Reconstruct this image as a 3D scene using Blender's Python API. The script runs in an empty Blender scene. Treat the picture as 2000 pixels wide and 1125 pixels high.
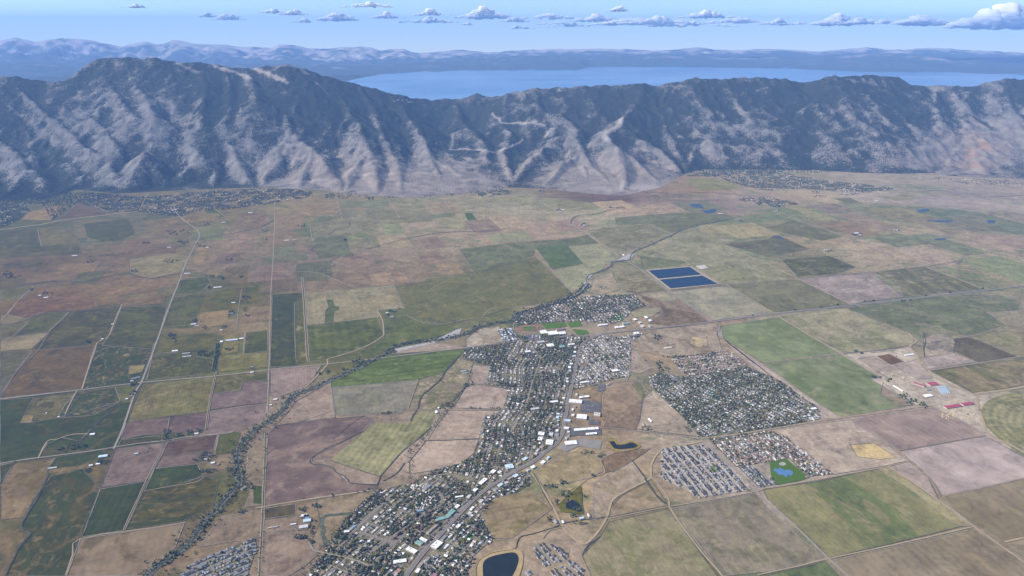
import bpy, bmesh, math, random
import numpy as np
from mathutils import Vector
random.seed(7); RNG = np.random.default_rng(11)

# ------------------------------------------------------------------ camera, sky, sun, exposure
S = bpy.context.scene
COL = S.collection
ALT = 2600.0                       # metres above the valley floor
PITCH = math.radians(20.45)
cam = bpy.data.objects.new('camera', bpy.data.cameras.new('camera')); COL.objects.link(cam)
cam.location = (0, 0, ALT); cam.rotation_euler = (math.pi/2 - PITCH, 0, 0)
cam.data.lens = 24.5; cam.data.sensor_width = 36
cam.data.clip_start = 10; cam.data.clip_end = 400000
S.camera = cam
world = bpy.data.worlds.new('World'); S.world = world; world.use_nodes = True
wn = world.node_tree; bg = wn.nodes['Background']
sky = wn.nodes.new('ShaderNodeTexSky'); sky.sky_type = 'NISHITA'; sky.sun_disc = False
SUN_EL = math.radians(40); SUN_AZ = math.radians(-97)
sky.sun_elevation = SUN_EL; sky.sun_rotation = SUN_AZ
sky.altitude = 4000; sky.air_density = 1.2; sky.dust_density = 1.0; sky.ozone_density = 3.0
tc = wn.nodes.new('ShaderNodeTexCoord'); va = wn.nodes.new('ShaderNodeVectorMath'); va.operation = 'ADD'
va.inputs[1].default_value = (0, 0, 0.035)      # the true horizon lies two degrees below eye level from this height
wn.links.new(tc.outputs['Generated'], va.inputs[0]); wn.links.new(va.outputs[0], sky.inputs[0])
wn.links.new(sky.outputs[0], bg.inputs[0]); bg.inputs[1].default_value = 0.10
sun = bpy.data.objects.new('sun', bpy.data.lights.new('sun', 'SUN')); COL.objects.link(sun)
sun.data.energy = 5.0; sun.data.angle = math.radians(0.5); sun.data.color = (1, .94, .87)
sd = Vector((math.sin(SUN_AZ)*math.cos(SUN_EL), math.cos(SUN_AZ)*math.cos(SUN_EL), math.sin(SUN_EL)))
sun.rotation_euler = sd.to_track_quat('Z', 'Y').to_euler()
S.view_settings.view_transform = 'Standard'; S.view_settings.look = 'None'
S.view_settings.exposure = 0.85; S.view_settings.gamma = 1.0; S.view_settings.use_curve_mapping = False
S.cycles.use_denoising = True; S.cycles.volume_bounces = 0
S.cycles.max_bounces = 4; S.cycles.transparent_max_bounces = 24; S.cycles.diffuse_bounces = 2; S.cycles.glossy_bounces = 2

# ------------------------------------------------------------------ survey helpers
F = 24.5/36*2000
SP, CP = math.sin(PITCH), math.cos(PITCH)
def at(px, py, z=0.0):
    """point at height z seen along the bearing (px, py) of the 2000 x 1125 survey picture"""
    u, v = px-1000.0, py-562.5
    d = (u, F*CP-v*SP, -(F*SP+v*CP))
    t = (z-ALT)/d[2]
    return (d[0]*t, d[1]*t)
def atY(px, py, Y):
    u, v = px-1000.0, py-562.5
    t = Y/(F*CP-v*SP)
    return (u*t, Y, ALT-(F*SP+v*CP)*t)
def proj(X, Y, Z):
    dz = Z-ALT
    w = Y*CP-dz*SP; up = Y*SP+dz*CP
    return 1000+F*X/w, 562.5-F*up/w
def lin(c):
    c = np.asarray(c, float)/255
    return np.where(c <= .04045, c/12.92, ((c+.055)/1.055)**2.4)
HZ_D = 2.0e-5
AIN = np.array([.198, .373, .79]); KK = np.array([1.67, 1.67, 1.76])
def alb(c, py=900, d=None):
    """surface albedo of something that looks like sRGB c in full sun from its distance in this air"""
    if d is None:
        v = py-562.5; d = ALT*math.hypot(F, v)/max(F*SP+v*CP, 30)
    T = math.exp(-HZ_D*d)
    a = (lin(c)-AIN*(1-T))/(T*KK)
    if c[1] >= c[0]-1 and c[1] > c[2]-6: return np.clip(a, (.027, .036, .006), .85)
    return np.clip(a, .014, .85)
def seen(c, px, py):
    """correct an eyeballed picture colour towards what was measured at sample points of the photograph"""
    c = np.asarray(c, float); L = c.mean(); green = c[1] > c[0]+3
    t = float(np.clip((900-py)/430, 0, 1))
    o = L+(c-L)*((.56 if green else .72)*(1-t)+(.56 if green else .62)*t)
    o[2] += 1+9*t
    near = np.interp(px, [0, 300, 560, 880, 1500, 2000], [.82, .82, .88, 1.01, 1.04, 1.05]); far = np.interp(px, [0, 800, 2000], [.88, .97, .97])
    k = near*(1-t)+far*t
    if green: o[0] += 5*float(np.clip((L-88)/12, 0, 1))
    else: o[0] += 1-2*t; o[1] += 2.2*t; o[2] += 1-2*t
    if green: k *= np.interp(px, [0, 700, 1500], [1.0, 1.0, 1.12])*(1-t)+1.14*t
    k *= 1.04 if green else 1.065
    return np.clip(o*k, 0, 255)
def P(pts): return [at(x, y) for x, y in pts]
def direction(a, b):
    a, b = at(*a), at(*b); return math.atan2(b[1]-a[1], b[0]-a[0])

# ------------------------------------------------------------------ numpy noise
class Noise:
    def __init__(s, seed): s.g = np.random.default_rng(seed).random((256, 256))
    def val(s, x, y):
        xi = np.floor(x).astype(int); yi = np.floor(y).astype(int); fx = x-xi; fy = y-yi
        fx = fx*fx*(3-2*fx); fy = fy*fy*(3-2*fy); a, b, c, d = xi & 255, yi & 255, (xi+1) & 255, (yi+1) & 255
        g = s.g
        return (g[a, b]*(1-fx)+g[c, b]*fx)*(1-fy)+(g[a, d]*(1-fx)+g[c, d]*fx)*fy
    def fbm(s, x, y, o=5, r=.5):
        t = 0; a = 1; n = 0
        for i in range(o): t = t+a*s.val(x+i*17.3, y+i*9.1); n += a; a *= r; x = x*2.03; y = y*2.03
        return t/n
    def ridged(s, x, y, o=5, r=.55):
        t = 0; a = 1; n = 0
        for i in range(o): t = t+a*(1-np.abs(2*s.val(x+i*31.7, y+i*5.3)-1)); n += a; a *= r; x = x*2.07; y = y*2.07
        return t/n

# ------------------------------------------------------------------ object helpers
def link(name, me, parent=None, **props):
    o = bpy.data.objects.new(name, me); COL.objects.link(o)
    if parent: o.parent = parent
    for k, v in props.items(): o[k] = v
    return o
def mesh(name, verts, faces, mats=(), mat_idx=None, cols=None, smooth=False):
    me = bpy.data.meshes.new(name); me.from_pydata(verts, [], faces)
    for m in mats: me.materials.append(m)
    if mat_idx is not None: me.polygons.foreach_set('material_index', np.asarray(mat_idx, dtype=np.int32))
    if cols is not None:
        a = me.color_attributes.new('Col', 'FLOAT_COLOR', 'POINT')
        c = np.ones((len(verts), 4), np.float32); c[:, :3] = cols; a.data.foreach_set('color', c.ravel())
    if smooth: me.polygons.foreach_set('use_smooth', np.ones(len(me.polygons), bool))
    me.update(); return me
def fast_mesh(name, V, Q, mats=(), mat_idx=None, cols=None, smooth=False):
    """V (n,3); Q (m,k) with k = 3 or 4"""
    V = np.asarray(V, np.float32); Q = np.asarray(Q, np.int32); k = Q.shape[1]
    me = bpy.data.meshes.new(name)
    me.vertices.add(len(V)); me.vertices.foreach_set('co', V.ravel())
    me.loops.add(Q.size); me.loops.foreach_set('vertex_index', Q.ravel())
    me.polygons.add(len(Q)); me.polygons.foreach_set('loop_start', np.arange(0, Q.size, k, dtype=np.int32))
    try: me.polygons.foreach_set('loop_total', np.full(len(Q), k, np.int32))
    except Exception: pass
    for m in mats: me.materials.append(m)
    if mat_idx is not None: me.polygons.foreach_set('material_index', np.asarray(mat_idx, np.int32))
    if cols is not None:
        a = me.color_attributes.new('Col', 'FLOAT_COLOR', 'POINT')
        c = np.ones((len(V), 4), np.float32); c[:, :3] = cols; a.data.foreach_set('color', c.ravel())
    me.polygons.foreach_set('use_smooth', np.full(len(Q), smooth, bool))
    me.update(calc_edges=True); me.validate(); return me
def pip(x, y, poly):
    x = np.asarray(x, float); y = np.asarray(y, float); c = np.zeros(x.shape, bool); n = len(poly); j = n-1
    for i in range(n):
        xi, yi = poly[i]; xj, yj = poly[j]
        if yi != yj:
            c ^= ((yi > y) != (yj > y)) & (x < (xj-xi)*(y-yi)/(yj-yi)+xi)
        j = i
    return c
def smooth_line(pts, n=3):
    p = [np.array(q, float) for q in pts]
    if len(p) < 3: return [tuple(q) for q in p]
    out = []
    for i in range(len(p)-1):
        a = p[max(i-1, 0)]; b = p[i]; c = p[i+1]; d = p[min(i+2, len(p)-1)]
        for k in range(n):
            t = k/n
            out.append(tuple(.5*((2*b)+(-a+c)*t+(2*a-5*b+4*c-d)*t*t+(-a+3*b-3*c+d)*t**3)))
    out.append(tuple(p[-1])); return out
def dist_poly(x, y, pts):
    best = np.full(np.shape(x), 1e9)
    for (ax, ay), (bx, by) in zip(pts[:-1], pts[1:]):
        dx, dy = bx-ax, by-ay; L = dx*dx+dy*dy+1e-9
        t = np.clip(((x-ax)*dx+(y-ay)*dy)/L, 0, 1)
        best = np.minimum(best, np.hypot(x-ax-t*dx, y-ay-t*dy))
    return best

# ------------------------------------------------------------------ materials
def N(nt, t, **kw):
    n = nt.nodes.new(t)
    for k, v in kw.items(): setattr(n, k, v)
    return n
def ramp(nt, a, b):
    r = N(nt, 'ShaderNodeMapRange'); r.inputs[1].default_value = a; r.inputs[2].default_value = b; return r
def make_land_group():
    g = bpy.data.node_groups.new('land_cover', 'ShaderNodeTree'); I = g.interface
    for n in ('A', 'B', 'C'): I.new_socket(n, in_out='INPUT', socket_type='NodeSocketColor')
    for n, d in (('Scale', 300), ('Angle', 0), ('StripeWidth', 60), ('Stripe', .0), ('Stretch', 1.), ('Seed', 0), ('Fine', .4), ('Balance', .5)):
        s = I.new_socket(n, in_out='INPUT', socket_type='NodeSocketFloat'); s.default_value = d
    I.new_socket('Color', in_out='OUTPUT', socket_type='NodeSocketColor')
    gi = N(g, 'NodeGroupInput'); go = N(g, 'NodeGroupOutput'); L = g.links.new
    geo = N(g, 'ShaderNodeNewGeometry')
    rot = N(g, 'ShaderNodeVectorRotate', rotation_type='Z_AXIS'); L(geo.outputs['Position'], rot.inputs['Vector']); L(gi.outputs['Angle'], rot.inputs['Angle'])
    cs = N(g, 'ShaderNodeCombineXYZ')
    d = N(g, 'ShaderNodeMath', operation='DIVIDE'); d.inputs[0].default_value = 1; L(gi.outputs['Scale'], d.inputs[1])
    dm = N(g, 'ShaderNodeMath', operation='MULTIPLY'); L(d.outputs[0], dm.inputs[0]); L(gi.outputs['Stretch'], dm.inputs[1])
    L(d.outputs[0], cs.inputs[0]); L(dm.outputs[0], cs.inputs[1]); L(d.outputs[0], cs.inputs[2])
    mv = N(g, 'ShaderNodeVectorMath', operation='MULTIPLY'); L(rot.outputs[0], mv.inputs[0]); L(cs.outputs[0], mv.inputs[1])
    av = N(g, 'ShaderNodeVectorMath', operation='ADD'); L(mv.outputs[0], av.inputs[0])
    sz = N(g, 'ShaderNodeCombineXYZ'); L(gi.outputs['Seed'], sz.inputs[2]); L(gi.outputs['Seed'], sz.inputs[0]); L(sz.outputs[0], av.inputs[1])
    n1 = N(g, 'ShaderNodeTexNoise'); n1.inputs['Scale'].default_value = 1; n1.inputs['Detail'].default_value = 7; n1.inputs['Roughness'].default_value = .58; n1.inputs['Distortion'].default_value = 1.3
    L(av.outputs[0], n1.inputs['Vector'])
    # balance shifts how much of B shows
    sub = N(g, 'ShaderNodeMath', operation='SUBTRACT'); sub.inputs[0].default_value = 1.0; L(gi.outputs['Balance'], sub.inputs[1])
    df = N(g, 'ShaderNodeMath', operation='SUBTRACT'); L(n1.outputs[0], df.inputs[0]); L(sub.outputs[0], df.inputs[1])
    r1 = ramp(g, -.05, .05); r1.interpolation_type = 'SMOOTHSTEP'; L(df.outputs[0], r1.inputs[0])
    m1 = N(g, 'ShaderNodeMix', data_type='RGBA'); L(r1.outputs[0], m1.inputs[0]); L(gi.outputs['A'], m1.inputs[6]); L(gi.outputs['B'], m1.inputs[7])
    sc3 = N(g, 'ShaderNodeVectorMath', operation='SCALE'); sc3.inputs[3].default_value = 2.7; L(av.outputs[0], sc3.inputs[0])
    n2 = N(g, 'ShaderNodeTexNoise'); n2.inputs['Scale'].default_value = 1; n2.inputs['Detail'].default_value = 6; n2.inputs['Roughness'].default_value = .62; n2.inputs['Distortion'].default_value = 2.0
    L(sc3.outputs[0], n2.inputs['Vector'])
    r2 = ramp(g, .52, .68); L(n2.outputs[0], r2.inputs[0])
    m2 = N(g, 'ShaderNodeMix', data_type='RGBA'); L(r2.outputs[0], m2.inputs[0]); L(m1.outputs[2], m2.inputs[6]); L(gi.outputs['C'], m2.inputs[7])
    # stripes across the rotated x axis
    sx = N(g, 'ShaderNodeSeparateXYZ'); L(rot.outputs[0], sx.inputs[0])
    sdv = N(g, 'ShaderNodeMath', operation='DIVIDE'); L(sx.outputs[1], sdv.inputs[0]); L(gi.outputs['StripeWidth'], sdv.inputs[1])
    sn = N(g, 'ShaderNodeMath', operation='SINE'); m6 = N(g, 'ShaderNodeMath', operation='MULTIPLY'); m6.inputs[1].default_value = 6.28318
    L(sdv.outputs[0], m6.inputs[0]); L(m6.outputs[0], sn.inputs[0])
    # uneven passes: one-dimensional noise across the rows
    n1d = N(g, 'ShaderNodeTexNoise', noise_dimensions='1D'); n1d.inputs['Scale'].default_value = .7; n1d.inputs['Detail'].default_value = 4; L(sdv.outputs[0], n1d.inputs['W'])
    nd = N(g, 'ShaderNodeMath', operation='MULTIPLY_ADD'); nd.inputs[1].default_value = 3; nd.inputs[2].default_value = -1.5; L(n1d.outputs[0], nd.inputs[0])
    ss = N(g, 'ShaderNodeMath', operation='ADD'); L(sn.outputs[0], ss.inputs[0]); L(nd.outputs[0], ss.inputs[1])
    sm = N(g, 'ShaderNodeMath', operation='MULTIPLY'); L(ss.outputs[0], sm.inputs[0]); L(gi.outputs['Stripe'], sm.inputs[1])
    # fine mottling
    n3 = N(g, 'ShaderNodeTexNoise'); n3.inputs['Scale'].default_value = 1/38.; n3.inputs['Detail'].default_value = 5; n3.inputs['Roughness'].default_value = .75; L(geo.outputs['Position'], n3.inputs['Vector'])
    f1 = N(g, 'ShaderNodeMath', operation='SUBTRACT'); f1.inputs[1].default_value = .5; L(n3.outputs[0], f1.inputs[0])
    f2 = N(g, 'ShaderNodeMath', operation='MULTIPLY'); L(f1.outputs[0], f2.inputs[0]); L(gi.outputs['Fine'], f2.inputs[1])
    f3 = N(g, 'ShaderNodeMath', operation='MULTIPLY'); f3.inputs[1].default_value = 4.0; L(f2.outputs[0], f3.inputs[0])
    n4 = N(g, 'ShaderNodeTexNoise'); n4.inputs['Scale'].default_value = 1/170.; n4.inputs['Detail'].default_value = 4; n4.inputs['Distortion'].default_value = .8; L(geo.outputs['Position'], n4.inputs['Vector'])
    g1 = N(g, 'ShaderNodeMath', operation='SUBTRACT'); g1.inputs[1].default_value = .5; L(n4.outputs[0], g1.inputs[0])
    g2 = N(g, 'ShaderNodeMath', operation='MULTIPLY'); L(g1.outputs[0], g2.inputs[0]); g2.inputs[1].default_value = 1.15
    sw = N(g, 'ShaderNodeTexNoise'); sw.inputs['Scale'].default_value = 1/420.; sw.inputs['Detail'].default_value = 3; sw.inputs['Distortion'].default_value = 2.2; L(geo.outputs['Position'], sw.inputs['Vector'])
    s1 = N(g, 'ShaderNodeMath', operation='SUBTRACT'); s1.inputs[1].default_value = .5; L(sw.outputs[0], s1.inputs[0]); s2 = N(g, 'ShaderNodeMath', operation='ABSOLUTE'); L(s1.outputs[0], s2.inputs[0])
    s3 = ramp(g, 0, .022); s3.inputs[3].default_value = -.16; s3.inputs[4].default_value = 0; L(s2.outputs[0], s3.inputs[0])
    sma = N(g, 'ShaderNodeMath', operation='ADD'); L(sm.outputs[0], sma.inputs[0]); L(s3.outputs[0], sma.inputs[1]); sm = sma
    tot = N(g, 'ShaderNodeMath', operation='ADD'); L(sm.outputs[0], tot.inputs[0]); L(f3.outputs[0], tot.inputs[1])
    tot2 = N(g, 'ShaderNodeMath', operation='ADD'); L(tot.outputs[0], tot2.inputs[0]); L(g2.outputs[0], tot2.inputs[1])
    tot3 = N(g, 'ShaderNodeMath', operation='ADD'); tot3.inputs[1].default_value = 1; L(tot2.outputs[0], tot3.inputs[0])
    mx = N(g, 'ShaderNodeMath', operation='MAXIMUM'); mx.inputs[1].default_value = .3; L(tot3.outputs[0], mx.inputs[0])
    vs = N(g, 'ShaderNodeVectorMath', operation='SCALE'); L(m2.outputs[2], vs.inputs[0]); L(mx.outputs[0], vs.inputs[3])
    L(vs.outputs[0], go.inputs[0])
    return g
LAND = make_land_group()
def rgba(c): return (float(c[0]), float(c[1]), float(c[2]), 1)
def matte(m, rough=.95, spec=.1):
    b = m.node_tree.nodes['Principled BSDF']; b.inputs['Roughness'].default_value = rough; b.inputs['Specular IOR Level'].default_value = spec; return b
def field_mat(name, A, B, C, **kw):
    m = bpy.data.materials.new(name); m.use_nodes = True; nt = m.node_tree; b = matte(m)
    g = N(nt, 'ShaderNodeGroup', node_tree=LAND)
    for n, c in zip('ABC', (A, B, C)): g.inputs[n].default_value = rgba(c)
    for k, v in kw.items(): g.inputs[k].default_value = v
    nt.links.new(g.outputs[0], b.inputs['Base Color']); return m
def plain(name, c, rough=.9, var=.15, scale=20, spec=.1):
    """one colour broken up by soft wear"""
    m = bpy.data.materials.new(name); m.use_nodes = True; nt = m.node_tree; b = matte(m, rough, spec)
    geo = N(nt, 'ShaderNodeNewGeometry'); n = N(nt, 'ShaderNodeTexNoise'); n.inputs['Scale'].default_value = 1/scale; n.inputs['Detail'].default_value = 5
    nt.links.new(geo.outputs['Position'], n.inputs['Vector'])
    r = ramp(nt, .25, .75); r.inputs[3].default_value = 1-var; r.inputs[4].default_value = 1+var; nt.links.new(n.outputs[0], r.inputs[0])
    v = N(nt, 'ShaderNodeVectorMath', operation='SCALE'); v.inputs[0].default_value = tuple(float(x) for x in c); nt.links.new(r.outputs[0], v.inputs[3])
    nt.links.new(v.outputs[0], b.inputs['Base Color']); return m
def attr_mat(name, rough=.95, var=.2, scale=15):
    m = bpy.data.materials.new(name); m.use_nodes = True; nt = m.node_tree; b = matte(m, rough)
    a = N(nt, 'ShaderNodeAttribute', attribute_name='Col'); geo = N(nt, 'ShaderNodeNewGeometry'); n = N(nt, 'ShaderNodeTexNoise'); n.inputs['Scale'].default_value = 1/scale; n.inputs['Detail'].default_value = 3
    nt.links.new(geo.outputs['Position'], n.inputs['Vector'])
    r = ramp(nt, .25, .75); r.inputs[3].default_value = 1-var; r.inputs[4].default_value = 1+var; nt.links.new(n.outputs[0], r.inputs[0])
    v = N(nt, 'ShaderNodeVectorMath', operation='SCALE'); nt.links.new(a.outputs['Color'], v.inputs[0]); nt.links.new(r.outputs[0], v.inputs[3])
    nt.links.new(v.outputs[0], b.inputs['Base Color']); return m
def water_mat(name, c, rough=.12, spec=.5):
    m = bpy.data.materials.new(name); m.use_nodes = True; nt = m.node_tree; b = nt.nodes['Principled BSDF']
    b.inputs['Roughness'].default_value = rough; b.inputs['Specular IOR Level'].default_value = spec
    geo = N(nt, 'ShaderNodeNewGeometry'); n = N(nt, 'ShaderNodeTexNoise'); n.inputs['Scale'].default_value = 1/60; n.inputs['Detail'].default_value = 6
    nt.links.new(geo.outputs['Position'], n.inputs['Vector'])
    r = ramp(nt, .3, .7); r.inputs[3].default_value = .8; r.inputs[4].default_value = 1.25; nt.links.new(n.outputs[0], r.inputs[0])
    v = N(nt, 'ShaderNodeVectorMath', operation='SCALE'); v.inputs[0].default_value = c; nt.links.new(r.outputs[0], v.inputs[3])
    nt.links.new(v.outputs[0], b.inputs['Base Color'])
    bu = N(nt, 'ShaderNodeBump'); bu.inputs['Strength'].default_value = .15; bu.inputs['Distance'].default_value = 1; n5 = N(nt, 'ShaderNodeTexNoise'); n5.inputs['Scale'].default_value = .08
    nt.links.new(geo.outputs['Position'], n5.inputs['Vector']); nt.links.new(n5.outputs[0], bu.inputs['Height']); nt.links.new(bu.outputs[0], b.inputs['Normal'])
    return m

# ------------------------------------------------------------------ front range: a real heightfield grown from surveyed ridge lines
CREST = [(-420,150,15.5),(-200,140,15.5),(-60,146,15.5),(0,148,15.4),(30,150,15.4),(60,155,15.6),(100,160,15.8),(125,159,16.0),(150,140,16.2),(185,116,16.4),(210,112,16.5),(240,112,16.5),(275,114,16.5),(305,113,16.5),(330,119,16.5),(350,122,16.5),(390,121,16.6),(440,130,16.7),(480,134,16.7),(520,130,16.8),(560,126,16.8),(590,133,16.9),(640,150,17.0),(700,165,17.2),(760,180,17.4),(810,192,17.6),(840,195,17.7),(900,192,17.7),(960,190,17.6),(1000,181,17.4),(1040,173,17.3),(1100,171,17.2),(1140,168,17.1),(1210,166,17.0),(1250,162,17.0),(1280,168,17.0),(1330,158,17.0),(1360,152,17.0),(1400,155,17.0),(1450,151,17.0),(1530,153,17.0),(1570,162,16.9),(1600,155,16.8),(1630,147,16.8),(1650,150,16.9),(1690,146,17.2),(1755,150,17.4),(1785,168,17.4),(1830,166,17.2),(1900,168,17.0),(1950,156,17.0),(1980,153,17.0),(2030,158,17.0),(2120,150,17.0),(2250,165,17),(2500,150,17)]
# each spur: (side slope, depth fraction exponent, [crest end ... toe] in picture bearings); depth runs from the crest to the toe
SPURS = [
 (.55, [(16,149),(52,192),(108,236),(168,288),(205,308),(222,338)]),
 (.55, [(60,155),(124,190),(160,212),(200,250),(226,284)]),
 (.55, [(-60,146),(0,200),(60,260),(110,300),(148,330),(160,350)]),
 (.5, [(-200,140),(-60,240),(20,290),(80,345),(95,384)]),
 (.5, [(-300,145),(-160,280),(-40,340),(0,388)]),
 (.5, [(60,262),(66,320),(20,372),(-10,392)]),
 (.52, [(185,116),(205,150),(232,190),(262,232)]),
 (.5, [(240,112),(260,160),(290,200),(300,228)]),
 (.55, [(300,113),(345,160),(340,205),(333,244),(318,285),(282,330),(262,372)]),
 (.6, [(333,244),(292,262),(255,284),(190,322),(140,364)]),
 (.6, [(333,244),(352,270),(380,292),(398,305)]),
 (.6, [(282,300),(310,335),(338,368)]),
 (.5, [(390,121),(400,170),(398,212),(392,240)]),
 (.5, [(440,130),(452,180),(450,215),(432,240)]),
 (.52, [(560,126),(516,192),(480,236),(441,272),(400,304),(348,344)]),
 (.6, [(441,272),(455,292),(468,320),(482,345),(497,367)]),
 (.6, [(441,275),(425,310),(420,340),(418,368)]),
 (.5, [(560,126),(552,208),(568,256),(590,275),(616,296),(640,330),(660,352),(664,366)]),
 (.55, [(568,256),(545,290),(540,320),(520,345),(515,364)]),
 (.55, [(616,296),(600,320),(590,345),(585,368)]),
 (.5, [(480,134),(500,170),(505,195)]),
 (.5, [(640,150),(668,195),(700,240),(722,296),(734,344),(738,374)]),
 (.6, [(722,296),(700,318),(680,345),(676,377)]),
 (.5, [(700,165),(730,215),(750,260),(770,312),(782,350),(787,384)]),
 (.5, [(760,180),(800,228),(826,270),(842,312),(858,345),(874,378)]),
 (.6, [(850,314),(878,326),(906,354),(930,376)]),
 (.5, [(890,193),(905,240),(935,262),(946,285),(954,330),(962,374)]),
 (.5, [(930,192),(960,225),(1000,262),(985,300),(1000,350)]),
 (.5, [(1040,173),(1060,215),(1100,226),(1122,248),(1136,296),(1166,332),(1190,356),(1210,378)]),
 (.6, [(1122,250),(1078,276),(1030,320),(1002,358)]),
 (.6, [(1136,298),(1100,320),(1066,358)]),
 (.6, [(1140,300),(1146,340),(1150,372)]),
 (.5, [(1258,162),(1250,200),(1212,238),(1182,262),(1204,284),(1216,320),(1222,350),(1215,380)]),
 (.6, [(1204,284),(1235,310),(1262,336),(1292,362)]),
 (.55, [(1210,240),(1250,268),(1300,300),(1330,342)]),
 (.5, [(1310,162),(1290,210),(1300,250),(1320,290),(1340,330)]),
 (.52, [(1360,152),(1364,200),(1372,248),(1354,296),(1346,326)]),
 (.5, [(1450,151),(1432,192),(1412,224),(1436,262),(1468,300),(1484,324)]),
 (.55, [(1412,224),(1400,262),(1412,296),(1430,326)]),
 (.5, [(1560,158),(1530,190),(1512,226),(1500,262)]),
 (.5, [(1690,146),(1676,164),(1630,190),(1580,216),(1535,256),(1510,288)]),
 (.52, [(1580,218),(1570,262),(1560,300),(1555,326)]),
 (.55, [(1644,150),(1620,176),(1596,196),(1570,214)]),
 (.55, [(1676,224),(1665,262),(1668,300),(1664,325)]),
 (.55, [(1640,272),(1605,300),(1590,322)]),
 (.55, [(1700,262),(1735,292),(1742,324)]),
 (.55, [(1760,216),(1742,250),(1738,280)]),
 (.55, [(1785,256),(1805,290),(1812,326)]),
 (.5, [(1830,168),(1826,205),(1838,240)]),
 (.5, [(1700,152),(1724,182),(1676,224),(1640,272),(1628,324)]),
 (.55, [(1724,182),(1712,222),(1700,262),(1702,322)]),
 (.5, [(1785,168),(1760,216),(1785,256),(1768,324)]),
 (.32, [(1890,168),(1880,224),(1898,262),(1908,300),(1925,345)]),
 (.32, [(1898,262),(1860,300),(1840,340)]),
 (.38, [(1960,156),(1980,224),(2020,282),(2050,348)]),
 (.45, [(2120,150),(2140,224),(2180,290),(2200,350)]),
 (.45, [(2300,160),(2340,250),(2400,340)]),
]
BASE = [(-600,392),(-100,392),(0,392),(90,388),(150,370),(230,378),(340,372),(430,368),(520,366),(600,370),(650,372),(680,380),(790,386),(880,380),(930,376),(1000,366),(1060,368),(1150,378),(1215,382),(1290,366),(1330,344),(1360,328),(1500,324),(1640,326),(1780,328),(1840,342),(1930,348),(2050,350),(2600,352)]
base_xy = P(BASE)
GX0, GX1, GY0, GY1, GS = -16000., 16500., 9300., 20600., 31.
gx = np.arange(GX0, GX1, GS); gy = np.arange(GY0, GY1, GS)
XX, YY = np.meshgrid(gx, gy)
nz = Noise(3); nz2 = Noise(4)
WX = XX+(nz.fbm(XX/520, YY/520, 4)-.5)*90; WY = YY+(nz2.fbm(XX/520+50, YY/520, 4)-.5)*90
HT = np.zeros_like(XX)-60
def stamp(a, b, s, r=22.):
    return stamp_(a, b, s*1.06, r)
def stamp_(a, b, s, r=22.):
    """raise the land to a ridge running from a to b (x, y, z) with side slope s"""
    reach = max(a[2], b[2], 30)/s+350
    x0, x1 = min(a[0], b[0])-reach, max(a[0], b[0])+reach; y0, y1 = min(a[1], b[1])-reach, max(a[1], b[1])+reach
    i0, i1 = max(int((x0-GX0)/GS), 0), min(int((x1-GX0)/GS)+1, len(gx)); j0, j1 = max(int((y0-GY0)/GS), 0), min(int((y1-GY0)/GS)+1, len(gy))
    if i0 >= i1 or j0 >= j1: return
    X = WX[j0:j1, i0:i1]; Y = WY[j0:j1, i0:i1]
    dx, dy = b[0]-a[0], b[1]-a[1]; L = dx*dx+dy*dy+1e-6
    t = np.clip(((X-a[0])*dx+(Y-a[1])*dy)/L, 0, 1)
    d = np.hypot(X-a[0]-t*dx, Y-a[1]-t*dy)
    h = a[2]+(b[2]-a[2])*t-s*(np.sqrt(d*d+r*r)-r)
    H = HT[j0:j1, i0:i1]; k = 14.
    np.maximum(H, h, out=H)
def crest_pt(px):
    xs = [c[0] for c in CREST]; return np.interp(px, xs, [c[1] for c in CREST]), np.interp(px, xs, [c[2] for c in CREST])*1000
ridges = []
cp = [atY(x, y, Y*1000) for x, y, Y in CREST]
for a, b in zip(cp[:-1], cp[1:]): stamp(a, b, .42)
rr = random.Random(5)
ridges.append((.5, cp, 1))
MAIN = HT
built = {}
for s, pts in SPURS:
    x, y = pts[0]; cy, cY = crest_pt(x)
    if y-cy < 8: Y0 = cY
    else:                               # starts on another spur: take its depth there
        best = min((abs(q[0]-x)+abs(q[1]-y), q[2]) for l in built.values() for q in l); Y0 = best[1]
        if best[0] > 60: Y0 = cY-(y-cy)/(385-cy)*(cY-12500)
    toe = pts[-1]; bY = np.interp(toe[0], [p[0] for p in BASE], [p[1] for p in base_xy]); by = np.interp(toe[0], [p[0] for p in BASE], [p[1] for p in BASE])
    if toe[1] >= by-6: Y1 = at(*toe)[1]
    else: Y1 = bY+(by-toe[1])/(by-cy)*(cY-bY)*.85
    if Y1 > Y0-500: Y1 = Y0-(toe[1]-y)*9
    py = [p[1] for p in pts]; tt = [(q-py[0])/(py[-1]-py[0]) for q in py]
    w = []
    for (qx, qy), t in zip(pts, tt):
        Yq = Y0+(Y1-Y0)*t; w.append(atY(qx, qy, Yq))
    built[len(built)] = [(p[0], p[1], q[1]) for p, q in zip(pts, w)]
    w = [(a, b, max(c, 4)) for a, b, c in w]
    for a, b in zip(w[:-1], w[1:]): stamp(a, b, s)
    ridges.append((s, w, 0))
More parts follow.
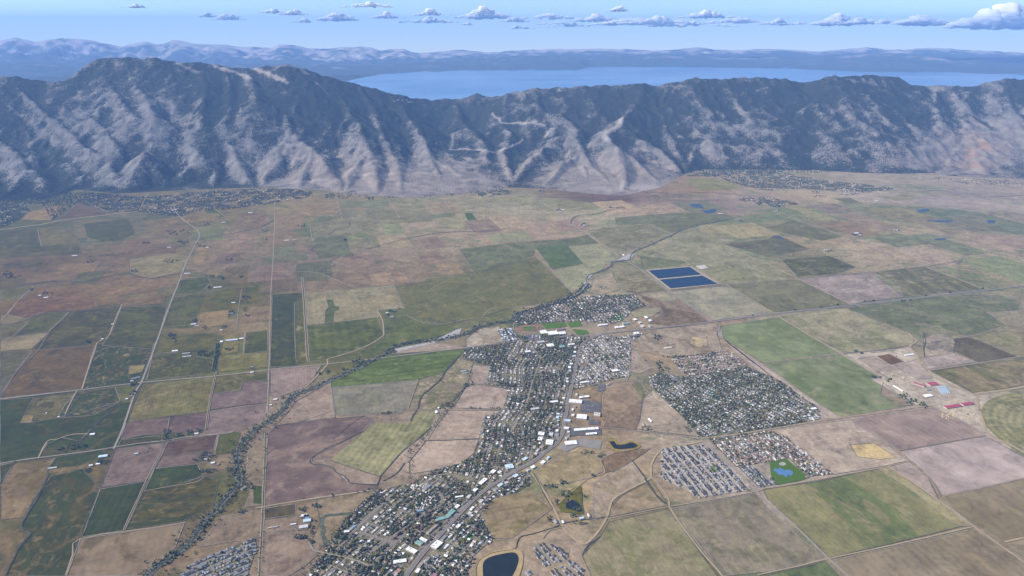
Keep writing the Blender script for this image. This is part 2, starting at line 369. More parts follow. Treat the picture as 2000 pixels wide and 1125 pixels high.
def branch(w, s, lvl, step, length):
    for a, b in zip(w[:-1], w[1:]):
        a = np.array(a); b = np.array(b); L = np.hypot(*(b-a)[:2])
        if L < 60: continue
        n = max(1, int(L/step)); d = (b-a)[:2]/L; az = math.atan2(d[1], d[0])
        if lvl == 0 and False: pass
        for k in range(n):
            for sg in (-1, 1):
                t = (k+rr.uniform(0, 1))/n; p = a+(b-a)*t
                if rr.random() < .22: continue
                if p[2] < 60: continue
                if p[1] > 18500: continue
                th = az+sg*math.radians(rr.uniform(42, 82)); ln = length*rr.uniform(.45, 1.5)*min(1, p[2]/500+.3)
                q = p.copy(); path = [tuple(p-np.array([0, 0, 34]))]; g = rr.uniform(.34, .5)
                for m in range(3):
                    th += rr.uniform(-.25, .25); q = q+np.array([math.cos(th)*ln/3, math.sin(th)*ln/3, -g*ln/3]); path.append(tuple(q))
                for u, v in zip(path[:-1], path[1:]): stamp(u, v, s+.2, 14.)
                if lvl < 1: branch(path, s+.08, lvl+1, 230, length*.38)
for s, w, c in ridges:
    if c:   # the main crest throws ridges on the near side
        branch([p for p in w], .5, 0, 800, 800)
    else: branch(w, s, 0, 430, 470)
# alluvial apron in front of the mountains
bl = np.interp(XX, [p[0] for p in base_xy], [p[1] for p in base_xy])
apron = (YY-bl)*.07
HT = np.maximum(HT, np.minimum(apron, 900))
rel = np.clip(HT/250, 0, 1)
HT = HT+rel*((nz.ridged(XX/760+3, YY/760, 4)-.6)*120+(nz2.ridged(XX/260, YY/260, 4)-.62)*70+(nz.ridged((XX+.35*YY)/210, YY/800, 3)-.6)*36+(nz2.fbm(XX/90, YY/90, 3)-.5)*26)
# keep the surveyed skyline: flatten whatever stands above it
PX, PY = proj(XX, YY, HT)
sk = np.interp(PX, [c[0] for c in CREST], [c[1] for c in CREST])+1.2*np.sin(PX/7)+.8*np.sin(PX/3.1)
over = (PY < sk) & (HT > 50)
tY = YY; dn = (F*SP+(sk-562.5)*CP)/(F*CP-(sk-562.5)*SP)
HT = np.where(over, ALT-dn*YY, HT)
# slope and aspect
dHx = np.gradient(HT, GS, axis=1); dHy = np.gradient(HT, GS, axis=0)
def blur(a, n):
    for _ in range(n):
        a = (a+np.roll(a, 1, 0)+np.roll(a, -1, 0)+np.roll(a, 1, 1)+np.roll(a, -1, 1))/5
    return a
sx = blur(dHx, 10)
def wide(a, n):
    c = np.cumsum(np.pad(a, ((n+1, n), (0, 0)), mode='edge'), 0); a = (c[2*n+1:]-c[:-2*n-1])/(2*n+1)
    c = np.cumsum(np.pad(a, ((0, 0), (n+1, n)), mode='edge'), 1); return (c[:, 2*n+1:]-c[:, :-2*n-1])/(2*n+1)
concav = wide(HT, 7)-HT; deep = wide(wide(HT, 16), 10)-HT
PX, PY = proj(XX, YY, HT)
big = nz.fbm(XX/1500+9, YY/1500, 4); mid = nz2.fbm(XX/260, YY/260+7, 4)
topY = np.interp(PX, [c[0] for c in CREST], [c[1] for c in CREST]); frac = np.clip((PY-topY)/(370-topY), 0, 1)     # 0 crest .. 1 foot
# forest: thick high up, in hollows and on the slopes turned from the sun; thin on the sunny lower spurs
dens = .80+np.clip(sx*-1.5, -.42, .42)+np.clip(concav/110, -.15, .25)+np.clip(deep/160, -.15, .3)+.34*np.clip((.45-frac)/.3, 0, 1)-.14*np.clip((frac-.6)/.4, 0, 1)+(big-.5)*1.0+(mid-.5)*1.1  # aspect term: more forest on right-facing slopes, strengthened to paint in spur shading
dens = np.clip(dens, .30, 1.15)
def blob(px, py, rx, ry, v):
    global dens; dens = dens+v*np.exp(-(((PX-px)/rx)**2+((PY-py)/ry)**2))
for b in [(60,385,110,26,.6),(200,372,60,14,.25),(640,215,120,55,.30),(900,215,130,28,.35),(1150,205,110,32,.35),(1290,205,80,40,.3),(1480,205,40,50,.15),(1560,255,60,30,.3),(1590,180,50,25,.25),(120,280,60,40,.05),
          (330,260,50,40,-.55),(290,330,90,40,-.35),(455,310,60,50,-.5),(560,320,90,60,-.45),(600,250,30,30,-.15),(345,165,40,40,-.1),(240,190,80,50,-.4),(130,220,60,50,-.3),(30,290,50,60,-.3),(200,250,60,40,-.15),(320,210,30,30,-.35),
          (560,362,60,14,-1.),(730,345,75,42,-1.25),(860,348,70,42,-1.25),(965,362,30,18,-.8),(1110,330,80,40,-.55),(1160,350,80,38,-1.),(1225,345,70,50,-1.1),(1290,355,30,20,-.7),(660,330,40,50,-.3),(990,300,90,30,-.1),(830,300,30,14,-.5),
          (1440,270,40,60,-.35),(1380,290,30,30,-.3),(1650,270,70,50,.12),(1700,205,35,25,-.35),(1790,250,40,50,-.12),(1905,292,120,42,-1.5),(1990,240,60,60,-.2),(1780,320,60,16,-.6),(1480,230,30,40,-.15),(1840,200,60,30,-.25)]: blob(*b)
tan = np.clip(.15+.9*np.clip((frac-.55)/.3, 0, 1), 0, 1)*np.clip((PX-430)/200, 0, 1)
tan = np.maximum(tan, np.exp(-(((PX-1910)/110)**2+((PY-290)/60)**2)))
tan = np.clip(tan, 0, 1)
# ski runs, road cuts, fire scars: strokes laid on the slope, widths in metres
def hit(px, py):
    """first terrain point on a bearing"""
    u, v = px-1000.0, py-562.5; d = np.array([u, F*CP-v*SP, -(F*SP+v*CP)]); d /= d[1]
    Ys = np.arange(9400, 20400, 20.); X = d[0]*Ys; Z = ALT+d[2]*Ys
    i = np.clip(((X-GX0)/GS).astype(int), 0, len(gx)-2); j = np.clip(((Ys-GY0)/GS).astype(int), 0, len(gy)-2)
    k = np.argmax(HT[j, i] > Z)
    return (X[k], Ys[k], Z[k])
STROKES = [([(420,131),(445,138),(470,146),(492,154)], 55, -1.3),([(497,135),(520,143),(545,155),(560,162)], 60, -1.3),([(540,130),(562,128),(585,134),(600,144)], 60, -1.0),([(585,135),(600,150),(625,168),(645,190)], 30, -1.),([(345,122),(365,133),(385,142)], 60, -1.),
 ([(300,195),(330,200),(345,235)], 70, -.7),([(15,205),(60,240),(110,280)], 60, -.6),([(45,185),(75,215),(100,240),(150,270)], 60, -.7),([(190,285),(215,320)], 60, -.6),
 ([(962,224),(975,236),(985,241),(1000,242),(1020,243),(1035,241),(1050,243),(1063,247)], 24, -2.0),([(1066,268),(1070,262)], 40, -1.6),([(880,292),(900,292),(930,293),(945,296),(965,297),(980,295),(990,290),(1003,284),(1020,276)], 22, -2.0),([(880,292),(884,275),(882,262)], 30, -1.),
 ([(1212,236),(1208,246),(1190,256),(1182,262),(1185,275)], 50, -1.3),([(515,364),(540,362),(580,357),(612,354),(640,352)], 20, -1.6),([(690,343),(720,341),(760,340),(800,339),(850,337)], 20, -1.2),([(862,334),(868,328),(876,324)], 18, -1.2),
 ([(1420,180),(1440,210),(1470,240)], 60, -.5),([(1660,205),(1640,215),(1600,225)], 60, -.5),([(1655,155),(1680,160),(1700,162)], 90, -.8),([(1900,225),(1935,240)], 40, -.7)]
light = np.zeros_like(dens)
for pts, wdt, v in STROKES:
    w = [hit(*q) for q in smooth_line(pts, 3)]
    d = dist_poly(XX, YY, [q[:2] for q in w])
    k = np.exp(-(d/wdt)**2); dens = dens+v*k
    if v < -1.15: light = np.maximum(light, .6*k)
# pale slide below the highest notch at the river mouth and the rust scar on the right
light = np.maximum(light, .8*np.exp(-(((PX-1255)/60)**2+((PY-368)/9)**2))*(mid > .42))
rust = np.exp(-(((PX-1905)/45)**2+((PY-300)/28)**2))*np.clip((mid-.35)*4, 0, 1)
keepv = HT > -12
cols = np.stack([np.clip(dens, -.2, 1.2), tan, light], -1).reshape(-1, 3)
idx = np.arange(XX.size).reshape(XX.shape)
ok = keepv[:-1, :-1] | keepv[1:, :-1] | keepv[:-1, 1:] | keepv[1:, 1:]
ok &= HT[:-1, :-1] > -40
Q = np.stack([idx[:-1, :-1], idx[:-1, 1:], idx[1:, 1:], idx[1:, :-1]], -1)[ok]
V = np.stack([XX, YY, HT], -1).reshape(-1, 3)
used = np.zeros(len(V), bool); used[Q.ravel()] = True; remap = np.cumsum(used)-1
mt = bpy.data.materials.new('mountain_slope'); mt.use_nodes = True; nt = mt.node_tree; b = matte(mt, 1, 0); LK = nt.links.new
at_ = N(nt, 'ShaderNodeAttribute', attribute_name='Col'); se = N(nt, 'ShaderNodeSeparateColor'); LK(at_.outputs['Color'], se.inputs[0])
ru = N(nt, 'ShaderNodeAttribute', attribute_name='rust')
geo = N(nt, 'ShaderNodeNewGeometry')
n1 = N(nt, 'ShaderNodeTexNoise'); n1.inputs['Scale'].default_value = 1/58.; n1.inputs['Detail'].default_value = 3; n1.inputs['Roughness'].default_value = .95; LK(geo.outputs['Position'], n1.inputs['Vector'])
n2 = N(nt, 'ShaderNodeTexNoise'); n2.inputs['Scale'].default_value = 1/240.; n2.inputs['Detail'].default_value = 5; n2.inputs['Distortion'].default_value = .7; LK(geo.outputs['Position'], n2.inputs['Vector'])
vo = N(nt, 'ShaderNodeTexVoronoi'); vo.inputs['Scale'].default_value = 1/26.; LK(geo.outputs['Position'], vo.inputs['Vector'])
mm = N(nt, 'ShaderNodeMix'); mm.inputs[0].default_value = .22; LK(n1.outputs[0], mm.inputs[2]); LK(n2.outputs[0], mm.inputs[3])
vm = N(nt, 'ShaderNodeMath', operation='MULTIPLY_ADD'); vm.inputs[1].default_value = .36; vm.inputs[2].default_value = -.17; LK(vo.outputs['Distance'], vm.inputs[0])
ad = N(nt, 'ShaderNodeMath', operation='ADD'); LK(mm.outputs[0], ad.inputs[0]); LK(vm.outputs[0], ad.inputs[1])
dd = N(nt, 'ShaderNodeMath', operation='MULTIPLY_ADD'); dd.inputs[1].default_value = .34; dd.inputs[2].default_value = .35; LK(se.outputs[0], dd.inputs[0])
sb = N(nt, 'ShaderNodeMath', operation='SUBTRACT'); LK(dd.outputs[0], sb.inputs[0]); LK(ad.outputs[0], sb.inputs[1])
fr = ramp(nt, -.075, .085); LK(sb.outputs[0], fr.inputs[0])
rock = N(nt, 'ShaderNodeMix', data_type='RGBA'); rock.inputs[6].default_value = rgba((.158, .148, .133)); rock.inputs[7].default_value = rgba((.205, .173, .14)); LK(se.outputs[1], rock.inputs[0])
rv = ramp(nt, .3, .7); rv.inputs[3].default_value = .62; rv.inputs[4].default_value = 1.25; LK(n2.outputs[0], rv.inputs[0])
rs = N(nt, 'ShaderNodeVectorMath', operation='SCALE'); LK(rock.outputs[2], rs.inputs[0]); LK(rv.outputs[0], rs.inputs[3])
rl = N(nt, 'ShaderNodeMix', data_type='RGBA'); rl.inputs[7].default_value = rgba((.34, .30, .26)); LK(rs.outputs[0], rl.inputs[6]); LK(se.outputs[2], rl.inputs[0])
rr2 = N(nt, 'ShaderNodeMix', data_type='RGBA'); rr2.inputs[7].default_value = rgba((.31, .18, .11)); LK(rl.outputs[2], rr2.inputs[6]); LK(ru.outputs['Fac'], rr2.inputs[0])
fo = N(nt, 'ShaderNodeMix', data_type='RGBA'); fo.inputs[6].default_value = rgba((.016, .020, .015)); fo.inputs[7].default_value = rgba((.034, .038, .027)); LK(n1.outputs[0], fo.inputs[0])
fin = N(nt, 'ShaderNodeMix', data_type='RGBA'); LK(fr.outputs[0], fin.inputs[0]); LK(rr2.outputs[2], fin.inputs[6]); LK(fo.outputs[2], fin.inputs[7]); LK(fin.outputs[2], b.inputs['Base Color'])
bmp = N(nt, 'ShaderNodeBump'); bmp.inputs['Strength'].default_value = .8; bmp.inputs['Distance'].default_value = 30; LK(ad.outputs[0], bmp.inputs['Height']); LK(bmp.outputs[0], b.inputs['Normal'])
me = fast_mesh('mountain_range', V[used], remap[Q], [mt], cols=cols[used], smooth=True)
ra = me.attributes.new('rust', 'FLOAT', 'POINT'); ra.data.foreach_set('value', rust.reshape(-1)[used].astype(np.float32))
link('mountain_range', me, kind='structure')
def ground_z(x, y):
    if not (GX0 < x < GX1-60 and GY0 < y < GY1-60): return 0.
    return max(0., float(HT[int((y-GY0)/GS+.5), int((x-GX0)/GS+.5)]))

# ------------------------------------------------------------------ the big lake, its forested basin and the far ranges
LAKE_Z = 470.
lake = [(-9000, 19600), (14500, 19600), (30000, 30000), (36000, 44000), (-30000, 44000), (-14000, 30000)]
lm = bpy.data.materials.new('lake_water'); lm.use_nodes = True; nt = lm.node_tree; b = nt.nodes['Principled BSDF']; b.inputs['Roughness'].default_value = .2; b.inputs['Specular IOR Level'].default_value = .5
geo = N(nt, 'ShaderNodeNewGeometry'); mp = N(nt, 'ShaderNodeMapping'); mp.inputs['Scale'].default_value = (1/9000, 1/2500, 1); nt.links.new(geo.outputs['Position'], mp.inputs[0])
n = N(nt, 'ShaderNodeTexNoise'); n.inputs['Scale'].default_value = 1; n.inputs['Detail'].default_value = 7; n.inputs['Distortion'].default_value = 1.2; nt.links.new(mp.outputs[0], n.inputs[0])
mxx = N(nt, 'ShaderNodeMix', data_type='RGBA'); mxx.inputs[6].default_value = rgba((.035, .11, .235)); mxx.inputs[7].default_value = rgba((.14, .24, .38)); r = ramp(nt, .42, .66); nt.links.new(n.outputs[0], r.inputs[0]); nt.links.new(r.outputs[0], mxx.inputs[0]); nt.links.new(mxx.outputs[2], b.inputs['Base Color'])
link('lake', mesh('lake', [(x, y, LAKE_Z) for x, y in lake], [tuple(range(6))], [lm]), kind='structure')
bas = [(-30000, 19000), (-8600, 19000), (-8600, 24000), (-7200, 30500), (-6900, 33500), (-6500, 35500), (-30000, 44000)]
bmt = field_mat('basin_forest', (.018, .026, .024), (.028, .035, .032), (.06, .055, .045), Scale=1600., Balance=.5, Fine=.3)
link('forest_basin', mesh('forest_basin', [(x, y, LAKE_Z+6) for x, y in bas], [tuple(range(len(bas)))], [bmt]), kind='structure')
def far_range(name, base, crest, nx, ny, seed, rock, fmix, step_back=3500):
    nzf = Noise(seed)
    bx = np.array([atY(x, y, Y)[0] for x, y, Y in base]); bY = np.array([Y for x, y, Y in base]); bz = np.array([atY(x, y, Y)[2] for x, y, Y in base])
    px = np.linspace(crest[0][0], crest[-1][0], nx)
    cy = np.interp(px, [c[0] for c in crest], [c[1] for c in crest])
    cy = cy+(nzf.fbm(px/13, px*0+3, 4)-.5)*3.2
    cY = np.interp(px, [c[0] for c in crest], [c[2] for c in crest])
    T = np.concatenate([np.linspace(0, 1, ny), 1+np.linspace(.05, .5, 8)])
    byp = np.interp(px, [q[0] for q in base], [q[1] for q in base])+(nzf.fbm(px/22, px*0+8, 4)-.5)*3.4; bYp = np.interp(px, [q[0] for q in base], [q[2] for q in base])
    V = np.zeros((len(T), nx, 3))
    for i in range(nx):
        bX, _, bZ = atY(px[i], byp[i], bYp[i]); cX, _, cZ = atY(px[i], cy[i], cY[i])
        t = np.minimum(T, 1); Y = bYp[i]+(cY[i]-bYp[i])*np.minimum(T, 1)+np.maximum(T-1, 0)*step_back*2
        X = bX+(cX-bX)*t; X = X*Y/(bYp[i]+(cY[i]-bYp[i])*t)
        rg = np.clip((nzf.ridged(X/1700+Y/9000, Y/3000, 6, .68)-.40)/.40, 0, 1)
        Z = bZ+(cZ-bZ)*t**.85*(1-.8*(1-rg)*(1-t**4))
        Z = Z-np.maximum(T-1, 0)*2200
        V[:, i] = np.stack([X, Y, Z], -1)
    idx = np.arange(len(T)*nx).reshape(len(T), nx)
    Q = np.stack([idx[:-1, :-1], idx[:-1, 1:], idx[1:, 1:], idx[1:, :-1]], -1).reshape(-1, 4)
    tcol = np.repeat(np.minimum(T, 1)[:, None], nx, 1)
    c = np.stack([tcol]*3, -1).reshape(-1, 3)
    m = bpy.data.materials.new(name); m.use_nodes = True; nt = m.node_tree; b = matte(m, 1, 0)
    a = N(nt, 'ShaderNodeAttribute', attribute_name='Col'); geo = N(nt, 'ShaderNodeNewGeometry'); n = N(nt, 'ShaderNodeTexNoise'); n.inputs['Scale'].default_value = 1/1500; n.inputs['Detail'].default_value = 7; n.inputs['Roughness'].default_value = .62; nt.links.new(geo.outputs['Position'], n.inputs[0])
    ad = N(nt, 'ShaderNodeMath', operation='MULTIPLY_ADD'); ad.inputs[1].default_value = fmix[1]; nt.links.new(a.outputs['Fac'], ad.inputs[0]); nt.links.new(n.outputs[0], ad.inputs[2])
    r = ramp(nt, fmix[0]-.06, fmix[0]+.08); nt.links.new(ad.outputs[0], r.inputs[0])
    mx = N(nt, 'ShaderNodeMix', data_type='RGBA'); mx.inputs[6].default_value = rgba((.055, .075, .085)); mx.inputs[7].default_value = rgba(rock); nt.links.new(r.outputs[0], mx.inputs[0]); nt.links.new(mx.outputs[2], b.inputs['Base Color'])
    link(name, fast_mesh(name, V.reshape(-1, 3), Q, [m], cols=c, smooth=True), kind='structure')
F1B = [(-500,150,33600),(100,150,33600),(640,149,34200),(800,143,36800),(900,139,38800),(1130,137,39500),(1150,131,42600),(1300,130,43000),(1500,133,41500),(1600,137,39500),(1700,141,37800),(1800,142,37400),(2000,147,35300),(2400,150,34000)]
F1C = [(-500,132,38000),(0,126,38000),(60,120,38500),(130,128,38500),(200,130,38500),(320,128,38500),(400,126,38500),(470,126,38500),(560,124,39500),(640,128,40000),(720,128,42000),(800,124,43000),(900,116,45500),(1000,109,46500),(1100,108,46800),(1180,112,46500),(1240,106,48500),(1330,106,48500),(1400,112,48000),(1470,113,48000),(1560,111,47000),(1620,108,46000),(1690,106,45000),(1740,104,44500),(1780,106,44000),(1820,112,43500),(1880,119,43000),(1915,117,43000),(1960,122,42500),(2000,125,42000),(2400,130,41000)]
far_range('forested_shore_ridge', F1B, F1C, 420, 40, 21, (.24, .22, .21), (.78, .22))
F2B = [(-500,138,41000),(700,134,43500),(1200,112,50000),(2400,112,50000)]
F2C = [(-500,86,54000),(-40,84,54000),(0,80,54000),(30,73,54000),(70,82,54000),(100,77,54000),(120,75,54000),(160,76,54000),(190,81,54000),(215,87,54000),(240,90,54000),(262,84,54000),(285,81,54000),(305,87,54000),(325,83,54000),(340,78,54000),(375,85,54000),(420,86,54000),(460,90,54000),(495,92,54000),(530,94,54000),(545,87,54000),(575,87,54000),(600,94,54000),(640,95,54000),(670,92,54000),(700,91,54000),(725,93,54000),(745,99,54000),(765,96,54000),(790,95,54000),(805,103,54000),(845,102,55000),(890,97,56000),(910,97,56000),(950,103,56000),(1000,99,57000),(1060,96,57000),(1120,96,57000),(1180,95,57000),(1240,96,57000),(1290,99,57000),(1320,97,57000),(1340,94,57000),(1360,92,57000),(1380,94,57000),(1400,97,57000),(1450,98,57000),(1500,95,57000),(1560,98,57000),(1600,100,57000),(1640,97,57000),(1690,93,57000),(1710,95,57000),(1750,98,57000),(1810,93,57000),(1850,95,57000),(1900,98,57000),(2000,103,57000),(2400,106,57000)]
far_range('granite_crest_range', F2B, F2C, 520, 46, 33, (.36, .33, .32), (.72, .30), 2500)
# knob on the lake shore beyond the pass
def hill(name, px, py, Y, r, h, m, seed=1):
    X, _, Z = atY(px, py, Y); nn = Noise(seed); V = [(X, Y, Z+h)]; n = 22; rings = 7
    for k in range(1, rings+1):
        for i in range(n):
            a = i/n*2*math.pi; q = k/rings; R = r*q*(1+.25*(nn.val(np.array([i*.7]), np.array([k*1.1]))[0]-.5)); V.append((X+math.cos(a)*R, Y+math.sin(a)*R*.7, Z+h*(1-q)**1.35-30*q))
    Fc = [(0, 1+i, 1+(i+1) % n) for i in range(n)]
    for k in range(rings-1):
        for i in range(n): a = 1+k*n; Fc.append((a+i, a+n+i, a+n+(i+1) % n, a+(i+1) % n))
    link(name, mesh(name, V, Fc, [m], smooth=False), kind='structure')
hill('shore_hill', 932, 192, 18600, 480, 135, bmt)

# ------------------------------------------------------------------ haze: even air round the whole place, and the clouds beyond it
hm = bpy.data.materials.new('haze_air'); hm.use_nodes = True; nt = hm.node_tree; nt.nodes.remove(nt.nodes['Principled BSDF'])
hv = N(nt, 'ShaderNodeVolumePrincipled'); hv.inputs['Color'].default_value = (.27, .50, 1, 1); hv.inputs['Density'].default_value = HZ_D
nt.links.new(hv.outputs[0], nt.nodes['Material Output'].inputs['Volume'])
bm = bmesh.new(); bmesh.ops.create_cube(bm, size=1); me = bpy.data.meshes.new('haze')
for v in bm.verts: v.co = Vector((v.co.x*144000, v.co.y*68500+28000, v.co.z*3504+1748))
bm.to_mesh(me); bm.free(); me.materials.append(hm); link('haze', me, kind='stuff')

cm = bpy.data.materials.new('cloud_vapour'); cm.use_nodes = True; nt = cm.node_tree; b = nt.nodes['Principled BSDF']; b.inputs['Base Color'].default_value = (.97, .97, .98, 1); b.inputs['Roughness'].default_value = 1; b.inputs['Specular IOR Level'].default_value = 0
b.inputs['Subsurface Weight'].default_value = .4; b.inputs['Subsurface Radius'].default_value = (1, 1, 1); b.inputs['Subsurface Scale'].default_value = 400
ico = bmesh.new(); bmesh.ops.create_icosphere(ico, subdivisions=3, radius=1); IV = np.array([v.co[:] for v in ico.verts]); IF = np.array([[v.index for v in f.verts] for f in ico.faces]); ico.free()
ico = bmesh.new(); bmesh.ops.create_icosphere(ico, subdivisions=1, radius=1); JV = np.array([v.co[:] for v in ico.verts]); JF = np.array([[v.index for v in f.verts] for f in ico.faces]); ico.free()
tl = N(nt, 'ShaderNodeBsdfTranslucent'); tl.inputs[0].default_value = (1, 1, 1, 1); ms = N(nt, 'ShaderNodeMixShader'); ms.inputs[0].default_value = .5; nt.links.new(b.outputs[0], ms.inputs[1]); nt.links.new(tl.outputs[0], ms.inputs[2]); nt.links.new(ms.outputs[0], nt.nodes['Material Output'].inputs['Surface'])
tm = bpy.data.materials.new('thin_vapour'); tm.use_nodes = True; nt = tm.node_tree; b2 = nt.nodes['Principled BSDF']; b2.inputs['Base Color'].default_value = (.95, .96, .98, 1); b2.inputs['Roughness'].default_value = 1; b2.inputs['Specular IOR Level'].default_value = 0
tr_ = N(nt, 'ShaderNodeBsdfTransparent'); mx_ = N(nt, 'ShaderNodeMixShader'); mx_.inputs[0].default_value = .30; nt.links.new(tr_.outputs[0], mx_.inputs[1]); nt.links.new(b2.outputs[0], mx_.inputs[2]); nt.links.new(mx_.outputs[0], nt.nodes['Material Output'].inputs['Surface'])
CLOUDS = [  # px, py, width px, height px, puffs, look
 (266,11,38,9,9,'small bright cumulus high over the left range'),(446,32,46,14,12,'flat white cumulus above the high wooded ridge'),(405,29,30,10,7,'pale puff just beside the flat white cumulus'),(535,21,44,10,9,'left half of a pair of low white clouds'),(575,23,38,13,9,'right half of a pair of low white clouds'),(594,40,30,9,6,'tiny puff hanging under the paired white clouds'),
 (660,31,56,20,14,'rounded white cumulus standing over the lake foot'),(718,8,70,14,8,'thin greyish cloud highest above the lake'),(757,30,44,13,8,'small cloud between two larger cumulus'),(838,38,80,14,12,'long low white cloud left of the tallest cumulus'),(840,24,54,13,7,'faint cloud lying over the long low white one'),(946,24,72,26,18,'tall bright cumulus in the middle of the sky'),(912,45,20,9,4,'little puff under the tall middle cumulus'),(1006,37,46,12,9,'flat bright cloud right of the tall middle cumulus'),(1015,52,40,9,6,'low cloud stripe beneath the flat bright cloud'),
 (1075,30,80,16,9,'greyish spread cloud over the lake middle'),(1165,32,60,22,10,'white cloud rising at the left end of the cloud bank'),(1207,17,34,12,7,'bright cap on top of the cloud bank'),(1090,44,60,10,6,'thin low cloud under the greyish spread cloud'),(1120,48,50,9,5,'little low cloud next to the cloud bank'),
 (1230,40,110,22,14,'grey middle of the long cloud bank'),(1290,38,110,20,13,'broad greyish section of the long cloud bank'),(1380,27,80,18,13,'white heads along the top of the cloud bank'),(1350,45,120,16,12,'grey underside stretch of the long cloud bank'),(1440,38,100,17,12,'thin part of the cloud bank toward its right end'),(1520,42,50,14,9,'small white cloud ending the long bank'),
 (1635,38,66,24,15,'bright heaped cumulus with a flat base'),(1680,40,60,16,10,'lower shoulder cloud beside the heaped cumulus'),(1726,41,24,12,6,'small round puff between two heaped clouds'),(1800,36,80,28,16,'bright cumulus leaning up to the left'),(1835,43,50,14,8,'lower tail of the leaning cumulus'),(1955,32,130,50,24,'largest brightest cumulus at the edge of the sky'),(1885,42,50,14,8,'low lobe beside the largest cumulus'),(1560,45,80,7,6,'thin cloud film low over the ranges'),(1100,52,120,5,6,'thin streak of cloud low in the haze')]
for ci, (px, py, wp, hp, n, lab) in enumerate(CLOUDS):
    rc = random.Random(100+ci); Y = 78000+rc.uniform(0, 9000)
    x0, _, zb = atY(px, py+hp*.45, Y); sc = Y/1450.; W = wp*sc; Hh = hp*sc
    nn = Noise(ci+50); Vs = []; Fs = []; o = 0; grey = 'grey' in lab or 'thin' in lab
    k = max(8, int(n*2.2)); MI = []
    for q in range(k*2):
        veil = q >= k*(.12 if grey else .9)          # an outer veil of thin vapour softens every heap
        t = rc.uniform(-1, 1); r = Hh*rc.uniform(.18, .38)*(1-.6*abs(t))*(1.35 if veil else 1); x = t*W*(.72 if veil else .42); z = r*.3+max(0, (1-abs(t)**1.3))*Hh*rc.uniform(0, .5)*(.7 if veil else 1)
        v = IV*np.array([r*rc.uniform(1.1, 2.3), r*1.7, r*(.5 if veil else 1.1)]); v = v+np.array([x, rc.uniform(-.3, .3)*Hh, z])
        s = 1+.5*(nn.fbm(v[:, 0]/(Hh*.22)+q, v[:, 2]/(Hh*.22), 4)-.5)[:, None]*2
        c = np.array([x, 0, z]); v = c+(v-c)*s; v[:, 2] = np.maximum(v[:, 2], (nn.val(v[:, 0]/(Hh*.3), v[:, 1]/(Hh*.3))-.5)*Hh*.25)
        Vs.append(v); Fs.append(IF+o); o += len(v); MI += [1 if veil else 0]*len(IF)
    me = fast_mesh('cloud', np.concatenate(Vs), np.concatenate(Fs), [cm, tm], MI, smooth=True)
    o_ = link('cloud', me, label=lab, category='cloud', group='fair weather clouds above the far ranges'); o_.location = (x0, Y, zb)

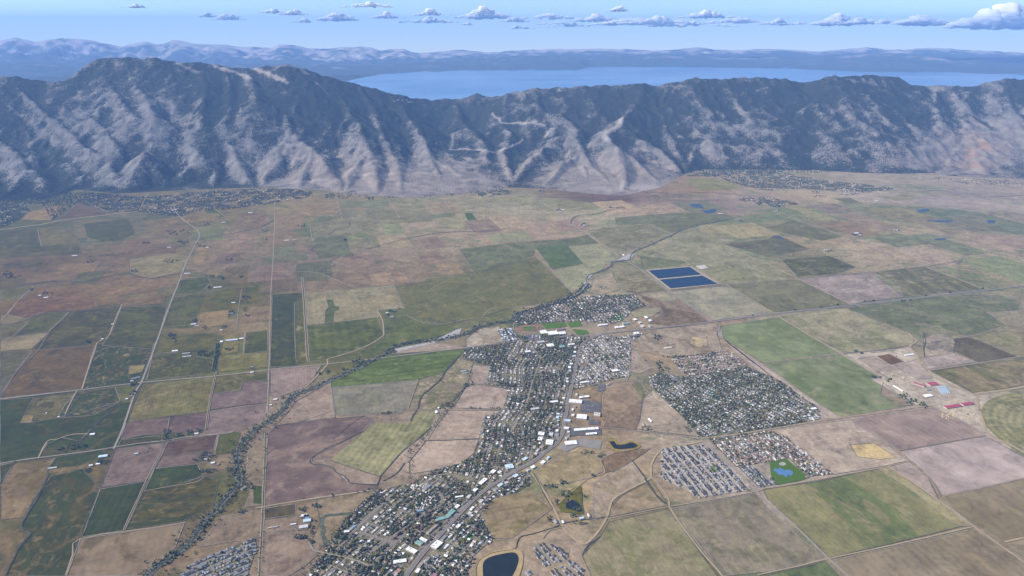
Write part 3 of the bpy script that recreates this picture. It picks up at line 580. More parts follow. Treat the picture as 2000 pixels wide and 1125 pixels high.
# ------------------------------------------------------------------ valley floor: base sheet whose land cover was read off by place
ANCH = [ # px, py, dry colour, green share
 (0,460,(118,118,100),.7),(120,470,(112,116,98),.75),(250,450,(104,116,98),.6),(330,440,(135,118,108),.25),(60,520,(125,108,100),.2),(150,530,(138,118,105),.2),(250,500,(132,114,105),.2),(340,500,(142,124,106),.3),(300,560,(145,122,104),.1),(200,570,(142,120,100),.1),(120,590,(135,102,82),.0),(50,600,(138,112,92),.1),
 (430,430,(132,122,105),.3),(470,470,(146,128,112),.2),(450,510,(142,124,112),.1),(520,440,(140,124,112),.2),(590,410,(148,132,112),.3),(640,440,(128,126,108),.5),(700,460,(130,130,108),.4),(600,500,(134,118,110),.1),(700,510,(138,122,110),.15),(560,540,(134,118,110),.1),(650,560,(136,118,104),.15),
 (800,490,(150,132,115),.1),(900,470,(158,138,118),.1),(850,520,(140,124,105),.25),(760,540,(142,122,108),.1),(980,460,(160,138,120),.1),(1050,450,(162,138,122),.1),(950,420,(156,142,120),.25),(850,420,(150,140,116),.3),(780,440,(158,140,118),.2),
 (1000,410,(160,148,128),.3),(1080,400,(152,142,120),.4),(1150,385,(120,104,112),.1),(1200,388,(112,98,112),.05),(1280,385,(140,120,122),.1),(1350,370,(150,128,115),.1),(1250,410,(165,142,125),.15),(1330,405,(162,138,125),.1),(1400,400,(140,124,126),.2),(1170,415,(165,152,128),.3),
 (1450,390,(158,138,130),.1),(1600,385,(172,152,130),.1),(1560,395,(160,140,126),.2),(1700,385,(168,150,140),.1),(1800,375,(150,140,130),.3),(1900,380,(150,138,138),.2),(1980,370,(158,142,138),.2),(1850,395,(158,142,142),.1),(1960,400,(165,148,140),.15),(1600,355,(150,140,128),.3),(1700,350,(160,146,138),.1),(1850,350,(158,144,138),.1),
 (1560,415,(138,138,112),.6),(1640,420,(118,126,106),.7),(1750,415,(132,130,110),.6),(1850,420,(128,128,116),.5),(1950,440,(130,132,116),.6),(1650,440,(138,122,108),.3),(1750,450,(165,145,118),.2),(1850,470,(158,140,120),.25),(1950,480,(160,142,122),.2),(1700,490,(168,148,125),.1),(1800,500,(165,145,125),.15),(1900,500,(158,142,118),.25),(1950,530,(150,136,110),.3),(1900,545,(140,134,105),.4),
 (1450,450,(145,138,112),.5),(1380,490,(150,142,114),.4),(1450,500,(146,140,112),.4),(1600,470,(162,140,115),.2),(1550,500,(138,128,105),.5),(1230,540,(140,132,108),.3),(1180,560,(162,145,120),.1),(1340,600,(140,120,108),.1),
 (900,560,(114,115,84),.7),(1000,560,(122,114,90),.5),(850,600,(104,114,80),.8),(960,600,(110,114,80),.7),(1050,590,(152,132,112),.1),
 (30,640,(125,118,92),.4),(100,700,(122,106,86),.2),(200,640,(98,108,82),.8),(400,620,(142,124,102),.3),(420,600,(112,112,84),.6),(470,570,(112,112,84),.6),(500,620,(150,130,105),.1),(300,690,(100,108,80),.8),
 (400,560,(110,114,88),.6),(520,700,(125,125,85),.5),(280,780,(128,126,95),.5),(560,900,(150,128,122),.0),(560,780,(158,138,122),.0),(700,700,(110,112,80),.6),(900,720,(140,125,105),.3),(900,880,(165,145,130),.0),
 (60,950,(148,128,102),.2),(50,1080,(140,122,98),.4),(200,1000,(100,100,76),.7),(300,1090,(150,128,105),.1),(400,1090,(150,130,112),.1),(600,1000,(150,130,110),.1),(560,1100,(158,136,120),.0),(480,900,(150,132,115),.1),(100,820,(80,94,66),.9),(220,840,(84,98,68),.8),(420,960,(110,112,84),.6),
 (1000,700,(126,118,108),.2),(1050,800,(118,112,100),.3),(900,1030,(118,112,100),.3),(750,1080,(118,112,100),.3),(1180,690,(150,138,124),.1),(1320,760,(126,118,105),.3),(1450,780,(130,122,110),.3),(1200,800,(146,118,96),.1),(1320,820,(164,146,128),.0),(1430,890,(142,134,126),.05),(1350,660,(158,134,108),.1),(1300,680,(155,130,104),.1),
 (1100,930,(156,136,108),.15),(1220,940,(148,128,106),.1),(1020,990,(142,124,96),.3),(1100,1080,(156,136,118),.05),(960,1070,(156,136,112),.1),(1250,1060,(126,120,90),.5),(1400,1060,(116,108,90),.3),(1450,930,(150,138,128),.05),
 (1600,900,(164,146,130),.05),(1700,800,(150,132,120),.1),(1850,860,(155,138,130),.0),(1900,720,(140,128,104),.3),(1700,720,(160,145,128),.1),(1820,760,(176,160,142),.0),(1600,640,(148,140,112),.3),(1780,620,(108,118,92),.8),(1950,650,(140,128,104),.3),(1700,1000,(110,118,84),.6),(1950,1000,(134,122,100),.2),(1800,1090,(130,118,98),.1),(1960,1110,(134,122,100),.1),(1980,600,(146,134,112),.3)]
axy = np.array([at(a[0], max(a[1], 345)) for a in ANCH]); acol = np.array([alb(seen(a[2], a[0], a[1]), a[1]) for a in ANCH]); agr = np.array([a[3] for a in ANCH])
ux = np.concatenate([np.linspace(-60000, -14500, 8), np.linspace(-14000, 15500, 235), np.linspace(16500, 60000, 8)])
uy = np.concatenate([np.linspace(-4500, 2400, 6), np.linspace(2600, 15500, 150), [16500, 18500]])
GXX, GYY = np.meshgrid(ux, uy)
def land_at(x, y):
    s = np.maximum(np.asarray(y, float), 2500)*.035+60
    W = 1/(((x[..., None]-axy[:, 0])**2+(y[..., None]-axy[:, 1])**2)/(s[..., None]**2)+.15)**2.2
    W /= W.sum(-1, keepdims=True); return W@acol, W@agr
lc, lg = land_at(GXX, GYY)
nx_, ny_ = len(ux), len(uy)
idx = np.arange(nx_*ny_).reshape(ny_, nx_)
Q = np.stack([idx[:-1, :-1], idx[:-1, 1:], idx[1:, 1:], idx[1:, :-1]], -1).reshape(-1, 4)
vm_ = bpy.data.materials.new('valley_floor'); vm_.use_nodes = True; nt = vm_.node_tree; b = matte(vm_); LK = nt.links.new
a = N(nt, 'ShaderNodeAttribute', attribute_name='Col'); gsh = N(nt, 'ShaderNodeAttribute', attribute_name='green')
g = N(nt, 'ShaderNodeGroup', node_tree=LAND); g.inputs['Scale'].default_value = 620; g.inputs['Stretch'].default_value = 1.7; g.inputs['Angle'].default_value = .25; g.inputs['Fine'].default_value = .45
LK(a.outputs['Color'], g.inputs['A'])
gm = N(nt, 'ShaderNodeMix', data_type='RGBA', blend_type='MULTIPLY'); gm.inputs[0].default_value = 1; LK(a.outputs['Color'], gm.inputs[6]); gm.inputs[7].default_value = (.68, .84, .68, 1); LK(gm.outputs[2], g.inputs['B'])
gm2 = N(nt, 'ShaderNodeVectorMath', operation='MULTIPLY'); LK(a.outputs['Color'], gm2.inputs[0]); gm2.inputs[1].default_value = (1.25, 1.2, 1.14); LK(gm2.outputs[0], g.inputs['C'])
bl_ = N(nt, 'ShaderNodeMapRange'); bl_.inputs[3].default_value = .39; bl_.inputs[4].default_value = .61; LK(gsh.outputs['Fac'], bl_.inputs[0]); LK(bl_.outputs[0], g.inputs['Balance'])
LK(g.outputs[0], b.inputs['Base Color'])
me = fast_mesh('valley_floor', np.stack([GXX, GYY, GXX*0], -1).reshape(-1, 3), Q, [vm_], cols=lc.reshape(-1, 3))
ga = me.attributes.new('green', 'FLOAT', 'POINT'); ga.data.foreach_set('value', lg.reshape(-1).astype(np.float32))
link('valley_floor', me, kind='structure')

def ribbon(name, pts, width, mat, z, jag=0, n=3, smoothn=True, world_pts=False, taper=False, **props):
    w = [np.array(q) for q in (pts if world_pts else P(smooth_line(pts, n) if smoothn else pts))]
    # resample so that ragged banks have something to work with
    if jag:
        out = [w[0]]
        for a, b in zip(w[:-1], w[1:]):
            k = max(1, int(np.hypot(*(b-a))/70))
            for i in range(1, k+1): out.append(a+(b-a)*i/k)
        w = out
    V = []; r = random.Random(int(abs(w[0][0]))+len(w))
    for i, p in enumerate(w):
        d = w[min(i+1, len(w)-1)]-w[max(i-1, 0)]; L = np.hypot(*d)+1e-6; nrm = np.array([-d[1], d[0]])/L
        a = width/2*(1+jag*r.uniform(-1, 1)); c = width/2*(1+jag*r.uniform(-1, 1))
        off = nrm*width*.5*jag*r.uniform(-1, 1)
        zz = max(z, ground_z(*p)+z) if p[1] > 9800 else z
        V += [(p[0]+nrm[0]*a+off[0], p[1]+nrm[1]*a+off[1], zz), (p[0]-nrm[0]*c+off[0], p[1]-nrm[1]*c+off[1], zz)]
    Fc = [(2*i, 2*i+1, 2*i+3, 2*i+2) for i in range(len(w)-1)]
    props.setdefault('kind', 'structure')
    return link(name, mesh(name, V, Fc, [mat]), **props)

# ------------------------------------------------------------------ fields (outline on the ground, colours, pattern)
DG = ((497, 390), (512, 1125))
A_NS = direction((527, 640), (514, 960)); A_EW = direction((0, 780), (640, 711)); A_R = direction((1307, 991), (1410, 1125)); A_RE = direction((1500, 1120), (1902, 1029)); A_HW = direction((782, 1125), (1000, 924)); A_HN = direction((1100, 840), (1126, 705))
FIELDS = [ # outline, A, B, C, options
 ([(645,899),(742,930),(752,921),(762,910),(790,876),(835,845),(842,832),(850,815),(845,804),(817,802),(800,826),(732,826),(715,840),(690,860)],(146,150,104),(128,138,92),(152,150,112),dict(Angle=-direction((738,840),(700,890)),StripeWidth=42,Stripe=.10,Scale=700,kindn='mown_hayfield')),
 ([(645,747),(685,725),(720,706),(760,693),(910,682),(898,695),(885,712),(870,726),(817,742),(730,750),(647,757)],(92,124,72),(84,112,68),(112,140,86),dict(Angle=-A_EW,StripeWidth=70,Stripe=.08,Stretch=2.5,Scale=500)),
 ([(647,757),(730,750),(817,742),(797,800),(772,810),(655,810)],(126,130,114),(118,126,106),(138,140,124),dict(Scale=500)),
 ([(817,742),(870,726),(890,698),(925,707),(912,750),(890,780),(857,800),(797,800)],(138,126,106),(108,116,88),(170,150,128),dict(Scale=230,Fine=.4)),
 ([(922,714),(957,714),(950,745),(940,752),(912,751)],(166,144,132),(158,136,124),(172,150,138),dict(Angle=-A_NS,StripeWidth=25,Stripe=.03)),
 ([(910,755),(930,750),(990,760),(993,770),(985,800),(885,797)],(166,144,134),(158,138,126),(174,152,140),dict(Angle=-A_NS,StripeWidth=25,Stripe=.03)),
 ([(875,802),(977,802),(968,816),(950,815),(935,857),(835,861),(850,835)],(166,144,130),(156,136,122),(176,154,140),dict(Scale=400)),
 ([(832,861),(935,858),(925,886),(900,906),(850,919),(800,926),(800,901)],(168,147,132),(160,140,124),(176,156,142),dict(Scale=500)),
 ([(537,832),(655,817),(712,812),(730,818),(707,844),(662,866),(610,894),(607,906),(650,914),(682,944),(737,948),(730,958),(515,990),(519,889),(524,848)],(148,126,120),(124,106,110),(162,140,128),dict(Scale=900,Balance=.58,Fine=.18,Angle=-A_EW,StripeWidth=90,Stripe=.04)),
 ([(577,785),(644,747),(652,802),(655,815),(537,832),(557,812)],(168,146,132),(160,138,124),(172,150,136),dict(Scale=500)),
 ([(612,897),(645,899),(741,931),(737,946),(685,944),(650,914)],(166,144,130),(156,134,120),(170,150,136),dict(Scale=300)),
 ([(527,722),(630,711),(612,740),(590,760),(550,774),(527,775)],(156,134,130),(150,130,124),(164,142,136),dict(Angle=-A_NS,StripeWidth=22,Stripe=.05)),
 ([(422,735),(523,724),(523,742),(472,747),(470,762),(415,770)],(112,114,86),(92,106,74),(150,130,106),dict(Scale=400)),
 ([(414,771),(470,763),(473,748),(523,743),(521,786),(410,801)],(140,120,124),(132,112,118),(148,128,128),dict(Angle=-A_EW,StripeWidth=20,Stripe=.04)),
 ([(407,804),(521,789),(520,812),(495,830),(462,842),(400,850)],(150,129,130),(142,122,124),(160,140,134),dict(Angle=-A_EW,StripeWidth=20,Stripe=.04)),
 ([(278,750),(418,736),(410,800),(405,817),(335,812),(250,825),(262,785)],(132,132,94),(122,126,88),(156,142,110),dict(Angle=-A_NS,StripeWidth=24,Stripe=.06,Scale=500)),
 ([(246,826),(332,814),(325,847),(277,850),(236,859)],(132,112,118),(126,106,112),(146,126,124),dict(Angle=-A_EW,StripeWidth=24,Stripe=.05)),
 ([(334,814),(405,805),(400,840),(390,843),(326,846)],(130,110,118),(122,104,112),(142,122,122),dict(Angle=-A_EW,StripeWidth=24,Stripe=.05)),
 ([(236,860),(316,850),(317,860),(230,872)],(104,108,80),(92,100,72),(130,120,96),dict()),
 ([(225,876),(322,864),(287,939),(196,953)],(148,129,130),(142,122,124),(158,138,134),dict(Angle=-A_EW,StripeWidth=30,Stripe=.04)),
 ([(327,863),(425,849),(418,878),(316,892)],(116,98,104),(108,92,98),(130,112,114),dict(Angle=-A_EW,StripeWidth=40,Stripe=.08)),
 ([(316,892),(418,878),(400,895),(385,904),(302,916)],(144,124,126),(138,118,120),(150,130,130),dict(Angle=-A_EW,StripeWidth=40,Stripe=.05)),
 ([(302,916),(385,907),(397,930),(350,946),(282,960)],(84,114,66),(76,104,60),(128,126,92),dict(Scale=350,Angle=-A_EW,StripeWidth=60,Stripe=.06)),
 ([(282,960),(350,946),(400,931),(427,939),(415,989),(355,1019),(245,1036)],(104,110,78),(84,98,66),(146,128,102),dict(Scale=420,Stretch=2.4,Angle=-A_EW,Balance=.55)),
 ([(196,956),(287,940),(242,1036),(160,1049)],(76,90,66),(68,82,60),(92,102,78),dict(Angle=-direction((287,940),(242,1036)),StripeWidth=38,Stripe=.10,Scale=600)),
 ([(195,955),(160,1049),(152,1056),(127,1125),(10,1125),(37,1071),(60,1044),(42,1029),(50,1006),(100,931),(160,916)],(98,100,74),(84,92,66),(142,124,98),dict(Scale=420,Stretch=1.5,Fine=.35)),
 ([(157,1053),(360,1023),(342,1069),(282,1125),(130,1125)],(164,142,120),(136,120,98),(172,150,128),dict(Scale=520,Stretch=1.6,Fine=.2,Balance=.45)),
 ([(0,910),(110,894),(92,919),(95,930),(45,1011),(0,1016)],(156,134,110),(138,122,96),(164,144,118),dict(Scale=500)),
 ([(0,909),(27,904),(0,951)],(88,90,72),(80,86,66),(110,106,86),dict()),
 ([(95,914),(110,894),(217,876),(190,894),(150,911)],(80,94,64),(72,88,58),(110,106,84),dict(Scale=300)),
 ([(0,782),(65,777),(47,812),(40,826),(65,825),(112,817),(180,800),(235,785),(180,835),(155,862),(120,855),(92,867),(75,893),(0,905)],(76,94,62),(64,84,52),(98,106,78),dict(Scale=700,Stretch=1.5)),
 ([(65,777),(160,766),(126,812),(112,817),(65,825),(47,812)],(120,118,96),(96,106,80),(150,140,112),dict(Scale=300)),
 ([(150,766),(225,757),(235,785),(180,812),(112,817),(128,790)],(92,100,74),(72,86,58),(160,148,120),dict(Scale=220,Stretch=2.4,Angle=-A_EW)),
 ([(257,785),(240,837),(222,877),(180,880),(150,870),(182,836),(237,787)],(76,94,64),(68,84,56),(120,110,88),dict(Scale=500)),
 ([(67,685),(185,675),(160,760),(0,779),(40,712)],(122,105,86),(104,98,74),(140,120,98),dict(Scale=420,Fine=.4,Balance=.45)),
 ([(192,672),(300,678),(282,725),(255,750),(162,760)],(84,100,72),(74,92,62),(160,140,112),dict(Scale=320,Stretch=1.6,Balance=.55)),
 ([(237,600),(327,598),(310,657),(297,682),(200,675),(220,645)],(92,108,82),(80,98,72),(122,118,92),dict(Scale=420)),
 ([(135,610),(232,602),(217,650),(187,665),(160,675),(67,682),(97,647)],(98,106,82),(84,96,72),(122,116,92),dict(Scale=420)),
 ([(77,612),(132,610),(95,647),(30,656),(55,630)],(96,110,76),(88,104,70),(110,116,86),dict(Angle=-A_NS,StripeWidth=30,Stripe=.04)),
 ([(0,661),(97,649),(62,682),(0,686)],(168,150,118),(156,140,108),(176,158,128),dict(Stretch=3,Angle=-A_EW)),
 ([(0,640),(52,632),(25,657),(0,660)],(122,118,90),(114,112,84),(136,130,102),dict()),
 ([(0,616),(70,612),(55,628),(0,639)],(158,142,112),(150,134,104),(166,150,120),dict()),
 ([(0,688),(62,685),(37,720),(0,772)],(118,118,104),(108,110,94),(126,122,110),dict(Scale=400)),
 ([(252,715),(284,712),(277,727),(250,732)],(168,150,104),(160,144,98),(172,154,112),dict()),
 ([(40,826),(47,812),(65,812),(60,825)],(180,150,104),(176,146,100),(184,156,110),dict()),
 ([(0,452),(72,446),(80,482),(150,475),(160,495),(50,502),(0,505)],(92,106,86),(86,100,82),(104,112,92),dict(Scale=600)),
 ([(77,445),(110,444),(147,452),(152,475),(82,481)],(112,118,90),(100,114,86),(124,124,98),dict(Scale=400)),
 ([(165,437),(250,427),(265,455),(240,468),(200,472),(170,462)],(88,106,86),(82,100,80),(120,112,98),dict(Scale=500,Balance=.6)),
 ([(350,547),(402,540),(412,552),(392,570),(340,575)],(84,108,78),(78,100,72),(98,114,88),dict()),
 ([(340,580),(400,572),(375,641),(317,641)],(92,110,82),(84,102,74),(130,120,96),dict(Scale=350)),
 ([(255,507),(340,496),(352,502),(365,507),(355,532),(292,544),(255,532)],(154,140,110),(142,132,102),(162,148,118),dict(Scale=400,Stretch=2.2,Angle=-A_EW)),
 ([(168,522),(198,511),(189,524),(160,525)],(178,166,146),(170,158,138),(182,170,150),dict()),
 ([(15,615),(37,585),(92,578),(185,590),(190,600),(125,606),(50,622)],(138,106,84),(128,98,78),(166,136,108),dict(Scale=260,Stretch=2.5,Angle=-A_EW)),
 ([(0,540),(50,545),(38,585),(0,590)],(122,112,96),(116,108,92),(130,118,102),dict()),
 ([(0,566),(70,557),(45,583),(0,590)],(128,124,98),(118,118,92),(136,130,104),dict()),
 ([(662,392),(757,395),(760,402),(665,407)],(104,126,100),(98,120,96),(112,128,106),dict()),
 ([(730,409),(765,409),(805,410),(835,410),(847,432),(742,439)],(114,124,100),(106,118,94),(138,134,112),dict(Scale=500)),
 ([(837,412),(885,411),(890,421),(847,427)],(98,124,96),(92,118,92),(110,128,100),dict()),
 ([(907,416),(922,416),(935,436),(915,435)],(80,116,84),(76,110,80),(84,118,86),dict()),
 ([(670,410),(727,410),(740,437),(715,450),(680,460),(612,462),(607,437),(640,432)],(116,124,100),(108,118,94),(140,136,112),dict(Scale=600)),
 ([(850,432),(897,425),(912,447),(857,442)],(152,146,116),(144,140,110),(160,152,124),dict()),
 ([(755,440),(800,437),(855,432),(860,445),(805,455),(780,455)],(168,145,122),(150,140,116),(172,152,130),dict()),
 ([(897,487),(1000,474),(1110,466),(1140,460),(1145,458),(1170,476),(1110,481),(1047,486),(1042,500),(990,518),(960,530),(928,533)],(94,116,90),(88,110,84),(140,128,106),dict(Scale=420,Balance=.55)),
 ([(1047,485),(1105,476),(1120,490),(1140,515),(1080,527)],(82,114,82),(78,108,78),(88,118,86),dict()),
 ([(1110,481),(1172,476),(1217,505),(1185,510),(1175,527),(1147,540),(1140,560),(1120,572),(1082,530),(1140,515)],(150,148,114),(144,143,110),(158,152,122),dict(Scale=400)),
 ([(771,560),(860,545),(925,533),(1045,503),(1117,573),(1080,590),(1000,600),(940,620),(880,632),(800,617),(790,604)],(114,116,86),(96,110,76),(134,120,96),dict(Scale=430,Stretch=1.3,Balance=.55,Fine=.35)),
 ([(532,575),(590,572),(592,582),(575,592),(575,641),(578,715),(527,717),(530,641)],(76,96,70),(70,90,64),(98,106,80),dict(Angle=-A_NS,StripeWidth=50,Stripe=.05,Scale=400)),
 ([(576,592),(592,582),(596,641),(600,707),(578,714)],(150,138,108),(92,106,74),(120,120,90),dict(Scale=300,Angle=-A_NS,StripeWidth=50,Stripe=.05,Balance=.6)),
 ([(594,570),(770,557),(790,602),(737,606),(740,620),(597,635)],(152,140,110),(142,132,102),(160,150,122),dict(Scale=500,Angle=-A_NS,StripeWidth=60,Stripe=.03)),
 ([(638,586),(650,586),(652,598),(662,600),(662,606),(652,608),(650,630),(635,632),(636,606),(642,600)],(88,114,78),(84,108,74),(92,118,82),dict()),
 ([(597,637),(737,620),(750,655),(748,662),(725,672),(675,690),(640,702),(602,707)],(92,112,72),(82,102,64),(112,126,84),dict(Scale=400,Stretch=.5,Angle=-A_NS,StripeWidth=80,Stripe=.08)),
 ([(752,634),(800,620),(825,632),(865,637),(897,642),(862,657),(787,670),(750,687),(690,700),(675,700),(725,677),(752,660)],(90,112,72),(82,104,66),(112,118,84),dict(Scale=400)),
 ([(762,692),(800,680),(850,670),(887,674),(910,680)],(166,142,126),(156,134,118),(172,150,132),dict()),
 ([(910,680),(910,662),(937,642),(975,637),(987,667)],(168,152,132),(150,134,116),(178,162,142),dict(Scale=250)),
 ([(1200,425),(1265,420),(1340,415),(1420,418),(1434,424),(1388,434),(1328,449),(1310,455),(1270,437),(1205,440)],(98,118,94),(94,114,90),(112,124,100),dict(Scale=600)),
 ([(1147,450),(1267,437),(1310,457),(1275,474),(1212,495),(1172,472)],(116,125,98),(104,118,90),(142,140,112),dict(Scale=420)),
 ([(1255,508),(1300,482),(1345,454),(1440,470),(1407,477),(1500,517),(1557,544),(1500,549),(1420,556),(1360,520),(1265,527)],(148,143,114),(136,134,104),(160,152,126),dict(Scale=600)),
 ([(1250,500),(1290,505),(1345,512),(1320,519),(1255,526)],(98,118,86),(90,112,80),(112,122,92),dict()),
 ([(1415,477),(1500,467),(1512,458),(1537,467),(1582,487),(1500,502)],(94,106,88),(88,100,84),(108,114,96),dict(Scale=500)),
 ([(1500,445),(1550,430),(1647,462),(1607,470),(1540,458)],(98,114,88),(94,110,84),(110,120,96),dict()),
 ([(1525,507),(1620,500),(1672,522),(1637,535),(1557,540)],(90,100,80),(80,92,74),(140,132,110),dict(Stretch=3,Angle=-A_EW,Scale=500,Balance=.5)),
 ([(1560,545),(1700,532),(1765,580),(1660,594)],(160,142,134),(142,126,124),(166,150,140),dict(Scale=700)),
 ([(1707,532),(1802,521),(1920,565),(1765,580),(1755,557)],(112,114,90),(96,106,82),(148,134,118),dict(Scale=420,Angle=-direction((1707,532),(1765,580)),StripeWidth=160,Stripe=.1)),
 ([(1422,558),(1555,546),(1657,595),(1512,610)],(104,115,86),(96,108,80),(134,128,104),dict(Scale=500)),
 ([(1307,570),(1420,557),(1500,610),(1395,626)],(140,140,114),(130,134,106),(152,146,124),dict(Scale=600)),
 ([(1408,637),(1520,621),(1640,690),(1490,709),(1414,662),(1407,648)],(104,130,86),(96,122,78),(112,136,92),dict(Scale=700,Fine=.12)),
 ([(1492,711),(1600,697),(1640,692),(1718,738),(1700,741),(1780,792),(1642,815),(1600,790)],(104,126,84),(94,118,76),(124,128,98),dict(Scale=700,Fine=.12,Angle=-direction((1640,692),(1718,738)),StripeWidth=120,Stripe=.05)),
 ([(1725,748),(1780,792),(1752,794),(1720,770)],(146,126,112),(130,124,100),(150,130,116),dict()),
 ([(1490,713),(1600,791),(1642,816),(1605,819),(1560,776),(1500,740),(1440,692),(1402,652),(1407,638),(1413,664)],(172,152,140),(164,146,132),(178,160,148),dict()),
 ([(1525,619),(1650,601),(1775,650),(1787,667),(1775,675),(1712,685),(1650,690),(1600,664)],(150,141,112),(128,130,98),(160,146,118),dict(Angle=-direction((1525,619),(1650,690)),StripeWidth=260,Stripe=.08,Scale=500)),
 ([(1655,602),(1700,594),(1805,582),(1900,575),(1960,578),(1995,592),(1990,606),(1925,610),(1945,622),(1965,637),(1900,655),(1812,652),(1780,648),(1750,640)],(104,117,88),(92,108,80),(140,132,106),dict(Scale=600,Balance=.55)),
 ([(1822,667),(1895,659),(1985,697),(1910,707)],(106,100,88),(98,94,84),(118,110,96),dict(Scale=500)),
 ([(1900,656),(1975,647),(2060,655),(2100,690),(1988,697)],(140,128,100),(122,120,90),(148,136,108),dict(Scale=500)),
 ([(1817,725),(1910,712),(2100,690),(2160,740),(2000,752),(1905,771),(1850,742)],(130,118,92),(112,110,82),(156,136,108),dict(Scale=520,Angle=-direction((1817,725),(1905,771)),StripeWidth=120,Stripe=.07)),
 ([(1660,820),(1825,796),(1925,851),(1755,881)],(150,128,120),(144,124,118),(158,138,126),dict(Scale=900,Angle=-direction((1660,820),(1755,881)),StripeWidth=45,Stripe=.05,Fine=.15)),
 ([(1757,882),(1923,852),(2000,894),(2100,925),(2000,934),(1840,968),(1825,944),(1800,916),(1778,900)],(164,147,143),(157,140,136),(170,154,148),dict(Scale=1100,Angle=-direction((1757,882),(1840,968)),StripeWidth=190,Stripe=.03,Fine=.13)),
 ([(1842,970),(2000,936),(2100,918),(2200,1020),(2000,1050),(1962,1060),(1900,1024),(1862,995)],(134,121,99),(126,115,92),(142,128,106),dict(Scale=800,Angle=-direction((1842,970),(1900,1024)),StripeWidth=60,Stripe=.04,Fine=.18)),
 ([(1490,957),(1600,940),(1714,916),(1790,965),(1855,1018),(1880,1028),(1740,1062),(1620,1089),(1555,1025),(1500,976)],(112,118,76),(92,108,66),(136,126,96),dict(Scale=620,Angle=-direction((1500,976),(1620,1089)),Stretch=2.2,Fine=.25,Balance=.5)),
 ([(1715,916),(1732,912),(1800,958),(1885,1018),(1895,1028),(1880,1028),(1855,1018),(1790,965)],(150,140,102),(142,134,96),(158,146,110),dict()),
 ([(1737,912),(1775,902),(1812,932),(1832,974),(1838,983)],(154,137,128),(148,132,122),(162,144,134),dict()),
 ([(1627,1095),(1740,1069),(1900,1034),(2010,1100),(2060,1150),(1680,1150)],(132,119,99),(124,112,92),(140,128,106),dict(Scale=900,Angle=-direction((1740,1069),(1800,1125)),StripeWidth=46,Stripe=.06,Fine=.2)),
 ([(1500,1124),(1612,1097),(1660,1150),(1480,1150)],(94,112,74),(84,104,66),(120,118,88),dict()),
 ([(1310,994),(1475,964),(1500,992),(1562,1051),(1612,1091),(1500,1116),(1412,1125)],(130,121,106),(116,112,94),(142,132,106),dict(Scale=520,Stretch=1.8,Angle=-A_R,Fine=.35)),
 ([(1190,1019),(1305,995),(1402,1128),(1165,1150),(1137,1086),(1172,1049)],(136,128,100),(122,122,88),(152,140,114),dict(Scale=520,Stretch=1.8,Angle=-A_R,Fine=.3)),
 ([(1160,944),(1235,901),(1250,925),(1265,941),(1215,962),(1192,984),(1185,1009),(1158,1017)],(155,138,120),(138,124,102),(162,144,128),dict(Scale=300)),
 ([(1192,990),(1215,968),(1272,938),(1290,965),(1304,988),(1190,1010)],(150,132,108),(134,120,94),(158,140,116),dict(Scale=320)),
 ([(1045,919),(1095,888),(1137,882),(1172,894),(1177,921),(1150,934),(1100,945),(1060,949)],(158,139,108),(140,126,96),(166,146,118),dict(Scale=260,Fine=.35)),
 ([(1175,896),(1200,884),(1230,880),(1270,877),(1232,903),(1205,919),(1182,924)],(124,104,90),(114,96,84),(138,118,98),dict(Scale=200,Fine=.5)),
 ([(957,974),(1000,966),(1040,960),(1060,980),(1077,994),(1037,1024),(1000,1051),(962,1051),(950,1030),(942,1004)],(144,126,98),(122,112,82),(154,136,108),dict(Scale=300,Stretch=1.5)),
 ([(1185,750),(1230,745),(1250,750),(1258,770),(1250,815),(1242,840),(1180,834),(1186,810),(1175,795),(1174,772)],(144,122,104),(128,108,94),(162,140,116),dict(Scale=260,Fine=.35)),
 ([(1232,750),(1256,746),(1270,756),(1272,772),(1255,780),(1243,768)],(118,118,92),(110,112,86),(150,136,112),dict(Scale=120)),
 ([(1253,782),(1275,762),(1320,800),(1367,853),(1275,843),(1242,838),(1250,820)],(164,146,127),(156,138,120),(170,152,134),dict(Scale=500)),
 ([(1230,685),(1245,688),(1272,720),(1250,730),(1229,726)],(160,143,126),(152,134,118),(166,148,132),dict()),
 ([(1252,655),(1290,642),(1400,632),(1405,640),(1400,652),(1412,688),(1310,697),(1275,692),(1245,684),(1232,682),(1230,668)],(156,138,120),(140,122,106),(170,154,134),dict(Scale=300,Stretch=1.6,Fine=.3)),
 ([(1352,657),(1380,664),(1382,674),(1365,679),(1348,671)],(186,162,120),(178,154,112),(190,166,126),dict()),
 ([(1250,577),(1290,588),(1300,602),(1357,612),(1382,628),(1312,637),(1267,632),(1297,612),(1290,600),(1262,588)],(126,106,98),(112,100,88),(150,126,108),dict(Scale=220)),
 ([(1265,575),(1305,569),(1327,587),(1295,590)],(160,149,120),(152,142,114),(164,154,126),dict()),
 ([(1230,610),(1250,604),(1280,600),(1290,608),(1272,619),(1240,620)],(156,148,116),(148,140,108),(162,154,122),dict()),
 ([(1200,532),(1250,527),(1300,567),(1240,574),(1215,567)],(142,133,106),(120,114,94),(164,148,122),dict(Scale=400)),
 ([(1160,542),(1195,532),(1212,566),(1175,576),(1150,573)],(164,148,122),(156,140,114),(170,152,128),dict()),
 ([(1515,841),(1615,825),(1660,821),(1700,846),(1772,900),(1735,909),(1628,927),(1585,894),(1550,866)],(164,147,130),(154,136,122),(174,158,142),dict(Scale=260,Fine=.35)),
 ([(1660,869),(1707,866),(1750,894),(1720,898),(1675,893)],(192,166,112),(180,156,110),(184,160,118),dict(Scale=150)),
 ([(1650,692),(1725,685),(1776,677),(1790,697),(1800,718),(1825,738),(1900,774),(1912,790),(1925,846),(1822,795),(1782,791),(1752,771),(1700,740),(1720,737)],(176,160,141),(168,152,134),(184,168,150),dict(Scale=200)),
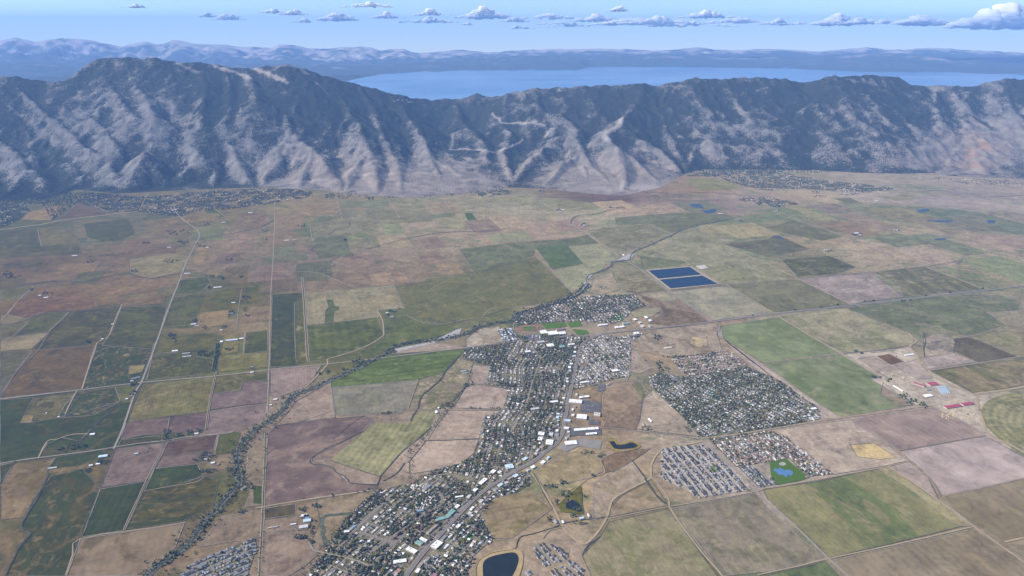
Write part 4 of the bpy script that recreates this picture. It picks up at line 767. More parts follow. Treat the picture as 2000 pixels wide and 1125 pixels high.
 ([(1676,700),(1708,696),(1750,722),(1725,725),(1700,714)],(160,142,130),(154,136,124),(164,146,134),dict()),
 ([(1712,696),(1737,692),(1767,707),(1740,713)],(116,90,80),(106,82,72),(130,102,88),dict(Scale=60)),
 ([(1747,715),(1792,702),(1822,739),(1792,742)],(162,145,134),(156,138,128),(168,150,140),dict()),
 ([(1802,700),(1862,690),(1905,707),(1812,722)],(166,148,138),(158,140,130),(172,154,144),dict()),
 ([(1804,653),(1850,652),(1865,668),(1862,690),(1806,698),(1803,675)],(158,142,124),(120,112,104),(166,150,132),dict(Scale=160)),
 ([(516,994),(577,985),(577,1006),(517,1014)],(104,98,78),(96,94,72),(120,108,88),dict()),
 ([(516,1016),(577,1008),(610,1012),(600,1035),(512,1041)],(158,138,122),(148,128,114),(164,144,130),dict()),
 ([(512,1043),(575,1032),(605,1062),(625,1079),(595,1106),(562,1125),(508,1125)],(158,137,122),(146,124,112),(166,145,130),dict(Scale=260)),
 ([(617,976),(732,959),(725,979),(675,1012),(650,1059),(635,1069),(610,1056),(625,1019)],(156,137,114),(140,124,100),(164,146,122),dict(Scale=260)),
 ([(485,880),(512,846),(519,880),(514,985),(478,990),(490,960),(480,940)],(160,142,124),(150,134,114),(168,150,132),dict(Scale=240)),
 ([(495,949),(512,950),(511,985),(495,984)],(86,112,68),(80,104,62),(96,114,74),dict()),
 ([(432,1009),(512,997),(509,1062),(462,1056),(390,1069)],(156,137,120),(148,130,112),(164,144,128),dict(Scale=300)),
 ([(312,660),(425,650),(425,680),(350,688),(300,695)],(102,113,80),(92,106,72),(120,120,90),dict(Scale=300)),
 ([(297,697),(348,690),(417,702),(412,730),(287,742)],(94,110,76),(86,102,68),(140,128,100),dict(Scale=300)),
 ([(427,695),(523,688),(523,717),(425,727)],(130,135,84),(122,128,78),(138,140,94),dict(Scale=300)),
 ([(480,650),(523,645),(523,685),(477,692)],(88,105,74),(80,98,66),(100,112,82),dict()),
 ([(430,850),(455,844),(470,846),(455,885),(421,889)],(102,122,82),(96,116,78),(110,124,88),dict()),
 ([(38,429),(52,416),(125,398),(122,404),(100,430)],(166,140,112),(158,132,106),(140,116,100),dict(Scale=500)),
 ([(120,428),(155,393),(212,415),(200,420)],(112,102,112),(118,108,116),(130,120,122),dict(Scale=500)),
 ([(400,412),(420,409),(440,422),(415,426)],(76,114,78),(74,110,76),(80,118,82),dict()),
 ([(1340,350),(1380,348),(1440,358),(1440,370),(1365,372)],(120,134,98),(112,128,92),(146,142,112),dict(Scale=500)),
 ([(1080,390),(1170,397),(1190,405),(1120,412),(1095,408)],(140,138,112),(128,130,106),(156,146,122),dict(Scale=500)),
 ([(905,392),(985,385),(1040,395),(1030,402),(920,400)],(146,142,118),(138,134,112),(158,148,126),dict(Scale=500)),
 ([(1000,383),(1040,380),(1062,388),(1010,390)],(150,146,116),(140,140,110),(156,150,122),dict()),
 ([(1630,388),(1660,386),(1690,400),(1650,398)],(104,122,98),(100,118,94),(110,126,104),dict()),
 ([(1710,384),(1770,380),(1800,388),(1750,392)],(146,142,122),(138,136,116),(156,148,128),dict()),
]
zf = .10
for i, (pts, A, B, Cc, op) in enumerate(FIELDS):
    pyc = sum(p[1] for p in pts)/len(pts); pxc = sum(p[0] for p in pts)/len(pts); op = dict(op); kn = op.pop('kindn', 'field')
    green = A[1] > A[0]+4
    op.setdefault('Scale', 420); op.setdefault('Stripe', .03); op.setdefault('StripeWidth', 18+(i*7) % 23); op.setdefault('Angle', -(A_NS if i % 3 else A_EW)); op['Seed'] = i*3.7; op['Stretch'] = op.get('Stretch', 1)
    w = P(pts); w = [(x, y, zf) for x, y in w]; zf += .012
    m = field_mat(kn, *[alb(seen(q, pxc, pyc), pyc) for q in (A, B, Cc)], **op)
    link(kn if kn != 'field' else ('pasture' if green else 'ploughed_field' if A[0]-A[1] > 14 and abs(A[0]-A[2]) < 34 else 'field'), mesh('field', w, [tuple(range(len(w)))], [m]), kind='structure')
# smaller parcels of the section grid between the surveyed fields
rp = random.Random(21); cA, sA = math.cos(A_NS), math.sin(A_NS)
taken = [P(f[0]) for f in FIELDS]
def parcels(px0, px1, py0, py1, n, lo, hi):
    global zf
    k = 0
    for t in range(n*8):
        if k >= n: break
        px, py = rp.uniform(px0, px1), rp.uniform(py0, py1); x, y = at(px, py); L, W = rp.uniform(lo, hi), rp.uniform(lo*.6, hi*.7)
        u = round((x*cA+y*sA)/130)*130; v = round((-x*sA+y*cA)/130)*130; L = round(L/130)*130; W = max(130, round(W/130)*130)
        q = [(u, v), (u+L, v), (u+L, v+W), (u, v+W)]; q = [(a*cA-b*sA, a*sA+b*cA) for a, b in q]
        xs = np.array([a for a, b in q]+[sum(a for a, b in q)/4]); ys = np.array([b for a, b in q]+[sum(b for a, b in q)/4])
        if any(pip(xs, ys, w).any() for w in taken): continue
        c, g = land_at(xs[-1:], ys[-1:]); c = c[0]; kind = rp.random(); f = rp.uniform(.82, 1.22)
        if kind < .28: A = c*np.array([.72, .92, .70])*f; nm = 'pasture'
        elif kind < .75: A = c*np.array([1.08, 1.04, .98])*f; nm = 'field'
        else: A = c*np.array([.95, .88, .92])*f; nm = 'field'
        A = np.clip(A, .012, .7); m = field_mat(nm, A, A*rp.uniform(.8, .95), A*rp.uniform(1.08, 1.25), Scale=rp.uniform(200, 500), Seed=t*1.3, Angle=-A_NS, StripeWidth=rp.uniform(30, 90), Stripe=rp.choice([0, 0, .03, .05]), Fine=.35)
        w = q; taken.append(w); link(nm, mesh(nm, [(a, b, zf) for a, b in w], [(0, 1, 2, 3)], [m]), kind='structure'); zf += .008; k += 1
parcels(250, 1000, 395, 470, 34, 400, 900); parcels(380, 900, 470, 560, 26, 260, 700); parcels(1050, 1400, 395, 470, 14, 400, 900); parcels(1420, 2000, 400, 520, 40, 400, 1000); parcels(0, 330, 480, 600, 20, 260, 700); parcels(330, 530, 580, 700, 14, 150, 400)
MARGIN = plain('field_margin', (.085, .08, .06), var=.5, scale=22); MARGIN2 = plain('field_margin_pale', (.2, .175, .14), var=.4, scale=22)
for i, f in enumerate(FIELDS):
    pts = f[0]
    if 'kindn' in f[4] or sum(p[1] for p in pts)/len(pts) < 500: continue
    ribbon('field_margin', pts+[pts[0]], 4.5, MARGIN if i % 2 else MARGIN2, 2.6+i*.002, jag=.45, smoothn=False)
# centre-pivot circle
ca, cb, cc_ = [np.array(at(*q)) for q in ((1970,770),(1918,797),(1965,868))]
def circum(a, b, c):
    d = 2*(a[0]*(b[1]-c[1])+b[0]*(c[1]-a[1])+c[0]*(a[1]-b[1]))
    return np.array([((a@a)*(b[1]-c[1])+(b@b)*(c[1]-a[1])+(c@c)*(a[1]-b[1]))/d, ((a@a)*(c[0]-b[0])+(b@b)*(a[0]-c[0])+(c@c)*(b[0]-a[0]))/d])
cen = circum(ca, cb, cc_); R = np.hypot(*(ca-cen))
pm = field_mat('pivot_crop', *[alb(seen(q, 1960, 830), 830) for q in ((138,132,98), (124,124,88), (150,140,110))], Scale=500.)
nt = pm.node_tree; g = [n for n in nt.nodes if n.type == 'GROUP'][0]; geo = N(nt, 'ShaderNodeNewGeometry'); vd = N(nt, 'ShaderNodeVectorMath', operation='DISTANCE'); nt.links.new(geo.outputs['Position'], vd.inputs[0]); vd.inputs[1].default_value = (cen[0], cen[1], 3)
mu = N(nt, 'ShaderNodeMath', operation='MULTIPLY'); mu.inputs[1].default_value = 2*math.pi/48; nt.links.new(vd.outputs['Value'], mu.inputs[0]); si = N(nt, 'ShaderNodeMath', operation='SINE'); nt.links.new(mu.outputs[0], si.inputs[0])
rg = ramp(nt, -1, 1); rg.inputs[3].default_value = .88; rg.inputs[4].default_value = 1.12; nt.links.new(si.outputs[0], rg.inputs[0]); vs = N(nt, 'ShaderNodeVectorMath', operation='SCALE'); nt.links.new(g.outputs[0], vs.inputs[0]); nt.links.new(rg.outputs[0], vs.inputs[3]); nt.links.new(vs.outputs[0], nt.nodes['Principled BSDF'].inputs['Base Color'])
w = [(cen[0]+R*math.cos(t), cen[1]+R*math.sin(t), zf+.1) for t in np.linspace(0, 2*math.pi, 97)[:-1]]
link('pivot_field', mesh('pivot_field', w, [tuple(range(96))], [pm]), kind='structure')

# ------------------------------------------------------------------ ribbons: roads, tracks, ditches, creeks, the river
ASPH = plain('asphalt', alb((132,130,138), 900), var=.12, scale=60); PAVE = plain('pale_road', alb((158,152,152), 780), var=.1, scale=60)
DIRT = plain('dirt_track', alb((176,161,143), 800), var=.15, scale=40); DIRT2 = plain('gravel_road', alb((168,155,143), 800), var=.15, scale=40)
DITCH = plain('ditch_scrub', (.05, .05, .036), var=.5, scale=25); OLIVE = plain('reed_channel', (.06, .07, .045), var=.5, scale=30)
BANK = plain('gravel_bank', (.17, .15, .13), var=.35, scale=30); CREEK = water_mat('creek_water', (.03, .05, .07), .3)
RIVER = water_mat('river_water', (.03, .035, .03), .5, .25); SEAL = plain('concrete_edge', (.35, .34, .33), var=.1)
ROADS = [ # paved
 ('farm_road', [(-60,787),(0,780),(150,763),(270,748),(420,735),(545,720),(640,711),(750,699),(880,683),(905,680),(985,669)], 15, 'P'),
 ('valley_road', [(341,400),(342,412),(356,428),(372,440),(390,457),(378,485),(365,510),(352,545),(344,565),(330,600),(310,657),(285,725),(276,747),(262,772),(240,837),(222,877)], 15, 'P'),
 ('farm_road', [(0,906),(35,900),(112,890),(180,881),(222,874),(275,866),(325,861),(362,854),(430,848),(455,844)], 11, 'P'),
 ('lane', [(537,392),(535,475),(529,575),(527,640),(525,725),(522,807)], 9, 'D'),
 ('lane', [(519,844),(517,919),(514,994),(507,1125)], 10, 'X'),
 ('lane', [(238,595),(222,632),(212,657),(200,664),(189,671),(185,685),(172,722),(160,760)], 10, 'D'),
 ('lane', [(150,764),(135,792),(126,812)], 11, 'D'),
 ('dirt_road', [(75,895),(92,863),(112,858),(140,849),(172,848)], 9, 'D'),
 ('ditch', [(590,542),(594,585),(597,637),(602,707)], 14, 'X'),
 ('cross_valley_road', [(1020,372),(1042,384),(1092,417),(1120,440),(1147,457),(1215,504),(1250,526),(1305,567),(1390,628)], 17, 'P'),
 ('farm_track', [(1330,505),(1350,519),(1410,555),(1422,558),(1500,605),(1510,611)], 16, 'D'),
 ('farm_track', [(1407,477),(1500,516),(1557,544),(1660,594)], 16, 'D'),
 ('farm_track', [(1310,567),(1420,556),(1500,549),(1557,544),(1697,531),(1805,520),(1900,508)], 9, 'D'),
 ('farm_track', [(1805,520),(1922,565)], 18, 'D'),
 ('valley_road', [(1400,338),(1437,360),(1475,387),(1515,410),(1550,426),(1650,462),(1687,477),(1762,510)], 15, 'P'),
 ('farm_track', [(1520,619),(1595,664),(1640,690),(1670,708),(1720,736)], 14, 'D'),
 ('farm_track', [(1697,741),(1752,772),(1782,792)], 7, 'X'),
 ('farm_track', [(1490,710),(1560,700),(1640,690)], 9, 'D'),
 ('farm_road', [(1370,857),(1430,850),(1500,839),(1612,821),(1822,792)], 17, 'D'),
 ('canal_track', [(1775,651),(1782,660),(1790,667),(1777,677),(1791,695),(1797,710),(1805,722),(1825,737),(1900,770),(1908,778),(1912,800),(1922,830),(1932,848),(1987,877),(2040,905)], 20, 'D'),
 ('farm_track', [(1815,724),(1910,710),(1990,697),(2050,690)], 12, 'D'),
 ('farm_track', [(1900,770),(1950,764),(2000,756),(2060,748)], 24, 'D'),
 ('farm_track', [(1822,667),(1895,657),(1930,648),(1960,637)], 9, 'D'),
 ('farm_track', [(1803,700),(1862,690)], 7, 'D'),
 ('farm_track', [(1490,955),(1560,944),(1735,911),(1775,901)], 11, 'D'),
 ('farm_track', [(1735,911),(1770,934),(1837,981),(1902,1029),(2000,1099),(2040,1125)], 14, 'D'),
 ('farm_track', [(1775,901),(1800,916),(1815,935),(1828,956),(1835,972),(1860,995),(1902,1029)], 7, 'D'),
 ('farm_track', [(1480,1124),(1500,1119),(1560,1106),(1617,1092),(1740,1066),(1902,1029)], 10, 'D'),
 ('farm_track', [(1842,969),(1920,952),(2000,934)], 8, 'D'),
 ('farm_track', [(1962,1059),(2000,1051)], 14, 'D'),
 ('farm_track', [(1755,881),(1840,866),(1923,852)], 5, 'X'),
 ('farm_track', [(1700,843),(1730,864),(1755,881),(1775,900)], 6, 'D'),
 ('town_road', [(1372,862),(1400,886),(1435,916),(1475,958),(1500,984),(1525,1004),(1575,1049),(1617,1091),(1655,1125),(1680,1150)], 14, 'P'),
 ('farm_track', [(1307,991),(1325,1019),(1370,1078),(1410,1125),(1425,1150)], 12, 'D'),
 ('farm_track', [(1187,1014),(1250,1001),(1307,990),(1400,975),(1475,961),(1490,956)], 9, 'D'),
 ('haul_road', [(1272,934),(1250,946),(1215,964),(1197,976),(1190,994),(1185,1011),(1172,1034),(1155,1054),(1142,1063),(1125,1056),(1100,1031),(1082,994),(1057,951),(1040,926)], 15, 'D'),
 ('haul_road', [(1307,991),(1305,974),(1292,955),(1282,940),(1272,934)], 12, 'D'),
 ('haul_road', [(1272,936),(1271,920),(1275,900),(1290,880),(1305,872),(1345,868),(1372,862)], 17, 'D'),
 ('levee_track', [(1060,1052),(1075,1036),(1100,1031)], 8, 'D'),
 ('canal_track', [(737,607),(747,627),(749,645),(747,657),(717,676),(675,692),(642,701),(640,707),(637,716),(612,742),(587,765),(565,780)], 13, 'D'),
 ('ranch_drive', [(795,617),(825,630),(862,634),(905,625),(940,621),(955,605),(987,602),(1040,596)], 8, 'D'),
 ('farm_road', [(500,994),(512,991),(612,974),(685,964),(725,958)], 11, 'D'),
 ('farm_track', [(362,1021),(300,1031),(157,1053),(142,1084),(129,1125)], 8, 'D'),
 ('ditch', [(327,864),(287,939),(242,1036)], 8, 'X'),
 ('lane', [(427,850),(424,866),(420,881)], 8, 'D'),
 ('ditch', [(423,725),(412,775),(402,840)], 8, 'X'),
 ('farm_track', [(797,800),(807,770),(817,742)], 6, 'D'),
 ('farm_track', [(797,801),(875,801),(975,801)], 5, 'D'),
 ('farm_track', [(645,747),(650,790),(653,812)], 6, 'D'),
 ('farm_track', [(282,960),(330,951),(380,943),(400,932)], 5, 'D'),
 ('lane', [(658,381),(662,405),(669,430)], 10, 'D'),
 ('lane', [(758,389),(768,405),(781,427)], 10, 'D'),
 ('lane', [(818,388),(828,398),(846,411)], 10, 'D'),
 ('foot_road', [(620,381),(660,381),(760,384),(850,384),(930,378)], 9, 'D'),
 ('lane', [(415,405),(432,418),(450,432)], 10, 'D'),
 ('foothill_highway', [(-40,450),(0,449),(40,444),(85,438),(130,429),(200,421),(260,414),(330,410)], 34, 'D'),
 ('lane', [(162,392),(185,403),(212,415)], 14, 'D'),
 ('lane', [(290,376),(280,395),(272,412)], 12, 'D'),
 ('lane', [(73,446),(77,465),(81,481)], 8, 'D'),
 ('lane', [(605,438),(608,458),(611,472)], 8, 'D'),
 ('farm_track', [(1265,437),(1290,449),(1310,457)], 7, 'D'),
 ('farm_track', [(500,532),(560,530),(620,533),(650,545),(690,560)], 8, 'D'),
 ('farm_track', [(887,540),(870,550),(850,560),(832,572)], 8, 'D'),
 ('farm_track', [(897,487),(912,510),(928,535)], 5, 'X'),
 ('farm_track', [(1047,500),(1080,530),(1118,572)], 8, 'D'),
 ('farm_track', [(770,557),(780,580),(790,604)], 8, 'X'),
 ('farm_track', [(341,550),(370,545),(402,541)], 5, 'D'),
 ('farm_track', [(340,581),(375,576),(408,571),(450,563),(500,560)], 6, 'D'),
 ('farm_track', [(472,565),(468,590),(464,620),(463,640)], 6, 'D'),
 ('farm_track', [(318,640),(360,636),(420,630),(470,628)], 6, 'D'),
 ('farm_track', [(296,696),(312,691),(350,688)], 9, 'D'),
 ('farm_track', [(478,650),(476,680),(474,694)], 5, 'D'),
 ('farm_track', [(97,648),(70,690),(37,720),(0,772)], 5, 'X'),
 ('farm_track', [(0,628),(15,612),(37,586),(65,560)], 8, 'D'),
 ('farm_track', [(135,610),(115,630),(97,647)], 8, 'D'),
 ('creek_path', [(1245,650),(1232,680),(1229,726),(1224,745)], 8, 'P'),
 ('creek_path', [(1255,742),(1254,752),(1262,762),(1300,802),(1335,838),(1367,856)], 7, 'P'),
 ('creek_path', [(1168,768),(1177,775),(1178,795),(1186,810),(1184,822),(1178,834)], 5, 'D'),
 ('town_road', [(1090,836),(1180,836),(1250,843),(1320,850),(1363,858)], 9, 'P'),
 ('pond_path', [(1232,878),(1200,885),(1176,898),(1174,905),(1181,924),(1150,935),(1115,962),(1090,985)], 6, 'D'),
 ('canal_road', [(1405,636),(1404,648),(1412,662),(1440,690),(1490,730),(1560,775),(1610,818)], 10, 'P'),
 ('town_road', [(1004,632),(1003,645),(1012,662),(1030,675),(1050,690),(1055,700),(1048,725),(1040,745),(1030,785),(1025,800)], 9, 'P'),
 ('town_road', [(1215,620),(1235,635),(1247,645)], 10, 'P'),
 ('town_road', [(985,669),(1060,662),(1100,658),(1150,656)], 12, 'P'),
 ('highway', [(782,1140),(820,1088),(855,1049),(900,1001),(945,959),(1000,924),(1045,900),(1067,881),(1085,868),(1096,852),(1100,840),(1107,800),(1114,765),(1120,732),(1126,705),(1132,680),(1141,668),(1155,660),(1190,651),(1275,642),(1390,629),(1500,615),(1660,597),(1812,580),(2000,559),(2100,548)], 21, 'A'),
 ('town_street', [(725,1080),(780,1040),(828,1003),(850,994),(862,983),(864,973),(855,962)], 10, 'A'),
 ('town_street', [(650,1084),(700,1097),(722,1108)], 10, 'P'),('town_street', [(606,1060),(612,1075),(630,1080),(655,1086)], 9, 'P'),
 ('town_street', [(655,1078),(680,1050),(700,1030),(760,975)], 10, 'A'),('town_street', [(722,1108),(745,1085),(790,1040)], 10, 'A'),('town_street', [(700,1040),(740,1052),(775,1062)], 9, 'A'),
 ('town_street', [(808,1035),(835,1045),(852,1052)], 9, 'P'),('town_street', [(1105,760),(1060,762),(1015,770)], 9, 'P'),
]
ROADW = []
zr = 3.0
for nm, pts, wd, k in ROADS:
    zr += .012
    if k == 'A':
        ribbon('road_verge', pts, wd+7, PAVE, zr-.3, n=4)
        ribbon(nm, pts, wd*.88, ASPH, zr, n=4)
        if wd > 20: ribbon('median_strip', pts, 2, PAVE, zr+.4, n=4)
    elif k == 'P': ribbon(nm, pts, wd*.9, PAVE, zr)
    elif k == 'D':
        ribbon(nm, pts, wd*.85, DIRT if zr % .024 < .012 else DIRT2, zr, jag=.12)
    else:
        ribbon('ditch_bank', pts, wd*1.8, DIRT2, zr-.1, jag=.2); ribbon('ditch', pts, wd*.8, DITCH, zr+.3, jag=.3)
    ROADW.append((P(smooth_line(pts, 3)), wd))
CREEKS = [
 ([(0,565),(40,559),(100,550),(155,550),(192,544),(220,538),(250,534),(262,539),(270,541),(295,544),(325,539),(350,534),(358,532)], 12),
 ([(0,637),(37,630),(60,622),(72,617),(100,610),(140,609),(190,604),(240,599),(275,592),(310,584),(337,577)], 11),
 ([(392,467),(425,460),(450,457),(500,446),(520,438),(535,430)], 14),([(715,487),(735,482),(752,477),(800,465),(830,460),(857,455),(890,453),(925,452),(960,450),(995,446)], 16),
 ([(625,532),(630,528),(647,522),(655,518),(645,512),(655,505),(670,502),(688,500),(687,495),(683,492)], 9),([(682,432),(683,440),(675,445),(655,450),(648,455),(640,460)], 13),([(655,472),(640,476),(618,482),(608,488),(618,492),(621,498)], 11),
 ([(1115,437),(1118,428),(1127,422),(1140,420),(1162,419),(1190,411),(1220,406)], 14),([(1040,384),(1120,388),(1200,392),(1275,384),(1375,376),(1475,384)], 14),([(1275,395),(1340,392),(1420,391),(1480,393)], 12),
 ([(897,695),(888,705),(872,722),(866,732),(860,742),(842,758),(825,772),(819,785),(817,797),(812,804),(805,815),(802,823)], 10),
 ([(1770,375),(1800,374),(1832,372),(1860,376),(1887,379),(1937,384),(2000,382)], 14),([(95,926),(82,956),(72,975),(60,994),(48,1015),(42,1029),(48,1035),(60,1041),(55,1050),(45,1059),(35,1074),(28,1090),(22,1101),(10,1125)], 8),
 ([(237,783),(210,808),(182,832),(175,845),(165,855),(152,862)], 10),([(30,900),(15,922),(0,945)], 7),
 ([(707,844),(690,852),(662,866),(640,875),(625,884),(610,894),(606,900),(607,906),(625,908),(640,911),(650,914),(660,925),(672,930),(680,938),(684,944),(710,946),(737,948)], 6),
 ([(645,899),(690,915),(742,931)], 5),([(712,812),(690,825),(672,840),(650,858)], 4),([(537,832),(590,823),(650,803)], 4),([(519,890),(530,880),(541,875)], 4),
 ([(742,931),(748,925),(765,905),(780,888),(790,878),(820,855),(842,834)], 6),([(735,950),(740,940),(742,931)], 9),([(748,940),(775,925),(790,905)], 6),
 ([(1000,1074),(1008,1070),(1010,1060),(1017,1049),(1037,1044),(1082,1031),(1100,1029)], 5),([(1082,1030),(1112,1020),(1187,1010)], 5),([(1040,924),(1053,945),(1067,975),(1080,994)], 5),
 ([(1137,1086),(1150,1065),(1172,1049)], 8),([(1260,935),(1280,965),(1300,985)], 14),([(1235,901),(1262,935)], 8),
 ([(245,826),(285,820),(332,814),(405,804)], 4),([(410,801),(460,794),(521,787)], 5),([(835,861),(880,860),(935,857)], 5),([(0,450),(60,447)], 6),([(1090,585),(1130,545)], 3),([(200,500),(300,488),(360,478)], 7),([(55,540),(120,500),(170,498),(260,500)], 6),
 ([(1250,577),(1240,574),(1290,568)], 5),([(1310,569),(1420,558)], 4),([(590,572),(770,557)], 4),([(928,535),(1045,503)], 3),([(730,409),(742,439),(790,455)], 4),([(837,412),(858,443)], 4),([(640,432),(670,410)], 5),([(950,403),(975,425),(995,446)], 5),([(1805,522),(1850,514),(1880,508),(1870,515)], 8),([(1700,690),(1750,684)], 5),
 ([(1675,702),(1700,716),(1722,732),(1740,742)], 5),([(1713,685),(1800,677)], 3),([(1860,741),(1905,771)], 4),([(1804,652),(1808,668),(1804,680),(1806,697)], 8),
]
for pts, wd in CREEKS: ribbon('creek' if wd > 8 else 'ditch', pts, wd, DITCH, 3.4+.01*wd, jag=.35)
ribbon('reed_channel', [(730,979),(700,1000),(675,1004),(650,1006),(632,1010),(627,1019),(630,1030),(632,1045),(635,1069)], 22, OLIVE, 2.9, jag=.3)
RIVERPTS = [(1437,425),(1415,430),(1390,435),(1360,441),(1330,450),(1315,458),(1300,465),(1280,474),(1262,482),(1248,487),(1240,491),(1232,500),(1230,507),(1215,510),(1197,512),(1193,520),(1175,530),(1152,537),(1146,548),(1146,560),(1135,572),(1120,580),(1095,590),(1075,596),(1040,606),(1010,615),(1000,628),(965,632),(937,638),(925,645),(912,652),(880,660),(850,664),(810,669),(775,675),(760,686),(745,696),(728,704),(710,712),(675,730),(640,745),(600,762),(575,772),(560,790),(550,805),(525,825),(500,837),(487,851),(475,865),(467,876),(463,890),(464,906),(468,925),(469,944),(457,956),(440,975),(425,994),(410,1010),(395,1024),(385,1042),(375,1056),(340,1085),(300,1114),(280,1135)]
i8 = next(i for i, p in enumerate(RIVERPTS) if p[1] > 690)
SCRUB = plain('scrub', (.10, .10, .062), var=.45, scale=14)
ribbon('river_scrub', RIVERPTS[i8:], 46, SCRUB, 2.5, jag=.55)
ribbon('river_scrub', RIVERPTS[:i8+1], 26, SCRUB, 2.45, jag=.55)
ribbon('river_bed', RIVERPTS, 18, BANK, 2.6, jag=.5)
ribbon('river', RIVERPTS, 11, RIVER, 3.9, jag=.3)
SAND = plain('river_sand', (.27, .25, .23), var=.25, scale=40)
for nm, q in (('gravel_bar', [(770,682),(800,676),(850,667),(850,671),(800,682),(778,688)]), ('gravel_bar', [(855,662),(890,645),(902,641),(898,652),(870,664)]), ('gravel_bar', [(1185,512),(1210,509),(1232,507),(1240,495),(1234,494),(1205,508)]), ('gravel_bar', [(1140,555),(1148,540),(1160,534),(1150,545),(1147,562),(1138,572)])):
    link(nm, mesh(nm, [(x, y, 3.2) for x, y in P(q)], [tuple(range(len(q)))], [SAND]), kind='structure')

# ------------------------------------------------------------------ water and its banks
def sheet(name, pts, mat, z, world_pts=False, **pr):
    pr.setdefault('kind', 'structure'); w = pts if world_pts else P(pts)
    return link(name, mesh(name, [(x, y, z) for x, y in w], [tuple(range(len(w)))], [mat]), **pr)
POND = water_mat('pond_water', (.006, .020, .042), .3, .15); MARSH = water_mat('marsh_water', (.03, .05, .085), .4, .3); DARKW = water_mat('dark_pond', (.012, .016, .016), .3, .12); LEVEE = plain('levee', alb((176,166,156), 560), var=.12, scale=50)
sheet('levee', [(1260,528),(1349,520.5),(1407,555.5),(1308,566.5)], LEVEE, 4.4)
sheet('treatment_pond', [(1266,529),(1347,522),(1370,537),(1286,545)], POND, 5.0); sheet('treatment_pond', [(1288,547),(1372,539),(1402,555),(1310,564)], POND, 5.2)
sheet('gravel_pad', [(1358,520),(1376,518),(1383,524),(1368,527)], plain('pad', alb((200,195,200), 522)), 4.6)
def ring(px, py, rx, ry, n=40, w=0):
    return [(px+rx*math.cos(t), py+ry*math.sin(t)) for t in np.linspace(0, 2*math.pi, n+1)[:-1]]
PONDB = [(945,1140),(943,1118),(944,1100),(955,1090),(975,1084),(1000,1080),(1010,1084),(1013,1095),(1008,1112),(1000,1127),(990,1138)]
sheet('levee', smooth_line([(932,1150),(930,1110),(938,1091),(955,1082),(978,1075),(1003,1073),(1019,1079),(1022,1095),(1017,1118),(1005,1150)], 4), plain('pond_bank', alb((180,160,130), 1090), scale=30), 3.5)
ribbon('levee_track', [(932,1130),(931,1108),(940,1092),(957,1083),(980,1077),(1003,1075)], 4, DITCH, 4.0)
sheet('pond', smooth_line(PONDB, 3), DARKW, 4.2)
sheet('pond', smooth_line([(1190,863),(1200,863),(1204,869),(1220,869),(1232,865),(1242,868),(1245,872),(1238,876),(1220,878),(1205,878),(1197,874),(1190,863)], 2), DARKW, 4.2)
sheet('pond_margin', smooth_line([(1186,860),(1202,859),(1207,866),(1222,865),(1234,861),(1250,869),(1248,876),(1222,882),(1202,882),(1192,876),(1186,860)], 2), plain('reeds', alb((150,134,96), 870), var=.3, scale=15), 3.9)
sheet('pond', smooth_line([(1107,981),(1113,978),(1120,978),(1132,986),(1136,995),(1133,1001),(1120,997),(1107,994),(1105,987),(1107,981)], 3), DARKW, 4.2)
sheet('meadow', smooth_line([(1090,985),(1115,958),(1135,950),(1137,985),(1140,1005),(1115,1002),(1095,1000),(1090,985)], 2), plain('pond_meadow', alb((104,104,74), 980), var=.35, scale=40), 3.7)
for q, n_ in (([(1807,430),(1860,431),(1857,435),(1825,433)], 0), ([(1927,430),(1945,431),(1942,436),(1930,436)], 0), ([(1825,467),(1847,465),(1847,468),(1825,470)], 0), ([(1512,460),(1520,460),(1532,466),(1525,467)], 0), ([(1442,429),(1452,431),(1447,433)], 0), ([(1790,410),(1815,408),(1812,413),(1795,415)], 0), ([(1345,399),(1368,398),(1375,408),(1355,405)], 0), ([(1370,412),(1400,408),(1395,416),(1378,417)], 0)):
    sheet('marsh_water', q, MARSH, 3.8)
TEALW = plain('golf_water', alb((70,110,120), 765), rough=.3)
for q in ([(1396,757),(1405,754),(1414,754),(1411,759),(1400,761)], [(1381,764),(1390,763),(1398,770),(1392,772),(1384,768)], [(1394,775),(1402,772),(1405,778),(1398,780)]): sheet('small_lake', q, TEALW, 4.6)

# ------------------------------------------------------------------ the two towns and their suburbs
HW_LINES = [(w, wd) for w, wd in ROADW if wd >= 9]
EXCL = []          # (cx, cy, radius) kept clear of houses
def road_dist(x, y):
    x = np.asarray(x, float); y = np.asarray(y, float); d = np.full(x.shape, 1e9)
    for w, wd in HW_LINES: d = np.minimum(d, dist_poly(x, y, w)-wd/2)
    return d
ROOFS = dict(grey=(.20, .20, .215), dark=(.052, .054, .062), brown=(.16, .12, .10), tan=(.26, .21, .17), pale=(.42, .41, .405), white=(.66, .66, .66), terracotta=(.27, .17, .13), rust=(.17, .09, .075), blue=(.17, .24, .32), cream=(.44, .40, .34))
ROOFM = {k: plain('roof_'+k, v, var=.22, scale=9) for k, v in ROOFS.items()}
WALLM = {k: plain('wall_'+k, v, var=.08, scale=9) for k, v in dict(cream=(.42, .38, .32), white=(.5, .5, .48), tan=(.32, .26, .2), grey=(.3, .3, .3)).items()}
HOUSES = []; TREES = []
STREETM = plain('street_asphalt', alb((146,143,144), 900), var=.12, scale=50)
def town_ground(poly, c, z, name='town_ground', green=(96,100,84)):
    w = P(poly); pyc = sum(p[1] for p in poly)/len(poly)
    m = field_mat(name, alb(c, pyc), alb(green, pyc), alb(tuple(q+22 for q in c), pyc), Scale=90., Fine=.45, Balance=.5)
    link(name, mesh(name, [(x, y, z) for x, y in w], [tuple(range(len(w)))], [m]), kind='structure')
